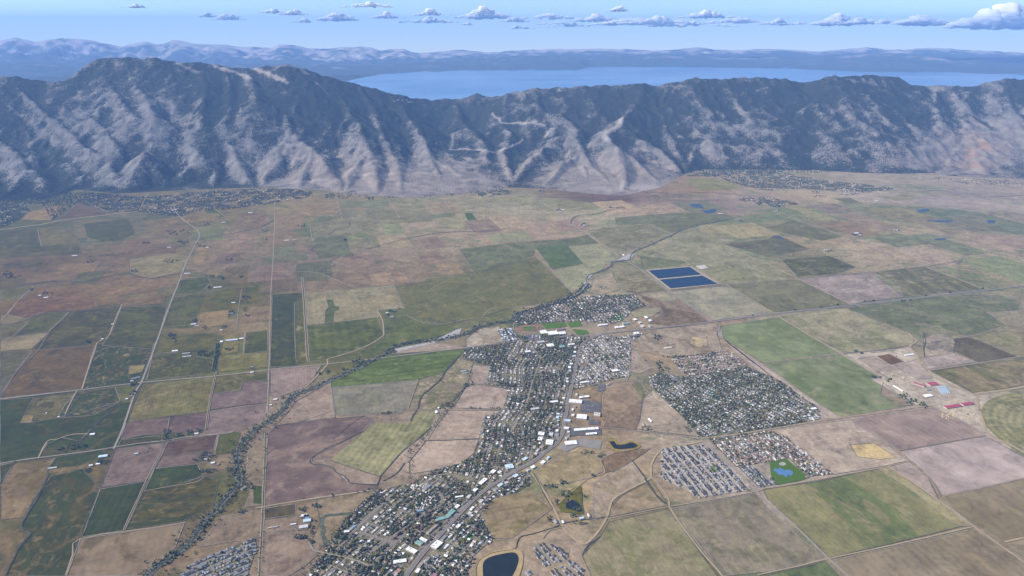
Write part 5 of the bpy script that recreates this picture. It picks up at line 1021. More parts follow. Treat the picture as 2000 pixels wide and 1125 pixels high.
def region(poly, ang, locale, block=70, lot=20.5, roofs='grey', dens=.93, tree=30, cross=175, size=(15, 12.5), warp=0, street=7.5, z=2.4, treekinds='ddddoooryy', ground=(122,118,114), trees_px=None, streetmat=None, walls=('cream', 'white', 'tan', 'grey'), greenery=(96,100,84), maxh=10**9, streets=True, aspect=1.0):
    w = np.array(P(poly)); ca, sa = math.cos(ang), math.sin(ang); cen = w.mean(0)
    U = (w-cen)@np.array([[ca, -sa], [sa, ca]])
    x0, y0 = U.min(0); x1, y1 = U.max(0)
    ph = random.Random(len(locale)+int(x1)).uniform(0, 6)
    def W2(u, v):
        uu = u+warp*math.sin(v/170+ph)+warp*.5*math.sin(v/75+ph); vv = v+warp*1.3*math.sin(u/150+ph*2)+warp*.4*math.sin(u/70)
        return cen[0]+uu*ca-vv*sa, cen[1]+uu*sa+vv*ca
    if ground: town_ground(poly, ground, z, green=greenery)
    wl = [tuple(q) for q in w]; r = random.Random(int(abs(cen[0]))+len(poly))
    cand = []; v = y0; k = 0
    crossings = list(np.arange(x0+r.uniform(0, cross), x1, cross))
    while v < y1:
        u = x0
        while u < x1:
            if all(abs(u-c) > lot*.62 for c in crossings):
                for sgn in (-1, 1):
                    cand.append((u+r.uniform(-3, 3), v+sgn*(street/2+6+size[1]/2+r.uniform(-2, 5)), sgn))
            u += lot*r.uniform(.94, 1.08)
        v += block; k += 1
    pts = np.array([W2(a, b) for a, b, s in cand]) if cand else np.zeros((0, 2))
    if len(pts):
        ok = pip(pts[:, 0], pts[:, 1], wl); rd = road_dist(pts[:, 0], pts[:, 1]); ok &= rd > 11
        for (cx, cy, cr) in EXCL: ok &= np.hypot(pts[:, 0]-cx, pts[:, 1]-cy) > cr
        n = 0
        for i, (a, b, s) in enumerate(cand):
            if not ok[i] or r.random() > dens or n > maxh: continue
            p2 = W2(a+4, b); th = math.atan2(p2[1]-pts[i][1], p2[0]-pts[i][0]); n += 1
            rk = r.choice(roofs.split()) if ' ' in roofs else roofs
            HOUSES.append((pts[i][0], pts[i][1], th+(math.pi/2 if r.random() < .35 else 0)+r.uniform(-.05, .05), size[0]*r.uniform(.7, 1.3), size[1]*r.uniform(.75, 1.2), r.uniform(2.8, 4.6), rk, r.choice(walls), locale))
    # streets: the rows and the crossings
    if streets:
        V = []; Fc = []
        def strip(fn, lo, hi, wd, step=14):
            prev = None; t = lo
            while t <= hi:
                a = fn(t); b = fn(t+1); inside = bool(pip(np.array([a[0]]), np.array([a[1]]), wl)[0])
                if inside:
                    d = np.array([b[0]-a[0], b[1]-a[1]]); d /= np.hypot(*d)+1e-9; nn = (-d[1]*wd/2, d[0]*wd/2); zz = max(z, ground_z(*a)+z)+.35
                    V.append((a[0]+nn[0], a[1]+nn[1], zz)); V.append((a[0]-nn[0], a[1]-nn[1], zz)); i = len(V)-2
                    if prev is not None: Fc.append((prev, prev+1, i+1, i))
                    prev = i
                else: prev = None
                t += step
        v = y0
        while v < y1: strip(lambda t: W2(t, v), x0, x1, street); v += block
        for c in crossings: strip(lambda t: W2(c, t), y0, y1, street)
        if Fc: link('residential_street', mesh('residential_street', [(a, b, c+(.02 if i % 2 else 0)) for i, (a, b, c) in enumerate(V)], Fc, [streetmat or STREETM]), kind='structure')
    # trees
    A = (x1-x0)*(y1-y0)/1e4; n = int(A*tree*1.75); q = np.random.default_rng(int(abs(cen[1]))+n); tp = np.stack([q.uniform(x0, x1, n), q.uniform(y0, y1, n)], -1)
    nt_ = Noise(n % 97); cl = nt_.fbm(tp[:, 0]/110, tp[:, 1]/110, 3)+np.random.default_rng(n).uniform(-.09, .09, n)
    wp = np.array([W2(a, b) for a, b in tp]) if n else np.zeros((0, 2))
    if n:
        # keep crowns off the carriageway
        rel = (tp[:, 1]-y0) % block; rel = np.minimum(rel, block-rel)
        ok = pip(wp[:, 0], wp[:, 1], wl) & (cl > .44) & (road_dist(wp[:, 0], wp[:, 1]) > 3) & (rel > street*.6)
        for p, o in zip(wp, ok):
            if o and all(math.hypot(p[0]-cx, p[1]-cy) > cr*.8 for cx, cy, cr in EXCL): TREES.append((p[0], p[1], r.uniform(3.8, 8.8), r.choice(treekinds), locale))

# ---- larger buildings first, so that houses keep clear of them
def building(px, py, w, d, h, ang, roof, label, cat='building', wall='cream', kind='flat', name='commercial_building', group=None, rot90=False):
    x, y = at(px, py); ca, sa = math.cos(ang), math.sin(ang)
    o = bpy.data.objects.new(name, None); COL.objects.link(o); zb = ground_z(x, y); o.location = (x, y, zb); o.rotation_euler = (0, 0, ang)
    o['label'] = label; o['category'] = cat
    if group: o['group'] = group
    V = [(-w/2, -d/2, 0), (w/2, -d/2, 0), (w/2, d/2, 0), (-w/2, d/2, 0)]; top = h if kind == 'flat' else h*.72
    hh = max(h, 7)+2.5; tt = hh if kind == 'flat' else hh*.72
    wv = [(a, b, c) for c in (0, tt) for a, b, _ in V]
    link('wall', mesh('wall', wv, [(0, 1, 5, 4), (1, 2, 6, 5), (2, 3, 7, 6), (3, 0, 4, 7)], [WALLM[wall]]), o)
    if kind == 'flat':
        # parapet with the roof deck set a little lower, plus rooftop units
        e = .8; rv = [(-w/2+e, -d/2+e, tt-.6), (w/2-e, -d/2+e, tt-.6), (w/2-e, d/2-e, tt-.6), (-w/2+e, d/2-e, tt-.6)]+[(a*1.0, b*1.0, tt+.01) for a, b, _ in V]+[(-w/2+e, -d/2+e, tt+.01), (w/2-e, -d/2+e, tt+.01), (w/2-e, d/2-e, tt+.01), (-w/2+e, d/2-e, tt+.01)]
        rf = [(0, 1, 2, 3)]+[(4+i, 4+(i+1) % 4, 8+(i+1) % 4, 8+i) for i in range(4)]+[(8+i, 8+(i+1) % 4, (i+1) % 4, i) for i in range(4)]
        ro = link('roof', mesh('roof', rv, rf, [ROOFM[roof]]), o); r = random.Random(int(px*7+py))
        for k in range(max(1, min(6, int(w*d/500)))):
            a, b = r.uniform(-.38, .38)*w, r.uniform(-.36, .36)*d; s = r.uniform(1.5, 3.2)
            uv = [(a+i*s, b+j*s, tt-.6+c) for c in (0, 1.8) for i, j in ((-1, -1), (1, -1), (1, 1), (-1, 1))]
            link('roof_unit', mesh('roof_unit', uv, [(0, 1, 5, 4), (1, 2, 6, 5), (2, 3, 7, 6), (3, 0, 4, 7), (4, 5, 6, 7)], [ROOFM['grey']]), o)
    else:
        e = 1.; rv = [(-w/2-e, -d/2-e, tt-.3), (w/2+e, -d/2-e, tt-.3), (w/2+e, d/2+e, tt-.3), (-w/2-e, d/2+e, tt-.3), (-w/2-e, 0, hh+1), (w/2+e, 0, hh+1)]
        link('roof', mesh('roof', rv, [(0, 1, 5, 4), (2, 3, 4, 5), (1, 2, 5), (3, 0, 4)], [ROOFM[roof]]), o)
        link('door', mesh('door', [(w/2+.05, -2, 0), (w/2+.05, 2, 0), (w/2+.05, 2, tt*.7), (w/2+.05, -2, tt*.7)], [(0, 1, 2, 3)], [WALLM['grey']]), o)
    EXCL.append((x, y, math.hypot(w, d)*.5+7))
    return o
AH = A_HW; AN = A_HN; AG = A_NS; AE = A_EW
ROOFM['teal'] = plain('roof_teal', (.16, .29, .27), var=.2, scale=9); ROOFM['red'] = plain('roof_red', (.28, .06, .09), var=.12, scale=20); ROOFM['mauve'] = plain('roof_mauve', (.24, .13, .14), var=.15, scale=9); ROOFM['ice'] = plain('roof_ice', (.40, .50, .58), var=.15, scale=12)
for a in [
 (1062,650,60,70,9,AE,'white','white roofed school wing nearest the red running track','school'),(1080,652,90,75,9,AE,'white','largest white roofed school hall beside the ball fields','school'),(1098,652,60,50,9,AE,'white','white school wing at the east end beside the mauve gym','school'),(1095,644,80,28,9,AE,'mauve','long mauve roofed gym behind the white school','school'),
 (1210,640,90,34,8,AE,'white','white roofed supermarket north of the highway bend','store'),(1177,636,90,26,8,AE,'white','long white building between the ball fields and the park','store'),(1222,633,60,34,8,AE,'teal','pale teal roofed hall beside the round park','hall'),(1243,652,46,40,8,AE,'white','square white roofed store on the highway below the race oval','store'),
 (1240,625,38,28,8,AG,'white','small white warehouse beside the oval at the north end','warehouse'),(1250,631,36,26,8,AG,'pale','pale warehouse in the middle of the industrial row','warehouse'),(1262,621,48,24,8,AG,'white','white warehouse at the foot of the oval','warehouse'),(1270,627,36,24,8,AG,'white','white warehouse at the east edge of the industrial row','warehouse'),(1255,638,48,28,8,AG,'pale','grey white workshop close to the highway','workshop'),(1270,638,44,24,8,AG,'grey','grey workshop at the highway below the warehouses','workshop'),
 (1075,676,56,60,9,AG,'white','square bright white store on the tree-lined downtown block','store'),(1057,669,60,34,8,AE,'pale','pale low building south of the school car park','office'),(1031,688,45,30,8,AE,'white','small white hall among trees west of the highway','hall'),(1098,678,44,40,8,AE,'teal','grey green roofed building next to the square white store','store'),(1116,674,60,24,8,AE,'white','white strip store inside the bend of the highway','store'),(1120,697,40,30,8,AE,'pale','pale motel at the foot of the highway bend','motel'),
 (1124,786,48,95,10,AN,'white','tall white shopping centre block west of the big car park','store'),(1141,777,75,24,9,AE,'white','white shop row along the north edge of the big car park','store'),(1136,816,58,72,10,AN,'white','white supermarket south of the big car park','store'),(1166,811,48,46,8,AN,'cream','rounded cream building at the car park corner','store'),
 (1145,840,170,28,8,AE-.12,'white','very long white shop row south of the cross road','store'),(1155,849,76,22,8,AE-.1,'white','short white row behind the very long one','store'),(1057,849,40,42,9,AN,'white','northern one of two stacked white buildings west of the highway','store'),(1055,859,40,30,9,AN,'white','southern one of two stacked white buildings west of the highway','store'),(1073,866,58,48,9,AN,'white','big white store where the highway bends southwest','store'),(1076,850,40,28,8,AN,'pale','grey white building between two white stores','store'),(1087,851,32,30,8,AN,'grey','grey building close to the highway shoulder','store'),(1115,867,80,44,9,AE-.1,'white','white hall on the broad paved yard east of the highway','store'),(1106,838,26,34,8,AN,'white','small white corner shop at the cross road','store'),(1108,823,26,44,8,AN,'ice','narrow pale blue building along the highway','store'),
 (1082,786,60,24,7,AE,'white','white apartment row west of the shopping centre','apartment block'),(1142,748,74,20,8,AE,'white','white apartment row north of the car parks','apartment block'),(1142,714,30,40,7,AN,'rust','rust roofed hall beside vacant lots','hall'),(1201,725,50,36,8,AE,'white','white hall among the new townhouses','hall'),(1045,800,60,24,8,AE,'pale','pale hall beside the dark trees downtown','hall'),(1188,752,30,24,8,AE,'grey','grey clinic beside the small car park','office'),
 (963,923,34,26,8,AH,'white','small square white building on the highway','store'),(943,942,66,26,8,AH,'white','long white store set along the highway','store'),(897,972,48,12,7,AE,'white','thin white building among dark roofs','store'),(864,1014,24,80,7,AG+.15,'teal','long green roofed inn beside the highway','inn'),(881,1003,52,30,8,AH,'teal','green roofed store facing the highway','store'),(995,913,46,50,8,AG,'ice','pale blue roofed shed at the highway','warehouse'),
 (844,1035,82,17,7,AH,'tan','long tan roofed motel along the highway','motel'),(853,1066,58,40,9,AH,'white','large white block just east of the highway','store'),(804,1077,62,26,9,AH+1.57,'white','white building west of the highway by the condos','store'),(827,1056,46,18,8,AH+1.57,'white','narrow white roof north of the green roofed store','store'),(818,1062,46,22,8,AH+1.57,'teal','dull green roofed store between two white ones','store'),(781,1099,68,24,9,AE,'white','white strip building by the downtown car park','store'),(777,1118,30,24,8,AH,'terracotta','terracotta roofed hall at the bottom of town','hall'),(893,991,28,22,8,AH,'white','little white shop beside the highway crossing','store'),(846,1128,40,24,8,AH,'mauve','mauve roofed shop at the lower edge','store'),
 (833,954,60,26,7,AH,'grey','grey clubhouse next to the mobile home park','hall'),(820,999,40,20,7,AE,'blue','blue roofed hall below the mobile home park','hall'),
 (689,1032,36,18,6,AH,'blue','bright blue roofed house on the west edge','house'),(677,1040,30,16,6,AE,'white','white roofed house beside the bright blue one','house')]:
    building(*a[:7], a[7], a[8])
for a in [
 (1795,752,78,26,10,direction((1612,821),(1822,792))+2.2,'red','slanting red roofed dairy barn left of the square one','barn'),(1821,751,78,48,10,AE,'red','square red roofed barn north of the calf hutches','barn'),(1860,795,132,34,10,AE,'red','longest red roofed barn at the south of the ranch','barn'),(1889,790,96,34,10,AE,'red','shorter red roofed barn in line with the longest one','barn'),
 (1812,774,60,34,9,AE,'white','white ranch shop between the barns','shed'),(1754,760,95,10,7,A_R,'white','long narrow white trailer row by the ranch trees','shed'),(1775,694,90,16,7,AE,'white','lone white shed north of the ranch corral','shed'),(1813,763,40,8,7,AE,'blue','thin dark blue shed east of the slanting barn','shed'),
 (453,665,96,26,9,AE,'ice','long pale blue barn on the lane of farmsteads','barn'),(472,662,40,18,8,AE,'white','short white shed in line with the pale blue barn','shed'),(433,668,22,26,8,AE,'white','small white shed left of the pale blue barn','shed'),(365,697,70,12,7,AE,'pale','grey stable along the walled yard','stable'),(364,691,60,10,7,AE,'pale','thin stable at the back of the walled yard','stable'),(342,686,46,20,7,AE,'white','white house inside the oval drive','house'),
 (262,740,40,16,7,AE,'grey','grey shed at the crossroads farm','shed'),(270,738,30,14,7,AE,'blue','blue roofed shed at the crossroads farm','shed'),(258,745,24,14,7,AE,'pale','pale house at the crossroads farm','house'),(248,780,16,12,6,AE,'white','white cottage south of the crossroads','house'),(256,774,22,16,6,AE,'terracotta','brown roofed cottage south of the crossroads','house'),
 (132,811,42,14,7,AE,'dark','dark open shed at the end of a white lane','shed'),(115,815,12,8,6,AE,'white','tiny white hut west of the dark open shed','shed'),(91,808,8,8,6,AE,'white','tiny white hut alone in a green field','shed'),(181,849,30,18,7,AE,'white','white farmhouse at the end of the dirt road','house'),(200,663,18,12,7,AE,'white','white shed among brown corrals','shed'),(220,634,22,9,6,AE,'white','white trailer beside the long straight lane','trailer'),
 (103,915,50,12,7,AE,'pale','pale shed in the tan corner field','shed'),(202,892,52,24,8,AE,'ice','long grey blue shed by the farm road trees','shed'),(192,907,24,14,7,AE,'white','white house behind the round trees','house'),(178,910,20,12,7,AE,'white','small white house left of the round trees','house'),(267,887,22,12,7,AE,'pale','little shed at the tip of the triangular lot','shed'),
 (384,848,24,12,7,AE,'white','white farmhouse at the hedge of dark trees','house'),(416,905,22,14,6,AE,'white','white cottage in the tree covered homestead','house'),(402,898,18,12,6,AE,'pale','pale cottage among the homestead trees','house'),(425,908,16,12,6,AE,'tan','tan cottage on the east side of the homestead','house'),(410,890,14,10,6,AE,'cream','cream cottage at the north of the homestead','house'),
 (476,955,30,16,7,AH,'grey','large grey house beside the river trees','house'),(492,728,26,14,7,AE,'white','white farmhouse east of the olive field','house'),(493,717,22,14,7,AE,'blue','blue grey shed beside the olive field','shed'),(538,781,24,14,7,AE,'white','white house on the bare lot beside the lane','house'),(529,792,18,10,7,AE,'white','white trailer south of the bare lot','trailer'),
 (593,1008,36,16,7,AE,'white','white roofed yard building on the ranchette','shed'),(600,1018,40,22,8,AE,'ice','grey blue barn on the ranchette','barn'),(593,1030,48,24,8,AE,'pale','grey barn at the south of the ranchette','barn'),(573,1025,30,8,6,AE,'white','thin white shed left of the grey barn','shed'),(600,1013,22,14,7,AE,'blue','blue roofed house on the ranchette lawn','house'),(533,1031,54,7,4,AE,'cream','long cream bunker lying in the field','trailer'),
 (769,608,26,14,7,AE,'blue','blue grey house in the walled ranch yard','house'),(756,612,24,14,7,AE,'white','white house at the west of the ranch yard','house'),(779,603,20,14,7,AE,'rust','rust roofed barn at the ranch corner','barn'),(765,620,34,10,7,AE,'pale','pale shed on the long ranch apron','shed'),
 (905,726,40,9,6,AE,'ice','pale sheds by the creek pasture, northern row','shed'),(908,730,36,8,6,AE,'pale','pale sheds by the creek pasture, southern row','shed'),(853,806,28,20,8,AG,'white','white barn at the corner of the striped hayfield','barn'),(857,798,16,12,7,AG,'white','white house beside the barn at the hayfield corner','house'),
 (1218,499,44,14,7,A_R,'white','white sheds at the river bridge','shed'),(1100,410,60,16,8,AE,'white','white farm shed by the valley road','shed'),(1093,414,36,18,8,AE,'pale','pale farm house by the valley road','house'),(1140,441,40,24,8,AE,'white','white farmhouse in trees on the valley road','house'),(1176,564,36,18,7,AE,'white','white house in the tan pasture north of town','house'),(1270,822,44,14,7,A_R,'white','long white shed in the tan triangle field','shed'),(1257,830,30,12,7,A_R,'grey','grey barn in the tan triangle field','barn'),
 (1305,680,60,26,8,AE,'cream','cream building in the sand yard','building'),(1313,672,34,20,8,AE,'tan','tan building in the sand yard','building'),(1589,799,40,20,7,AE,'white','white house on the dirt strip','house'),(1597,804,22,12,7,AE,'brown','brown shed behind the white house on the dirt strip','shed'),
 (560,470,60,16,7,AE,'white','white greenhouse farm west of the straight lane','greenhouse'),(575,469,50,12,7,AE,'pale','pale shed right of the white greenhouse','shed'),(559,453,50,12,7,AE,'terracotta','long tan shed between small farms','shed'),(489,416,60,18,8,AE,'white','white barn in the pale lot','barn'),(437,435,50,14,8,AE,'white','white shed along the slanting lane','shed'),(398,479,30,18,8,AE,'tan','tan house by the valley road','house'),(425,562,80,14,8,AE,'white','white farm compound beside the curved pasture','barn'),(366,535,60,12,8,AE,'white','white sheds where the road crosses the creek','shed'),
 (146,500,60,14,8,AE,'white','white barn west of the farm track','barn'),(90,582,40,16,8,AE,'white','white shed south of dark trees','shed'),(78,578,26,12,8,AE,'white','white cottage west of dark trees','house'),(378,634,44,16,8,AE,'white','white roofed house left of farm trees','house'),(385,637,36,14,8,AE,'pale','grey roofed house beside the white one','house'),(432,646,24,12,8,AE,'white','white house in the tan farmsteads','house'),(453,613,30,16,8,AE,'blue','blue roofed house in the trees north','house'),(456,592,36,14,8,AE,'white','white barn on the northern farmstead','barn'),(405,484,30,12,7,AE,'white','white shed east of the valley road','shed'),(330,484,40,10,7,AE,'white','little white shed on the track by the road','shed'),
 (1672,456,60,30,8,AE,'white','white ranch houses in the tan meadow','ranch'),(1682,459,50,20,8,AE,'pale','pale ranch barn in the tan meadow','barn'),(1750,450,50,24,8,AE,'white','white farmhouse east of the ranch','house'),(1613,489,44,20,8,AE,'pale','pale farmhouse south of the marsh fields','house'),(1515,413,60,22,8,AE,'white','white sheds at the far road corner','shed'),(1547,497,30,18,8,AE,'terracotta','pink roofed hut on the bare field','shed'),(1650,379,50,16,8,AE,'white','white farm shed in the far tan field','shed'),(1712,393,60,16,8,AE,'white','white barn in the far pink field','barn'),(1407,418,70,16,8,AE,'white','white shed beside the river bend','shed'),
 (1100,1021,20,12,7,A_R,'white','white house by the track junction','house'),(1086,1020,30,16,7,A_R,'grey','grey barn by the track junction','barn'),(1150,1008,26,12,7,A_R,'cream','cream shed on the pale yard','shed'),(1136,1013,22,14,7,AE,'ice','grey blue house beside the lawn','house')]:
    building(*a[:7], a[7], a[8], kind='gable', name='farm_building')
rs_ = random.Random(31); HWY = [np.array(p) for p in P(smooth_line([(790,1128),(820,1088),(855,1049),(900,1001),(945,959),(1000,924),(1045,900),(1067,881),(1085,868),(1096,852),(1100,840),(1107,800),(1114,765),(1120,732),(1126,705),(1134,680)], 3))]
for a_, b_ in zip(HWY[:-1], HWY[1:]):
    L_ = np.hypot(*(b_-a_)); d_ = (b_-a_)/L_; n_ = np.array([-d_[1], d_[0]]); t_ = rs_.uniform(0, 30)
    while t_ < L_:
        for sd_ in (-1, 1):
            if rs_.random() < .62:
                w_, dd_ = rs_.uniform(16, 38), rs_.uniform(14, 26); p_ = a_+d_*t_+n_*sd_*(24+dd_/2+rs_.uniform(0, 22)); q_ = proj(p_[0], p_[1], 0)
                if q_[1] < 1118 and all(math.hypot(p_[0]-e[0], p_[1]-e[1]) > e[2]+max(w_, dd_)*.5 for e in EXCL):
                    rf_ = rs_.choice(['white', 'white', 'white', 'pale', 'pale', 'grey', 'cream', 'ice', 'tan']); near_ = min([((864,1012),'the green roofed inn'),((853,1066),'the large white block'),((943,942),'the long white store'),((995,913),'the pale blue shed'),((1073,866),'the big white store at the bend'),((1106,838),'the cross road'),((1124,786),'the shopping centre'),((1120,735),'the clinic'),((1126,700),'the highway bend'),((800,1105),'the downtown car park')], key=lambda k: (k[0][0]-q_[0])**2+(k[0][1]-q_[1])**2)[1]
                    building(float(q_[0]), float(q_[1]), w_, dd_, 7, math.atan2(d_[1], d_[0]), rf_, f'{"long" if w_ > 29 else "small"} {rf_} roofed shop {"east" if sd_ < 0 else "west"} of the highway near {near_}', 'shop', group=f'{rf_} roofed shops along the highway near {near_}', name='shop')
        t_ += rs_.uniform(30, 48)
# resort buildings up on the pass
for px, py, w, d, lb in ((777,197,70,26,'white lodge at the left end of the pass village'),(786,197,50,24,'small lodge second from the left on the pass'),(800,202,90,40,'biggest white lodge on the pass'),(770,200,40,24,'tiny white lodge lowest on the pass'),(794,195,50,24,'white lodge above the biggest one on the pass')):
    hx, hy, hz = hit(px, py); o = building(1000, 900, w, d, 22, .2, 'white', lb, 'lodge', name='lodge'); EXCL.pop(); o.location = (hx, hy, ground_z(hx, hy))

# calf hutches on the ranch: rows of small white gabled huts
hv = [(-6,-4,0),(6,-4,0),(6,4,0),(-6,4,0),(-6,-4,3),(6,-4,3),(6,4,3),(-6,4,3),(-6,0,6),(6,0,6)]
hm_ = mesh('calf_hutch', hv, [(0,1,5,4),(1,2,6,9,5),(2,3,7,6),(3,0,4,8,7),(4,5,9,8),(6,7,8,9)], [ROOFM['ice']])
ua = AE; n = 0
for i in range(7):
    for j in range(5):
        x, y = at(1831+j*3.6+i*1.5, 757+i*2.1-j*.5)
        link('calf_hutch', hm_, label='small pale blue calf hutch in the grid south of the square red barn', category='hutch', group='calf hutches on the ranch').location = (x, y, 2.4)
        bpy.context.scene.collection.objects[-1].rotation_euler = (0, 0, ua+.4)
EXCL.append((*at(1843,762), 10))

# ---- paved yards, parks and playing fields
LAWN = plain('lawn', alb((92,124,84), 700), var=.2, scale=30); LOT = plain('parking_asphalt', alb((108,110,122), 800), var=.12, scale=40); YARD = plain('paved_yard', alb((148,146,150), 860), var=.12, scale=50)
TRACKR = plain('running_track', (.20, .095, .085), var=.12, scale=20)
for q in ([(1057,633),(1103,630),(1108,637),(1090,641),(1066,642)],[(1107,631),(1133,628),(1138,637),(1114,640)],[(1118,643),(1146,645),(1151,652),(1128,655)],[(1053,651),(1076,658),(1058,661)]): sheet('playing_field', q, LAWN, 3.0)
sheet('pocket_park', ring(1207,620,12,8), LAWN, 3.05)
sheet('tree_park', [(897,1064),(903,1050),(915,1039),(924,1036),(926,1044),(920,1056),(908,1066)], plain('park_lawn', alb((74,118,54), 1050), var=.2), 3.1)
sheet('park_lawn', [(1503,903),(1535,896),(1580,934),(1560,940),(1517,948),(1506,930)], plain('park_lawn', alb((88,118,62), 920), var=.15), 3.1)
sheet('splash_pool', smooth_line([(1510,920),(1515,915),(1520,917),(1524,914),(1531,919),(1541,918),(1549,923),(1546,930),(1539,928),(1536,934),(1528,928),(1520,929),(1518,924),(1510,920)], 2), plain('pool_blue', alb((98,138,186), 925), rough=.5, var=.15), 3.6)
sheet('play_sand', ring(1528,907,7,3.5,16), SAND, 3.5)
sheet('village_green', ring(1396,916,12,6.5,20), plain('green_lawn', alb((110,132,84), 916)), 3.4)
for q in ([(1012,636),(1056,634),(1055,645),(1022,648)],): sheet('running_track', smooth_line([(1012,641),(1018,637.5),(1035,636.5),(1050,637),(1053,641),(1048,644.5),(1030,646),(1015,645.5),(1012,641)], 3), TRACKR, 3.2)
sheet('infield', smooth_line([(1019,641),(1024,638.5),(1040,638),(1047,640.5),(1043,644),(1026,645),(1019,641)], 3), LAWN, 3.4)
LOTS = [([(1016,657),(1050,652),(1060,664),(1022,667)],'school car park'),([(1135,781),(1174,786),(1173,808),(1150,806),(1132,805)],'big shopping car park'),([(1150,818),(1172,822),(1172,831),(1149,830)],'supermarket car park'),([(1168,751),(1183,752),(1182,765),(1168,766)],'small square car park'),([(732,1106),(750,1090),(770,1093),(752,1113)],'downtown car park'),([(1092,874),(1100,866),(1140,856),(1176,862),(1172,878),(1130,872),(1104,884)],'paved yard east of the highway'),([(985,645),(1000,640),(1004,655),(992,658)],'apartment car park'),([(825,1062),(850,1040),(858,1046),(832,1068)],'motel forecourt'),([(1110,838),(1175,838),(1174,850),(1112,852)],'shop row car park'),([(870,1010),(885,1000),(895,1004),(878,1018)],'inn car park')]
for q, nm in LOTS: sheet('car_park', q, LOT if 'yard' not in nm else YARD, 3.15)
cv = [(-2.2,-.9,.3),(2.2,-.9,.3),(2.2,.9,.3),(-2.2,.9,.3),(-2.2,-.9,1.0),(2.2,-.9,1.0),(2.2,.9,1.0),(-2.2,.9,1.0),(-1.5,-.75,1.5),(1.0,-.75,1.5),(1.0,.75,1.5),(-1.5,.75,1.5)]
cf = [(0,1,5,4),(1,2,6,5),(2,3,7,6),(3,0,4,7),(4,5,9,8),(5,6,10,9),(6,7,11,10),(7,4,8,11),(8,9,10,11)]
CARM = {}
for k, c in dict(white=(.7,.7,.7), silver=(.45,.46,.48), black=(.04,.04,.05), red=(.35,.05,.05), blue=(.08,.13,.3)).items():
    m = bpy.data.materials.new('car_'+k); m.use_nodes = True; m.node_tree.nodes['Principled BSDF'].inputs['Base Color'].default_value = (*c, 1); m.node_tree.nodes['Principled BSDF'].inputs['Roughness'].default_value = .3
    CARM[k] = mesh('parked_car', cv, cf, [m])
rc = random.Random(9); ncar = 0
for q, nm in LOTS:
    w = P(q); xs = [p[0] for p in w]; ys = [p[1] for p in w]; a = AN if 'shop' in nm or 'market' in nm else AH if 'down' in nm or 'motel' in nm or 'inn' in nm else AE
    ca, sa = math.cos(a), math.sin(a); cx, cy = sum(xs)/len(xs), sum(ys)/len(ys)
    for i in range(-14, 15):
        for j in range(-30, 31):
            u, v = i*(15 if i % 2 else 15), j*3.2; x, y = cx+u*ca-v*sa, cy+u*sa+v*ca
            if rc.random() < .42 or ncar > 290: continue
            if pip(np.array([x]), np.array([y]), w)[0] and all(math.hypot(x-e[0], y-e[1]) > e[2]*.8 for e in EXCL) and rc.random() < .35:
                k = rc.choice(['white', 'white', 'silver', 'black', 'black', 'red', 'blue']); o = link('parked_car', CARM[k], label=f'{k} car parked in the {nm}', category='car', group=f'{k} cars in the {nm}'); o.location = (x, y, 3.0); o.rotation_euler = (0, 0, a); o.scale = (1.1, 1.1, 1.1); ncar += 1

# cars on the highway, hay stacks and trailers in the ranch yard
hl = [np.array(p) for p in P(smooth_line([(800,1110),(855,1049),(945,959),(1045,900),(1096,852),(1107,800),(1120,732),(1141,668),(1190,651),(1390,629),(1660,597),(2000,559)], 5))]
for i in range(46):
    k = rc.randrange(len(hl)-1); t = rc.random(); p = hl[k]+(hl[k+1]-hl[k])*t; d = hl[k+1]-hl[k]; d = d/np.hypot(*d); sd_ = rc.choice((-1, 1)); p = p+np.array([-d[1], d[0]])*sd_*7
    kk = rc.choice(['white', 'silver', 'black', 'red']); q = proj(p[0], p[1], 0); wh = 'by the shopping centre' if 700 < q[1] < 860 and q[0] < 1160 else 'through the lower town' if q[1] >= 860 else 'across the far fields' if q[0] > 1300 else 'at the bend'
    o = link('car', CARM[kk], label=f'{kk} car driving on the highway {wh}', category='car', group=f'{kk} cars on the highway {wh}'); o.location = (p[0], p[1], 4.6); o.rotation_euler = (0, 0, math.atan2(d[1], d[0])); o.scale = (1.15, 1.15, 1.15)
HAYM = mesh('hay_stack', [(-9,-3,0),(9,-3,0),(9,3,0),(-9,3,0),(-9,-2.6,4),(9,-2.6,4),(9,2.6,4),(-9,2.6,4),(-8,0,5.4),(8,0,5.4)], [(0,1,5,4),(1,2,6,5),(2,3,7,6),(3,0,4,7),(4,5,9,8),(6,7,8,9),(5,6,9),(7,4,8)], [plain('hay', (.33, .26, .15), var=.25, scale=4)])
for i in range(26):
    x, y = at(rc.uniform(1840, 1905), rc.uniform(800, 822)); o = link('hay_stack', HAYM, label='tan hay stack on the bare yard south of the red barns', category='hay stack', group='hay stacks on the ranch yard'); o.location = (x, y, .8); o.rotation_euler = (0, 0, AE+rc.choice((0, 1.57)))
for i in range(14):
    x, y = at(rc.uniform(1725, 1775), rc.uniform(728, 750)); o = link('hay_stack', HAYM, label='brown hay stack on the track north of the ranch trees', category='hay stack', group='hay stacks north of the ranch trees'); o.location = (x, y, .8); o.rotation_euler = (0, 0, A_R)

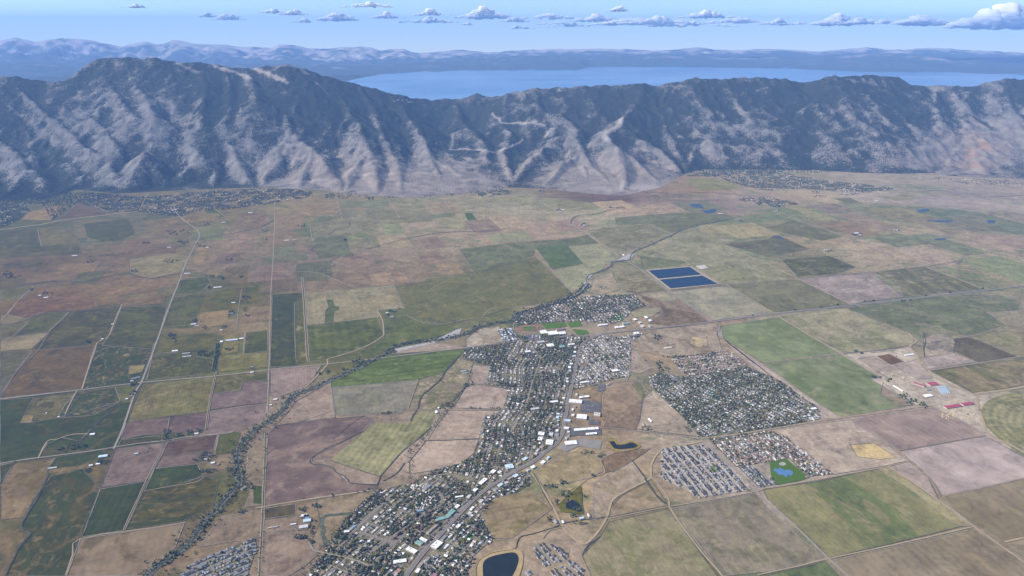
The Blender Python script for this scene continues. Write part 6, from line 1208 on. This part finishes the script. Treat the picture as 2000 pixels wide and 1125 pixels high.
# ---- neighbourhoods
G6 = 'grey grey dark brown tan pale pale white terracotta cream'
region([(1003,632),(1010,615),(1060,604),(1120,584),(1170,577),(1238,576),(1260,598),(1234,606),(1226,618),(1200,632),(1140,628),(1100,629),(1056,632),(1010,635)], AG, 'in the northern neighbourhood by the river', roofs=G6+' pale grey', tree=42, warp=14)
region([(1010,655),(1150,655),(1155,660),(1135,674),(1125,700),(1120,732),(1105,800),(1098,840),(1092,862),(1060,884),(1000,922),(935,960),(905,940),(870,925),(835,928),(850,919),(900,906),(925,888),(938,857),(955,815),(980,802),(993,770),(990,758),(948,750),(958,716),(925,706),(905,700),(905,683),(985,672)], AN, 'in the dense old town west of the highway', roofs=G6, tree=55, warp=16, ground=(126,122,114))
region([(585,1140),(630,1085),(665,1030),(700,990),(735,960),(800,944),(835,930),(870,927),(905,942),(935,962),(900,998),(850,1046),(775,1140)], AH, 'in the leafy lower town west of the highway', roofs=G6, tree=62, warp=9, ground=(122,118,108))
region([(792,1140),(860,1056),(903,1006),(950,962),(1000,930),(1030,920),(1045,940),(1010,962),(958,976),(942,1004),(948,1030),(962,1055),(925,1085),(905,1140)], AH, 'on the east side of the lower highway', roofs=G6+' white pale', tree=42, dens=.8, warp=4, ground=(136,130,122))
region([(1140,668),(1165,658),(1225,656),(1258,651),(1232,668),(1229,735),(1180,745),(1168,752),(1118,762),(1126,715),(1132,686)], AG, 'in the new streets east of the highway bend', roofs='pale cream tan grey dark', tree=14, block=56, lot=16, ground=(146,138,130))
region([(1310,697),(1420,684),(1455,708),(1460,715),(1345,735),(1325,722)], A_EW, 'in the pink roofed estate', roofs='terracotta terracotta tan cream', tree=14, block=54, lot=17, ground=(150,138,134))
region([(1265,735),(1285,728),(1340,738),(1460,716),(1520,742),(1600,800),(1575,826),(1500,838),(1430,849),(1372,855),(1330,812),(1290,775),(1268,748)], A_R+.35, 'in the round eastern suburb', roofs='grey pale tan dark pale grey', tree=50, warp=26, ground=(110,112,106), greenery=(86,98,80))
region([(1384,858),(1435,851),(1500,842),(1530,852),(1628,926),(1575,932),(1540,896),(1500,902),(1465,908),(1437,912)], A_R, 'in the rows of pink and grey roofs by the park', roofs='terracotta pale tan cream grey rust', tree=22, block=54, lot=15, ground=(132,124,120))
region([(1290,888),(1300,873),(1360,869),(1378,872),(1430,916),(1470,952),(1465,958),(1365,972),(1335,955),(1290,935)], A_R, 'in the half built estate of dark roofs', roofs='dark dark dark grey brown', tree=1, block=52, lot=15, size=(14.5, 13), dens=.95, ground=(180,170,156), greenery=(160,150,136), warp=3, streetmat=plain('new_street', alb((168,166,172), 920), var=.06))
region([(1442,913),(1466,909),(1517,947),(1483,952)], A_R, 'in the dark terrace beside the park', roofs='dark grey dark', tree=5, block=50, lot=13, ground=(128,128,134))
region([(345,1140),(362,1112),(385,1096),(440,1074),(502,1049),(500,1075),(478,1140)], A_EW+.35, 'in the estate beside the river', roofs='dark grey dark grey tan blue', tree=8, block=52, lot=15, size=(13, 12), ground=(122,120,118), warp=12)
region([(1040,1072),(1056,1056),(1072,1062),(1112,1076),(1108,1090),(1128,1102),(1155,1140),(1090,1140),(1062,1105),(1042,1085)], A_R+.25, 'in the little new cluster at the bottom', roofs='dark dark grey', tree=1, block=56, lot=17, size=(14, 13), dens=.9, ground=(170,152,130), greenery=(160,142,120), warp=3)
region([(1018,1140),(1020,1122),(1034,1108),(1048,1118),(1060,1140)], A_R+.5, 'in the corner cluster beside the pond', roofs='dark grey', tree=1, block=50, lot=18, dens=.8, ground=(166,150,130), greenery=(160,142,120))
region([(947,812),(962,812),(958,835),(940,860),(935,850)], AG, 'on the new cul de sac west of the old town', roofs='dark grey', tree=3, block=60, lot=20, ground=(156,144,134), z=2.5)
region([(802,948),(836,943),(852,988),(812,996)], direction((802,948),(812,996)), 'in the mobile home park', roofs='cream cream white tan', tree=4, block=27, lot=13, size=(16, 6), street=5, ground=(196,184,160), greenery=(180,170,150), z=2.6, cross=400, walls=('cream',), dens=.95)
region([(808,1038),(828,1012),(838,1018),(814,1048)], AH, 'in the brown roofed condos', roofs='rust brown', tree=18, block=40, lot=15, size=(14, 12), ground=(118,110,104), z=2.62, streets=False)
region([(790,1060),(806,1040),(822,1050),(806,1068)], AH, 'in the brown roofed condos', roofs='rust brown', tree=14, block=40, lot=15, size=(14, 12), ground=(118,110,104), z=2.63, streets=False)
region([(820,1100),(840,1084),(865,1096),(850,1115),(830,1112)], AH, 'in the trailer park near the pond', roofs='white white pale', tree=2, block=22, lot=8, size=(4, 10), street=6, ground=(150,146,138), z=2.64, cross=300, streets=False)
region([(1570,812),(1600,806),(1604,818),(1576,824)], A_EW, 'in the storage rows', roofs='white pale', tree=0, block=24, lot=30, size=(28, 6), street=6, ground=(150,142,134), z=2.65, streets=False)
region([(972,645),(1002,640),(1010,664),(984,668)], AE, 'in the pale blue apartments', roofs='pale white blue', tree=10, block=40, lot=24, size=(22, 12), ground=(128,132,140), z=2.66)
# foothill settlements, drawn as scattered roofs under dark trees
for q, nh, tr, loc in (([(150,396),(200,378),(290,386),(340,380),(430,372),(560,368),(612,376),(600,386),(540,396),(440,410),(380,413),(350,424),(270,414),(215,414)], .42, 22, 'in the western foothill settlement'), ([(0,402),(50,400),(58,414),(38,430),(0,446)], .4, 26, 'in the far left foothill settlement'), ([(1335,344),(1400,333),(1500,328),(1560,343),(1600,352),(1700,362),(1750,369),(1680,376),(1560,369),(1500,373),(1440,361),(1400,346)], .45, 20, 'in the northern foothill settlement'), ([(1440,388),(1500,385),(1562,399),(1520,405),(1470,400)], .4, 20, 'in the hamlet by the far road'), ([(915,380),(940,376),(990,372),(1000,378),(960,384),(925,385)], .3, 20, 'in the tiny hamlet under the tan hills'), ([(1850,350),(1990,352),(2000,362),(1880,360)], .2, 4, 'in the far right settlement')):
    region(q, -.3, loc, block=95, lot=52, roofs='pale white grey tan pale', dens=nh, tree=tr, size=(20, 15), ground=None, streets=False, warp=30)
# each bigger block of trees, farm windbreaks and riverside groves: px, py, half width, half height, count, kind
GROVES = [(10,533,12,3,12,'d'),(22,540,20,4,26,'d'),(92,573,12,3,12,'d'),(175,512,10,3,12,'d'),(285,476,10,2,9,'o'),(355,474,12,3,20,'d'),(335,510,18,3,22,'d'),(263,530,9,3,14,'d'),(345,453,22,6,26,'d'),(400,438,10,5,14,'d'),(392,480,10,4,14,'d'),(448,508,8,2,10,'d'),(410,541,8,5,10,'d'),(430,543,8,4,12,'d'),(410,562,5,4,8,'d'),(473,541,8,3,8,'d'),(482,582,9,4,14,'d'),(452,612,6,5,8,'d'),(480,605,8,4,10,'d'),(385,626,10,4,12,'d'),(483,617,5,3,6,'d'),
 (173,668,6,4,8,'d'),(335,655,10,3,14,'d'),(341,665,4,4,6,'d'),(402,640,5,3,5,'d'),(436,640,8,4,10,'d'),(449,682,10,4,14,'d'),(400,691,20,6,34,'d'),(424,692,6,8,12,'d'),(263,752,9,5,14,'d'),(258,768,8,6,10,'d'),(176,727,3,3,3,'d'),(325,846,6,8,14,'d'),(326,858,8,3,8,'d'),(350,851,12,5,18,'d'),(370,845,8,6,14,'d'),(388,842,6,4,10,'d'),(150,874,24,6,34,'d'),(124,880,12,5,12,'d'),
 (200,902,14,5,26,'d'),(168,919,9,5,14,'d'),(405,893,18,9,36,'d'),(405,920,20,5,24,'d'),(380,899,5,3,5,'d'),(452,924,12,10,24,'o'),(490,950,8,8,8,'d'),(472,1000,8,4,10,'d'),
 (590,995,9,5,12,'o'),(617,990,8,6,12,'d'),(592,1010,6,4,6,'d'),(588,1050,14,5,20,'d'),(608,1037,3,12,10,'r'),(608,1060,3,8,6,'r'),(716,960,8,3,6,'o'),(650,969,3,2,3,'d'),(614,1016,3,4,3,'y'),
 (671,722,4,3,4,'d'),(700,707,14,5,26,'d'),(755,808,18,2,18,'d'),(868,794,8,6,14,'o'),(878,795,9,8,20,'d'),(909,753,5,4,10,'d'),(922,750,3,3,4,'d'),(925,798,14,1.5,8,'d'),(965,798,10,1.5,7,'d'),(640,727,4,3,5,'d'),(625,730,4,3,4,'d'),(552,778,4,4,6,'d'),
 (645,383,12,5,40,'d'),(722,388,10,3,18,'d'),(765,386,14,2,14,'d'),(765,607,8,4,10,'d'),(757,616,5,3,6,'d'),(673,469,7,1.5,8,'d'),(518,452,8,2,8,'d'),(591,442,8,2,10,'d'),(518,468,4,3,5,'d'),(835,384,10,2,8,'d'),(880,381,12,2,14,'d'),(930,377,18,3,26,'d'),(968,374,20,4,32,'d'),(1060,374,12,2,12,'d'),
 (1090,411,5,2,6,'d'),(1143,440,8,4,14,'d'),(1205,406,18,2,24,'d'),(1175,563,8,3,10,'d'),(1285,659,9,6,20,'d'),(1207,622,9,5,12,'d'),(1285,710,8,5,12,'d'),(1296,722,12,6,18,'o'),(1375,705,12,4,16,'d'),(1320,697,30,1.5,26,'o'),(1350,812,18,14,50,'d'),(1345,835,10,10,24,'o'),(1372,845,12,8,22,'o'),(1262,838,12,5,12,'o'),
 (1075,951,15,3,18,'o'),(1101,944,9,5,14,'d'),(1104,965,10,8,30,'o'),(1084,983,7,6,10,'o'),(1126,996,7,5,10,'o'),(1120,1008,14,4,12,'o'),(1132,1022,14,3,10,'y'),(1075,1015,5,6,8,'d'),(1147,884,14,4,18,'y'),(1172,890,8,4,10,'o'),(1157,929,4,3,5,'d'),(1110,980,4,3,6,'y'),(1140,971,4,3,4,'d'),(1030,835,3,3,3,'d'),
 (1670,686,4,3,4,'d'),(1683,690,4,2,4,'d'),(1712,738,11,1.5,9,'d'),(1735,743,7,4,7,'o'),(1765,775,12,5,20,'o'),(1780,785,12,6,22,'o'),(1800,788,8,5,10,'y'),(1805,794,5,3,5,'d'),(1582,931,5,3,3,'d'),(1507,936,4,3,3,'d'),(1115,700,4,12,14,'d'),(1098,690,7,10,20,'d'),(1030,797,4,8,12,'d'),(1068,740,6,8,8,'y'),(1550,60+560,1,1,0,'d'),(60,565,4,2,3,'d'),(1010,578,3,2,0,'d'),(885,627,4,2,3,'d'),(1668,379,6,2,7,'d'),(1595,376,10,3,14,'d'),(1635,366,12,3,10,'d'),(1600,383,16,2,14,'d'),(1720,370,30,3,28,'d'),(1830,349,16,2,14,'d'),(1745,336,10,2,8,'d'),(1995,352,8,3,8,'d'),(1620,491,8,2,8,'d'),(1672,458,14,3,12,'d'),(1750,450,8,2,8,'d'),(1515,413,8,3,8,'d'),(1640,470,5,2,0,'d'),(960,985,10,8,0,'d')]
PLACES = [(80,560,'at the far left farms'),(290,500,'left of the valley road'),(430,560,'at the creek compound east of the valley road'),(420,440,'along the upper valley road'),(470,600,'round the northern farmsteads'),(400,690,'behind the walled stable yard'),(262,760,'at the crossroads farm'),(175,690,'at the brown corrals'),(345,850,'in the hedge above the dark ploughed field'),(145,876,'in the long windbreak by the farm road'),(195,910,'around the grey blue shed'),(400,905,'around the tree covered homestead'),(470,940,'beside the river house'),(600,1005,'around the ranchette'),(595,1050,'south of the ranchette'),(700,707,'on the river bar by the farm road'),(755,808,'in the short row under the grey green field'),(868,794,'beside the white hayfield barn'),(915,752,'on the corner of the pink ploughed field'),(640,727,'on the dry river terrace'),(765,612,'inside the ranch yard'),(600,460,'beside the straight lane farms'),(720,386,'under the tan hills'),(950,376,'at the foot of the tan hills'),(1100,420,'along the cross valley road'),(1175,563,'at the pasture house north of town'),(1285,660,'at the sand yard'),(1207,622,'ringing the round park'),(1290,716,'at the creek mouth near the pink estate'),(1350,820,'on the corner of the round suburb'),(1262,838,'at the tan triangle barn'),(1075,951,'in the row above the fair yard'),(1104,965,'in the big hedge by the small pond'),(1128,1002,'around the small pond lawn'),(1150,886,'in the yellow thicket south of the white hall'),(1115,697,'among the downtown lots'),(1675,688,'at the ranch gate'),(1725,740,'at the north end of the ranch'),(1775,780,'along the ranch drive'),(1530,928,'in the splash park'),(1650,380,'at the far right farms'),(1660,470,'in the tan meadow farms'),(1000,500,'in the middle fields')]
def place(px, py): return min(PLACES, key=lambda q: abs(q[0]-px)+abs(q[1]-py)*1.6)[2]
rg_ = random.Random(77)
for px, py, rx, ry, n, k in GROVES:
    for i in range(n):
        a = rg_.uniform(0, 6.28); q = math.sqrt(rg_.random()); x, y = at(px+rx*q*math.cos(a), py+ry*q*math.sin(a)); d = math.hypot(x, y)
        TREES.append((x, y, rg_.uniform(5, 9)*(1.15 if py < 480 else 1), rg_.choice(k*3+'do'), place(px, py)))
# forest fringe where the mountains meet the valley
for q, n in (([(0,378),(90,376),(160,376),(232,380),(200,390),(150,397),(60,398),(0,402)], 1500), ([(1330,340),(1400,326),(1560,324),(1700,328),(1600,338),(1440,340)], 900), ([(80,398),(112,398),(150,397),(122,420),(100,432),(96,420)], 260), ([(640,378),(700,374),(720,384),(660,388)], 60)):
    w = P(q); xs = [p[0] for p in w]; ys = [p[1] for p in w]; q_ = np.random.default_rng(n); xx = q_.uniform(min(xs), max(xs), n*2); yy = q_.uniform(min(ys), max(ys), n*2); ok = pip(xx, yy, w)
    for x, y in list(zip(xx[ok], yy[ok]))[:n]: TREES.append((x, y, rg_.uniform(6, 10), 'd', 'in the forest fringe'))
# river trees on both banks, creeks with bushes
def line_trees(pts, off, step, sz, kinds, loc, prob=1.0, jit=10, side=(-1, 1)):
    w = [np.array(p) for p in P(smooth_line(pts, 3))]
    for a, b in zip(w[:-1], w[1:]):
        L = np.hypot(*(b-a)); d = (b-a)/(L+1e-6); nn = np.array([-d[1], d[0]]); t = rg_.uniform(0, step)
        while t < L:
            for s in side:
                if rg_.random() < prob:
                    p = a+d*t+nn*s*(off+rg_.expovariate(1/jit)); TREES.append((p[0], p[1], rg_.uniform(*sz), rg_.choice(kinds), loc))
            t += step
i0 = next(i for i, p in enumerate(RIVERPTS) if p[1] > 800)
line_trees(RIVERPTS[i0:], 9, 7, (3.5, 9.5), 'ddoooodoy', 'on the river bank', .85, 15)
line_trees(RIVERPTS[i0:], 20, 11, (3.5, 7.5), 'oody', 'on the river bank', .55, 30)
im = next(i for i, p in enumerate(RIVERPTS) if p[1] > 572)
line_trees(RIVERPTS[im:i0+1], 9, 10, (4.5, 8.5), 'ddo', 'on the middle river', .6, 12)
line_trees([(1147,555),(1120,580),(1075,596),(1040,606),(1010,615)], 14, 8, (5, 8), 'ddd', 'on the northern river bend', .9, 18)
line_trees(RIVERPTS[:im], 12, 30, (3, 6), 'do', 'on the upper river', .45, 10)
line_trees([(922,715),(915,750),(900,762),(882,787),(870,807),(850,830),(832,850),(817,872),(800,880),(802,904),(799,936)], 3, 14, (4, 7.5), 'ddo', 'along the town creek', .62, 7)
line_trees([(425,672),(424,690),(420,710),(418,727)], 6, 9, (4, 6.5), 'dd', 'in the farm avenue', .8, 3)
line_trees([(585,1140),(612,1100),(640,1062),(668,1028),(702,988),(738,956)], 4, 16, (4, 6.5), 'ddo', 'along the town edge', .7, 8)
line_trees([(800,945),(830,930),(870,920)], 4, 14, (4, 6), 'dd', 'along the town edge', .7, 6)
line_trees([(500,994),(612,974),(700,961),(737,950)], 5, 70, (3.5, 6), 'd', 'along the farm road', .35, 4)
line_trees([(507,1125),(514,994),(519,844)], 5, 40, (3, 5), 'do', 'along the straight lane', .45, 5)
line_trees([(1390,845),(1500,834),(1560,828)], 8, 14, (3, 5), 'do', 'along the suburb road', .6, 5)
line_trees([(1090,838),(1365,856)], 8, 26, (2.5, 4.5), 'do', 'along the cross road', .4, 5)
line_trees([(275,864),(320,859)], 5, 12, (3, 5), 'do', 'along the farm road', .6, 4); line_trees([(266,868),(290,872),(292,884)], 3, 10, (2, 3.5), 'd', 'round the triangular lot', .8, 3)
line_trees([(1310,700),(1415,688)], 5, 10, (2.5, 4), 'do', 'above the pink roofed estate', .8, 4, side=(1,))
for px, py in ((1552,607),(1602,602),(1636,597),(1688,590),(1706,589),(1762,589),(1767,589),(1778,588),(1808,579),(1856,573),(1920,565),(1470,618)):
    for k in range(3):
        x, y = at(px+k*1.2, py); TREES.append((x, y+14, 7, 'd', 'beside the highway'))
for px, py in ((177,723),(655,817),(618,728),(575,785),(648,812),(1278,845),(470,918),(480,935),(457,866),(520,877),(519,882),(697,909),(802,895),(808,884),(1380,660),(1373,676),(1355,665),(1260,705),(1242,720),(1238,700),(1400,655),(1408,662),(1425,672),(1890,810),(1912,802),(1750,697),(288,939),(213,640),(478,822),(520,1000),(575,812),(450,822),(403,840)): x, y = at(px, py); TREES.append((x, y, 5.5, 'd', 'standing alone in the fields'))

TOWNP = [(864,1012,'round the green roofed inn'),(750,1100,'by the downtown car park'),(915,1050,'round the bright green park'),(825,972,'beside the mobile home park'),(853,1066,'by the large white block'),(800,1075,'by the condo corner'),(650,1050,'on the western town edge'),(690,1035,'near the bright blue roofed house'),(640,1105,'in the far western blocks'),(700,1110,'south of the town road bend'),(745,1050,'in the middle of the lower town'),(760,990,'in the northern lower town'),(780,1025,'north of the brown condos'),(720,1000,'along the northwest edge'),(830,1110,'beside the trailer park'),(880,1090,'east of the trailer park'),(940,1030,'west of the tan meadow'),(905,965,'by the thin white building'),(800,1115,'at the lowest highway stretch'),(600,1110,'in the westernmost corner'),(870,1035,'east of the tan motel'),(1050,1062,'on its upper row'),(1075,1075,'on its middle street'),(1100,1085,'on its right hand bend'),(1130,1105,'on its lower street'),(1030,1115,'at the round court'),(1145,1122,'in its last row'),(400,1105,'on its left curve'),(430,1085,'in its upper row'),(470,1070,'in its far right row'),(450,1105,'in its central loop'),(485,1095,'on its right edge'),(425,1120,'in its bottom row'),(300,1110,'at the lower end'),(345,1080,'above the last bend'),(385,1050,'at the brown field corner'),(420,1000,'beside the mixed green field'),(455,960,'below the homestead'),(467,900,'along the homestead reach'),(490,845,'at the upper reach'),(530,820,'near the lane corner'),(690,1075,'above the town road crossing'),(770,1070,'west of the condos'),(730,1075,'by the pale town road')]
def refine(x, y, loc):
    if not any(k in loc for k in ('lower town', 'lower highway', 'little new', 'corner cluster', 'beside the river', 'river bank', 'along the town edge')): return loc
    px, py = proj(x, y, 0); return loc+' '+min(TOWNP, key=lambda q: (q[0]-px)**2+1.8*(q[1]-py)**2)[2]
SHORT = {'in the leafy lower town west of the highway': 'in the leafy lower town', 'on the east side of the lower highway': 'east of the lower highway', 'in the little new cluster at the bottom': 'in the little new cluster', 'in the corner cluster beside the pond': 'in the corner cluster', 'in the estate beside the river': 'in the riverside estate'}
# ---- build houses: the 300 that show largest as things, the rest as one mass
def house_geo(w, d, h):
    e = .6; wv = np.array([(-w/2,-d/2,-1),(w/2,-d/2,-1),(w/2,d/2,-1),(-w/2,d/2,-1),(-w/2,-d/2,h),(w/2,-d/2,h),(w/2,d/2,h),(-w/2,d/2,h),(-w/2,0,h+d*.22),(w/2,0,h+d*.22)])
    wf = [(0,1,5,4),(1,2,6,5),(2,3,7,6),(3,0,4,7),(4,8,7,7),(5,6,9,9)]
    rv = np.array([(-w/2-e,-d/2-e,h-.1),(w/2+e,-d/2-e,h-.1),(w/2+e,d/2+e,h-.1),(-w/2-e,d/2+e,h-.1),(-w/2-e,0,h+d*.24),(w/2+e,0,h+d*.24)])
    return wv, wf, rv, [(0,1,5,4),(2,3,4,5)]
PX_, PY_ = proj(np.array([h[0] for h in HOUSES]), np.array([h[1] for h in HOUSES]), 3.)
dist = np.array([math.hypot(h[0], h[1]) for h in HOUSES]); inview = (PX_ > 2) & (PX_ < 1998) & (PY_ < 1122)
order = sorted(range(len(HOUSES)), key=lambda i: (not inview[i], dist[i])); top = set(order[:295])
BW = mesh('house', *[(lambda g: (g[0].tolist(), [tuple(dict.fromkeys(f)) for f in g[1]]))(house_geo(12, 11, 3.5))][0], [WALLM['cream']])
HM = {k: mesh('house', house_geo(12, 11, 3.5)[0].tolist(), [tuple(dict.fromkeys(f)) for f in house_geo(12, 11, 3.5)[1]], [m]) for k, m in WALLM.items()}
RM = {k: mesh('roof', house_geo(12, 11, 3.5)[2].tolist(), house_geo(12, 11, 3.5)[3], [m]) for k, m in ROOFM.items()}
CH = mesh('chimney', [(i*.5+2, j*.5+1, c) for c in (4, 7) for i, j in ((-1,-1),(1,-1),(1,1),(-1,1))], [(0,1,5,4),(1,2,6,5),(2,3,7,6),(3,0,4,7),(4,5,6,7)], [ROOFM['brown']])
rk_words = dict(grey='grey', dark='charcoal', brown='brown', tan='tan', pale='pale grey', white='white', terracotta='terracotta', rust='rust brown', blue='blue grey', cream='cream', teal='teal', ice='ice blue')
mw, mr = {}, {}
Wv, Wf, Wm, Rv, Rf, Rm = [], [], [], [], [], []; wo = ro_ = 0
rkeys = list(ROOFM); wkeys = list(WALLM)
for i, (x, y, th, w, d, h, rk, wk, loc) in enumerate(HOUSES):
    z = ground_z(x, y)+2.4
    if i in top:
        loc0 = loc; loc = refine(x, y, loc)
        for k_, v_ in SHORT.items(): loc = loc.replace(k_, v_)
        mob = 'mobile' in loc0 or 'trailer' in loc0
        o = link('house' if not mob else 'mobile_home', HM[wk], label=f'{rk_words[rk]} roofed {"mobile home" if mob else "house"} {loc}', category='mobile home' if mob else 'house', group=f'{rk_words[rk]} roofed homes {loc}')
        o.location = (x, y, z); o.rotation_euler = (0, 0, th); o.scale = (w/12, d/11, h/3.5)
        link('roof', RM[rk], o); 
        if i % 3 == 0: link('chimney', CH, o)
        continue
    wv, wf, rv, rf = house_geo(w, d, h); c, s = math.cos(th), math.sin(th)
    R2 = np.array([[c, s], [-s, c]])
    wv[:, :2] = wv[:, :2]@R2+[x, y]; wv[:, 2] += z; rv[:, :2] = rv[:, :2]@R2+[x, y]; rv[:, 2] += z
    Wv.append(wv); Wf += [[q+wo for q in f] for f in wf[:4]]; Wm += [wkeys.index(wk)]*4; wo += 10
    Rv.append(rv); Rf += [[q+ro_ for q in f] for f in rf]; Rm += [rkeys.index(rk)]*2; ro_ += 6
Rf2 = [[q+wo for q in f] for f in Rf]
link('distant_houses', fast_mesh('distant_houses', np.concatenate(Wv+Rv), np.array(Wf+Rf2), [WALLM[k] for k in wkeys]+[ROOFM[k] for k in rkeys], Wm+[q+len(wkeys) for q in Rm]), kind='stuff')

# ---- trees
def crown_geo(seed, base, n, spread):
    nn = np.random.default_rng(seed); V = []; Fc = []; o = 0
    for k in range(n):
        a = nn.uniform(0, 6.28); q = nn.uniform(.15, .62)*spread if n > 1 else 0; zc = 1.05+nn.uniform(-.35, .45); r = nn.uniform(.42, .68) if n > 1 else .95
        v = base*r*(1+nn.uniform(-.22, .22, (len(base), 1))); v[:, 2] *= 1.05; V.append(v+[math.cos(a)*q, math.sin(a)*q, zc]); Fc.append((JF if base is JV else IF)+o); o += len(v)
    return np.concatenate(V), np.concatenate(Fc)
TC = dict(d=(.036, .052, .034), o=(.085, .098, .045), y=(.17, .14, .055), r=(.09, .035, .04))
TM = {k: plain('foliage_'+k, c, var=.45, scale=3.5) for k, c in TC.items()}
BARK = plain('bark', (.10, .08, .065))
CR = {(k, s): fast_mesh('crown', *crown_geo(40+s, JV, 5, 1.), [TM[k]]) for k in TC for s in range(3)}
TRUNK = mesh('trunk', [(math.cos(t)*r, math.sin(t)*r, z) for z, r in ((0, .12), (.5, .08), (1.1, .04)) for t in np.linspace(0, 2*math.pi, 7)[:-1]], [(r*6+i, r*6+(i+1) % 6, (r+1)*6+(i+1) % 6, (r+1)*6+i) for r in range(2) for i in range(6)], [BARK])
TX = np.array([t[0] for t in TREES]); TY = np.array([t[1] for t in TREES]); TP = proj(TX, TY, 3.); TD = np.hypot(TX, TY); sz = np.array([t[2] for t in TREES])/np.sqrt(TD**2+ALT**2)
vis = (TP[0] > 2) & (TP[0] < 1998) & (TP[1] < 1120)
order = np.argsort(np.where(vis, -sz, 1)); top = set(int(i) for i in order[:295])
words = dict(d='dark green', o='olive green', y='yellow autumn', r='dark red')
rt = random.Random(3)
TV, TFc, TMi = [], [], []; o_ = 0; tk = list(TC)
lowg = [crown_geo(70+s, JV, 1, 0) for s in range(4)]; midg = [crown_geo(90+s, JV, 3, .8) for s in range(4)]
for i, (x, y, r, k, loc) in enumerate(TREES):
    z = ground_z(x, y)+2.4
    if i in top:
        loc = refine(x, y, loc)
        for k_, v_ in SHORT.items(): loc = loc.replace(k_, v_)
        o = bpy.data.objects.new('tree', None); COL.objects.link(o); o.location = (x, y, z); o.rotation_euler = (0, 0, rt.uniform(0, 6)); o.scale = (r, r, r*rt.uniform(.9, 1.2))
        szw = 'low' if r < 4.8 else 'tall' if r > 6.6 else 'medium'; o['label'] = f'{szw} {words[k]} tree {loc}'; o['category'] = 'tree'; o['group'] = f'{szw} {words[k]} trees {loc}'
        link('crown', CR[(k, rt.randrange(3))], o); link('trunk', TRUNK, o); continue
    if TD[i] > 15500 or TP[0][i] < -60 or TP[0][i] > 2060: continue
    g = (midg if TD[i] < 5200 else lowg)[rt.randrange(4)]; a = rt.uniform(0, 6); c, s = math.cos(a)*r, math.sin(a)*r
    v = g[0]@np.array([[c, s, 0], [-s, c, 0], [0, 0, r*rt.uniform(.8, 1.15)]])+[x, y, z-.25*r]
    TV.append(v); TFc.append(g[1]+o_); TMi += [tk.index(k)]*len(g[1]); o_ += len(v)
link('distant_trees', fast_mesh('distant_trees', np.concatenate(TV), np.concatenate(TFc), [TM[k] for k in tk], TMi), kind='stuff')
print('COUNTS houses', len(HOUSES), 'trees', len(TREES), 'tree faces', len(TMi))
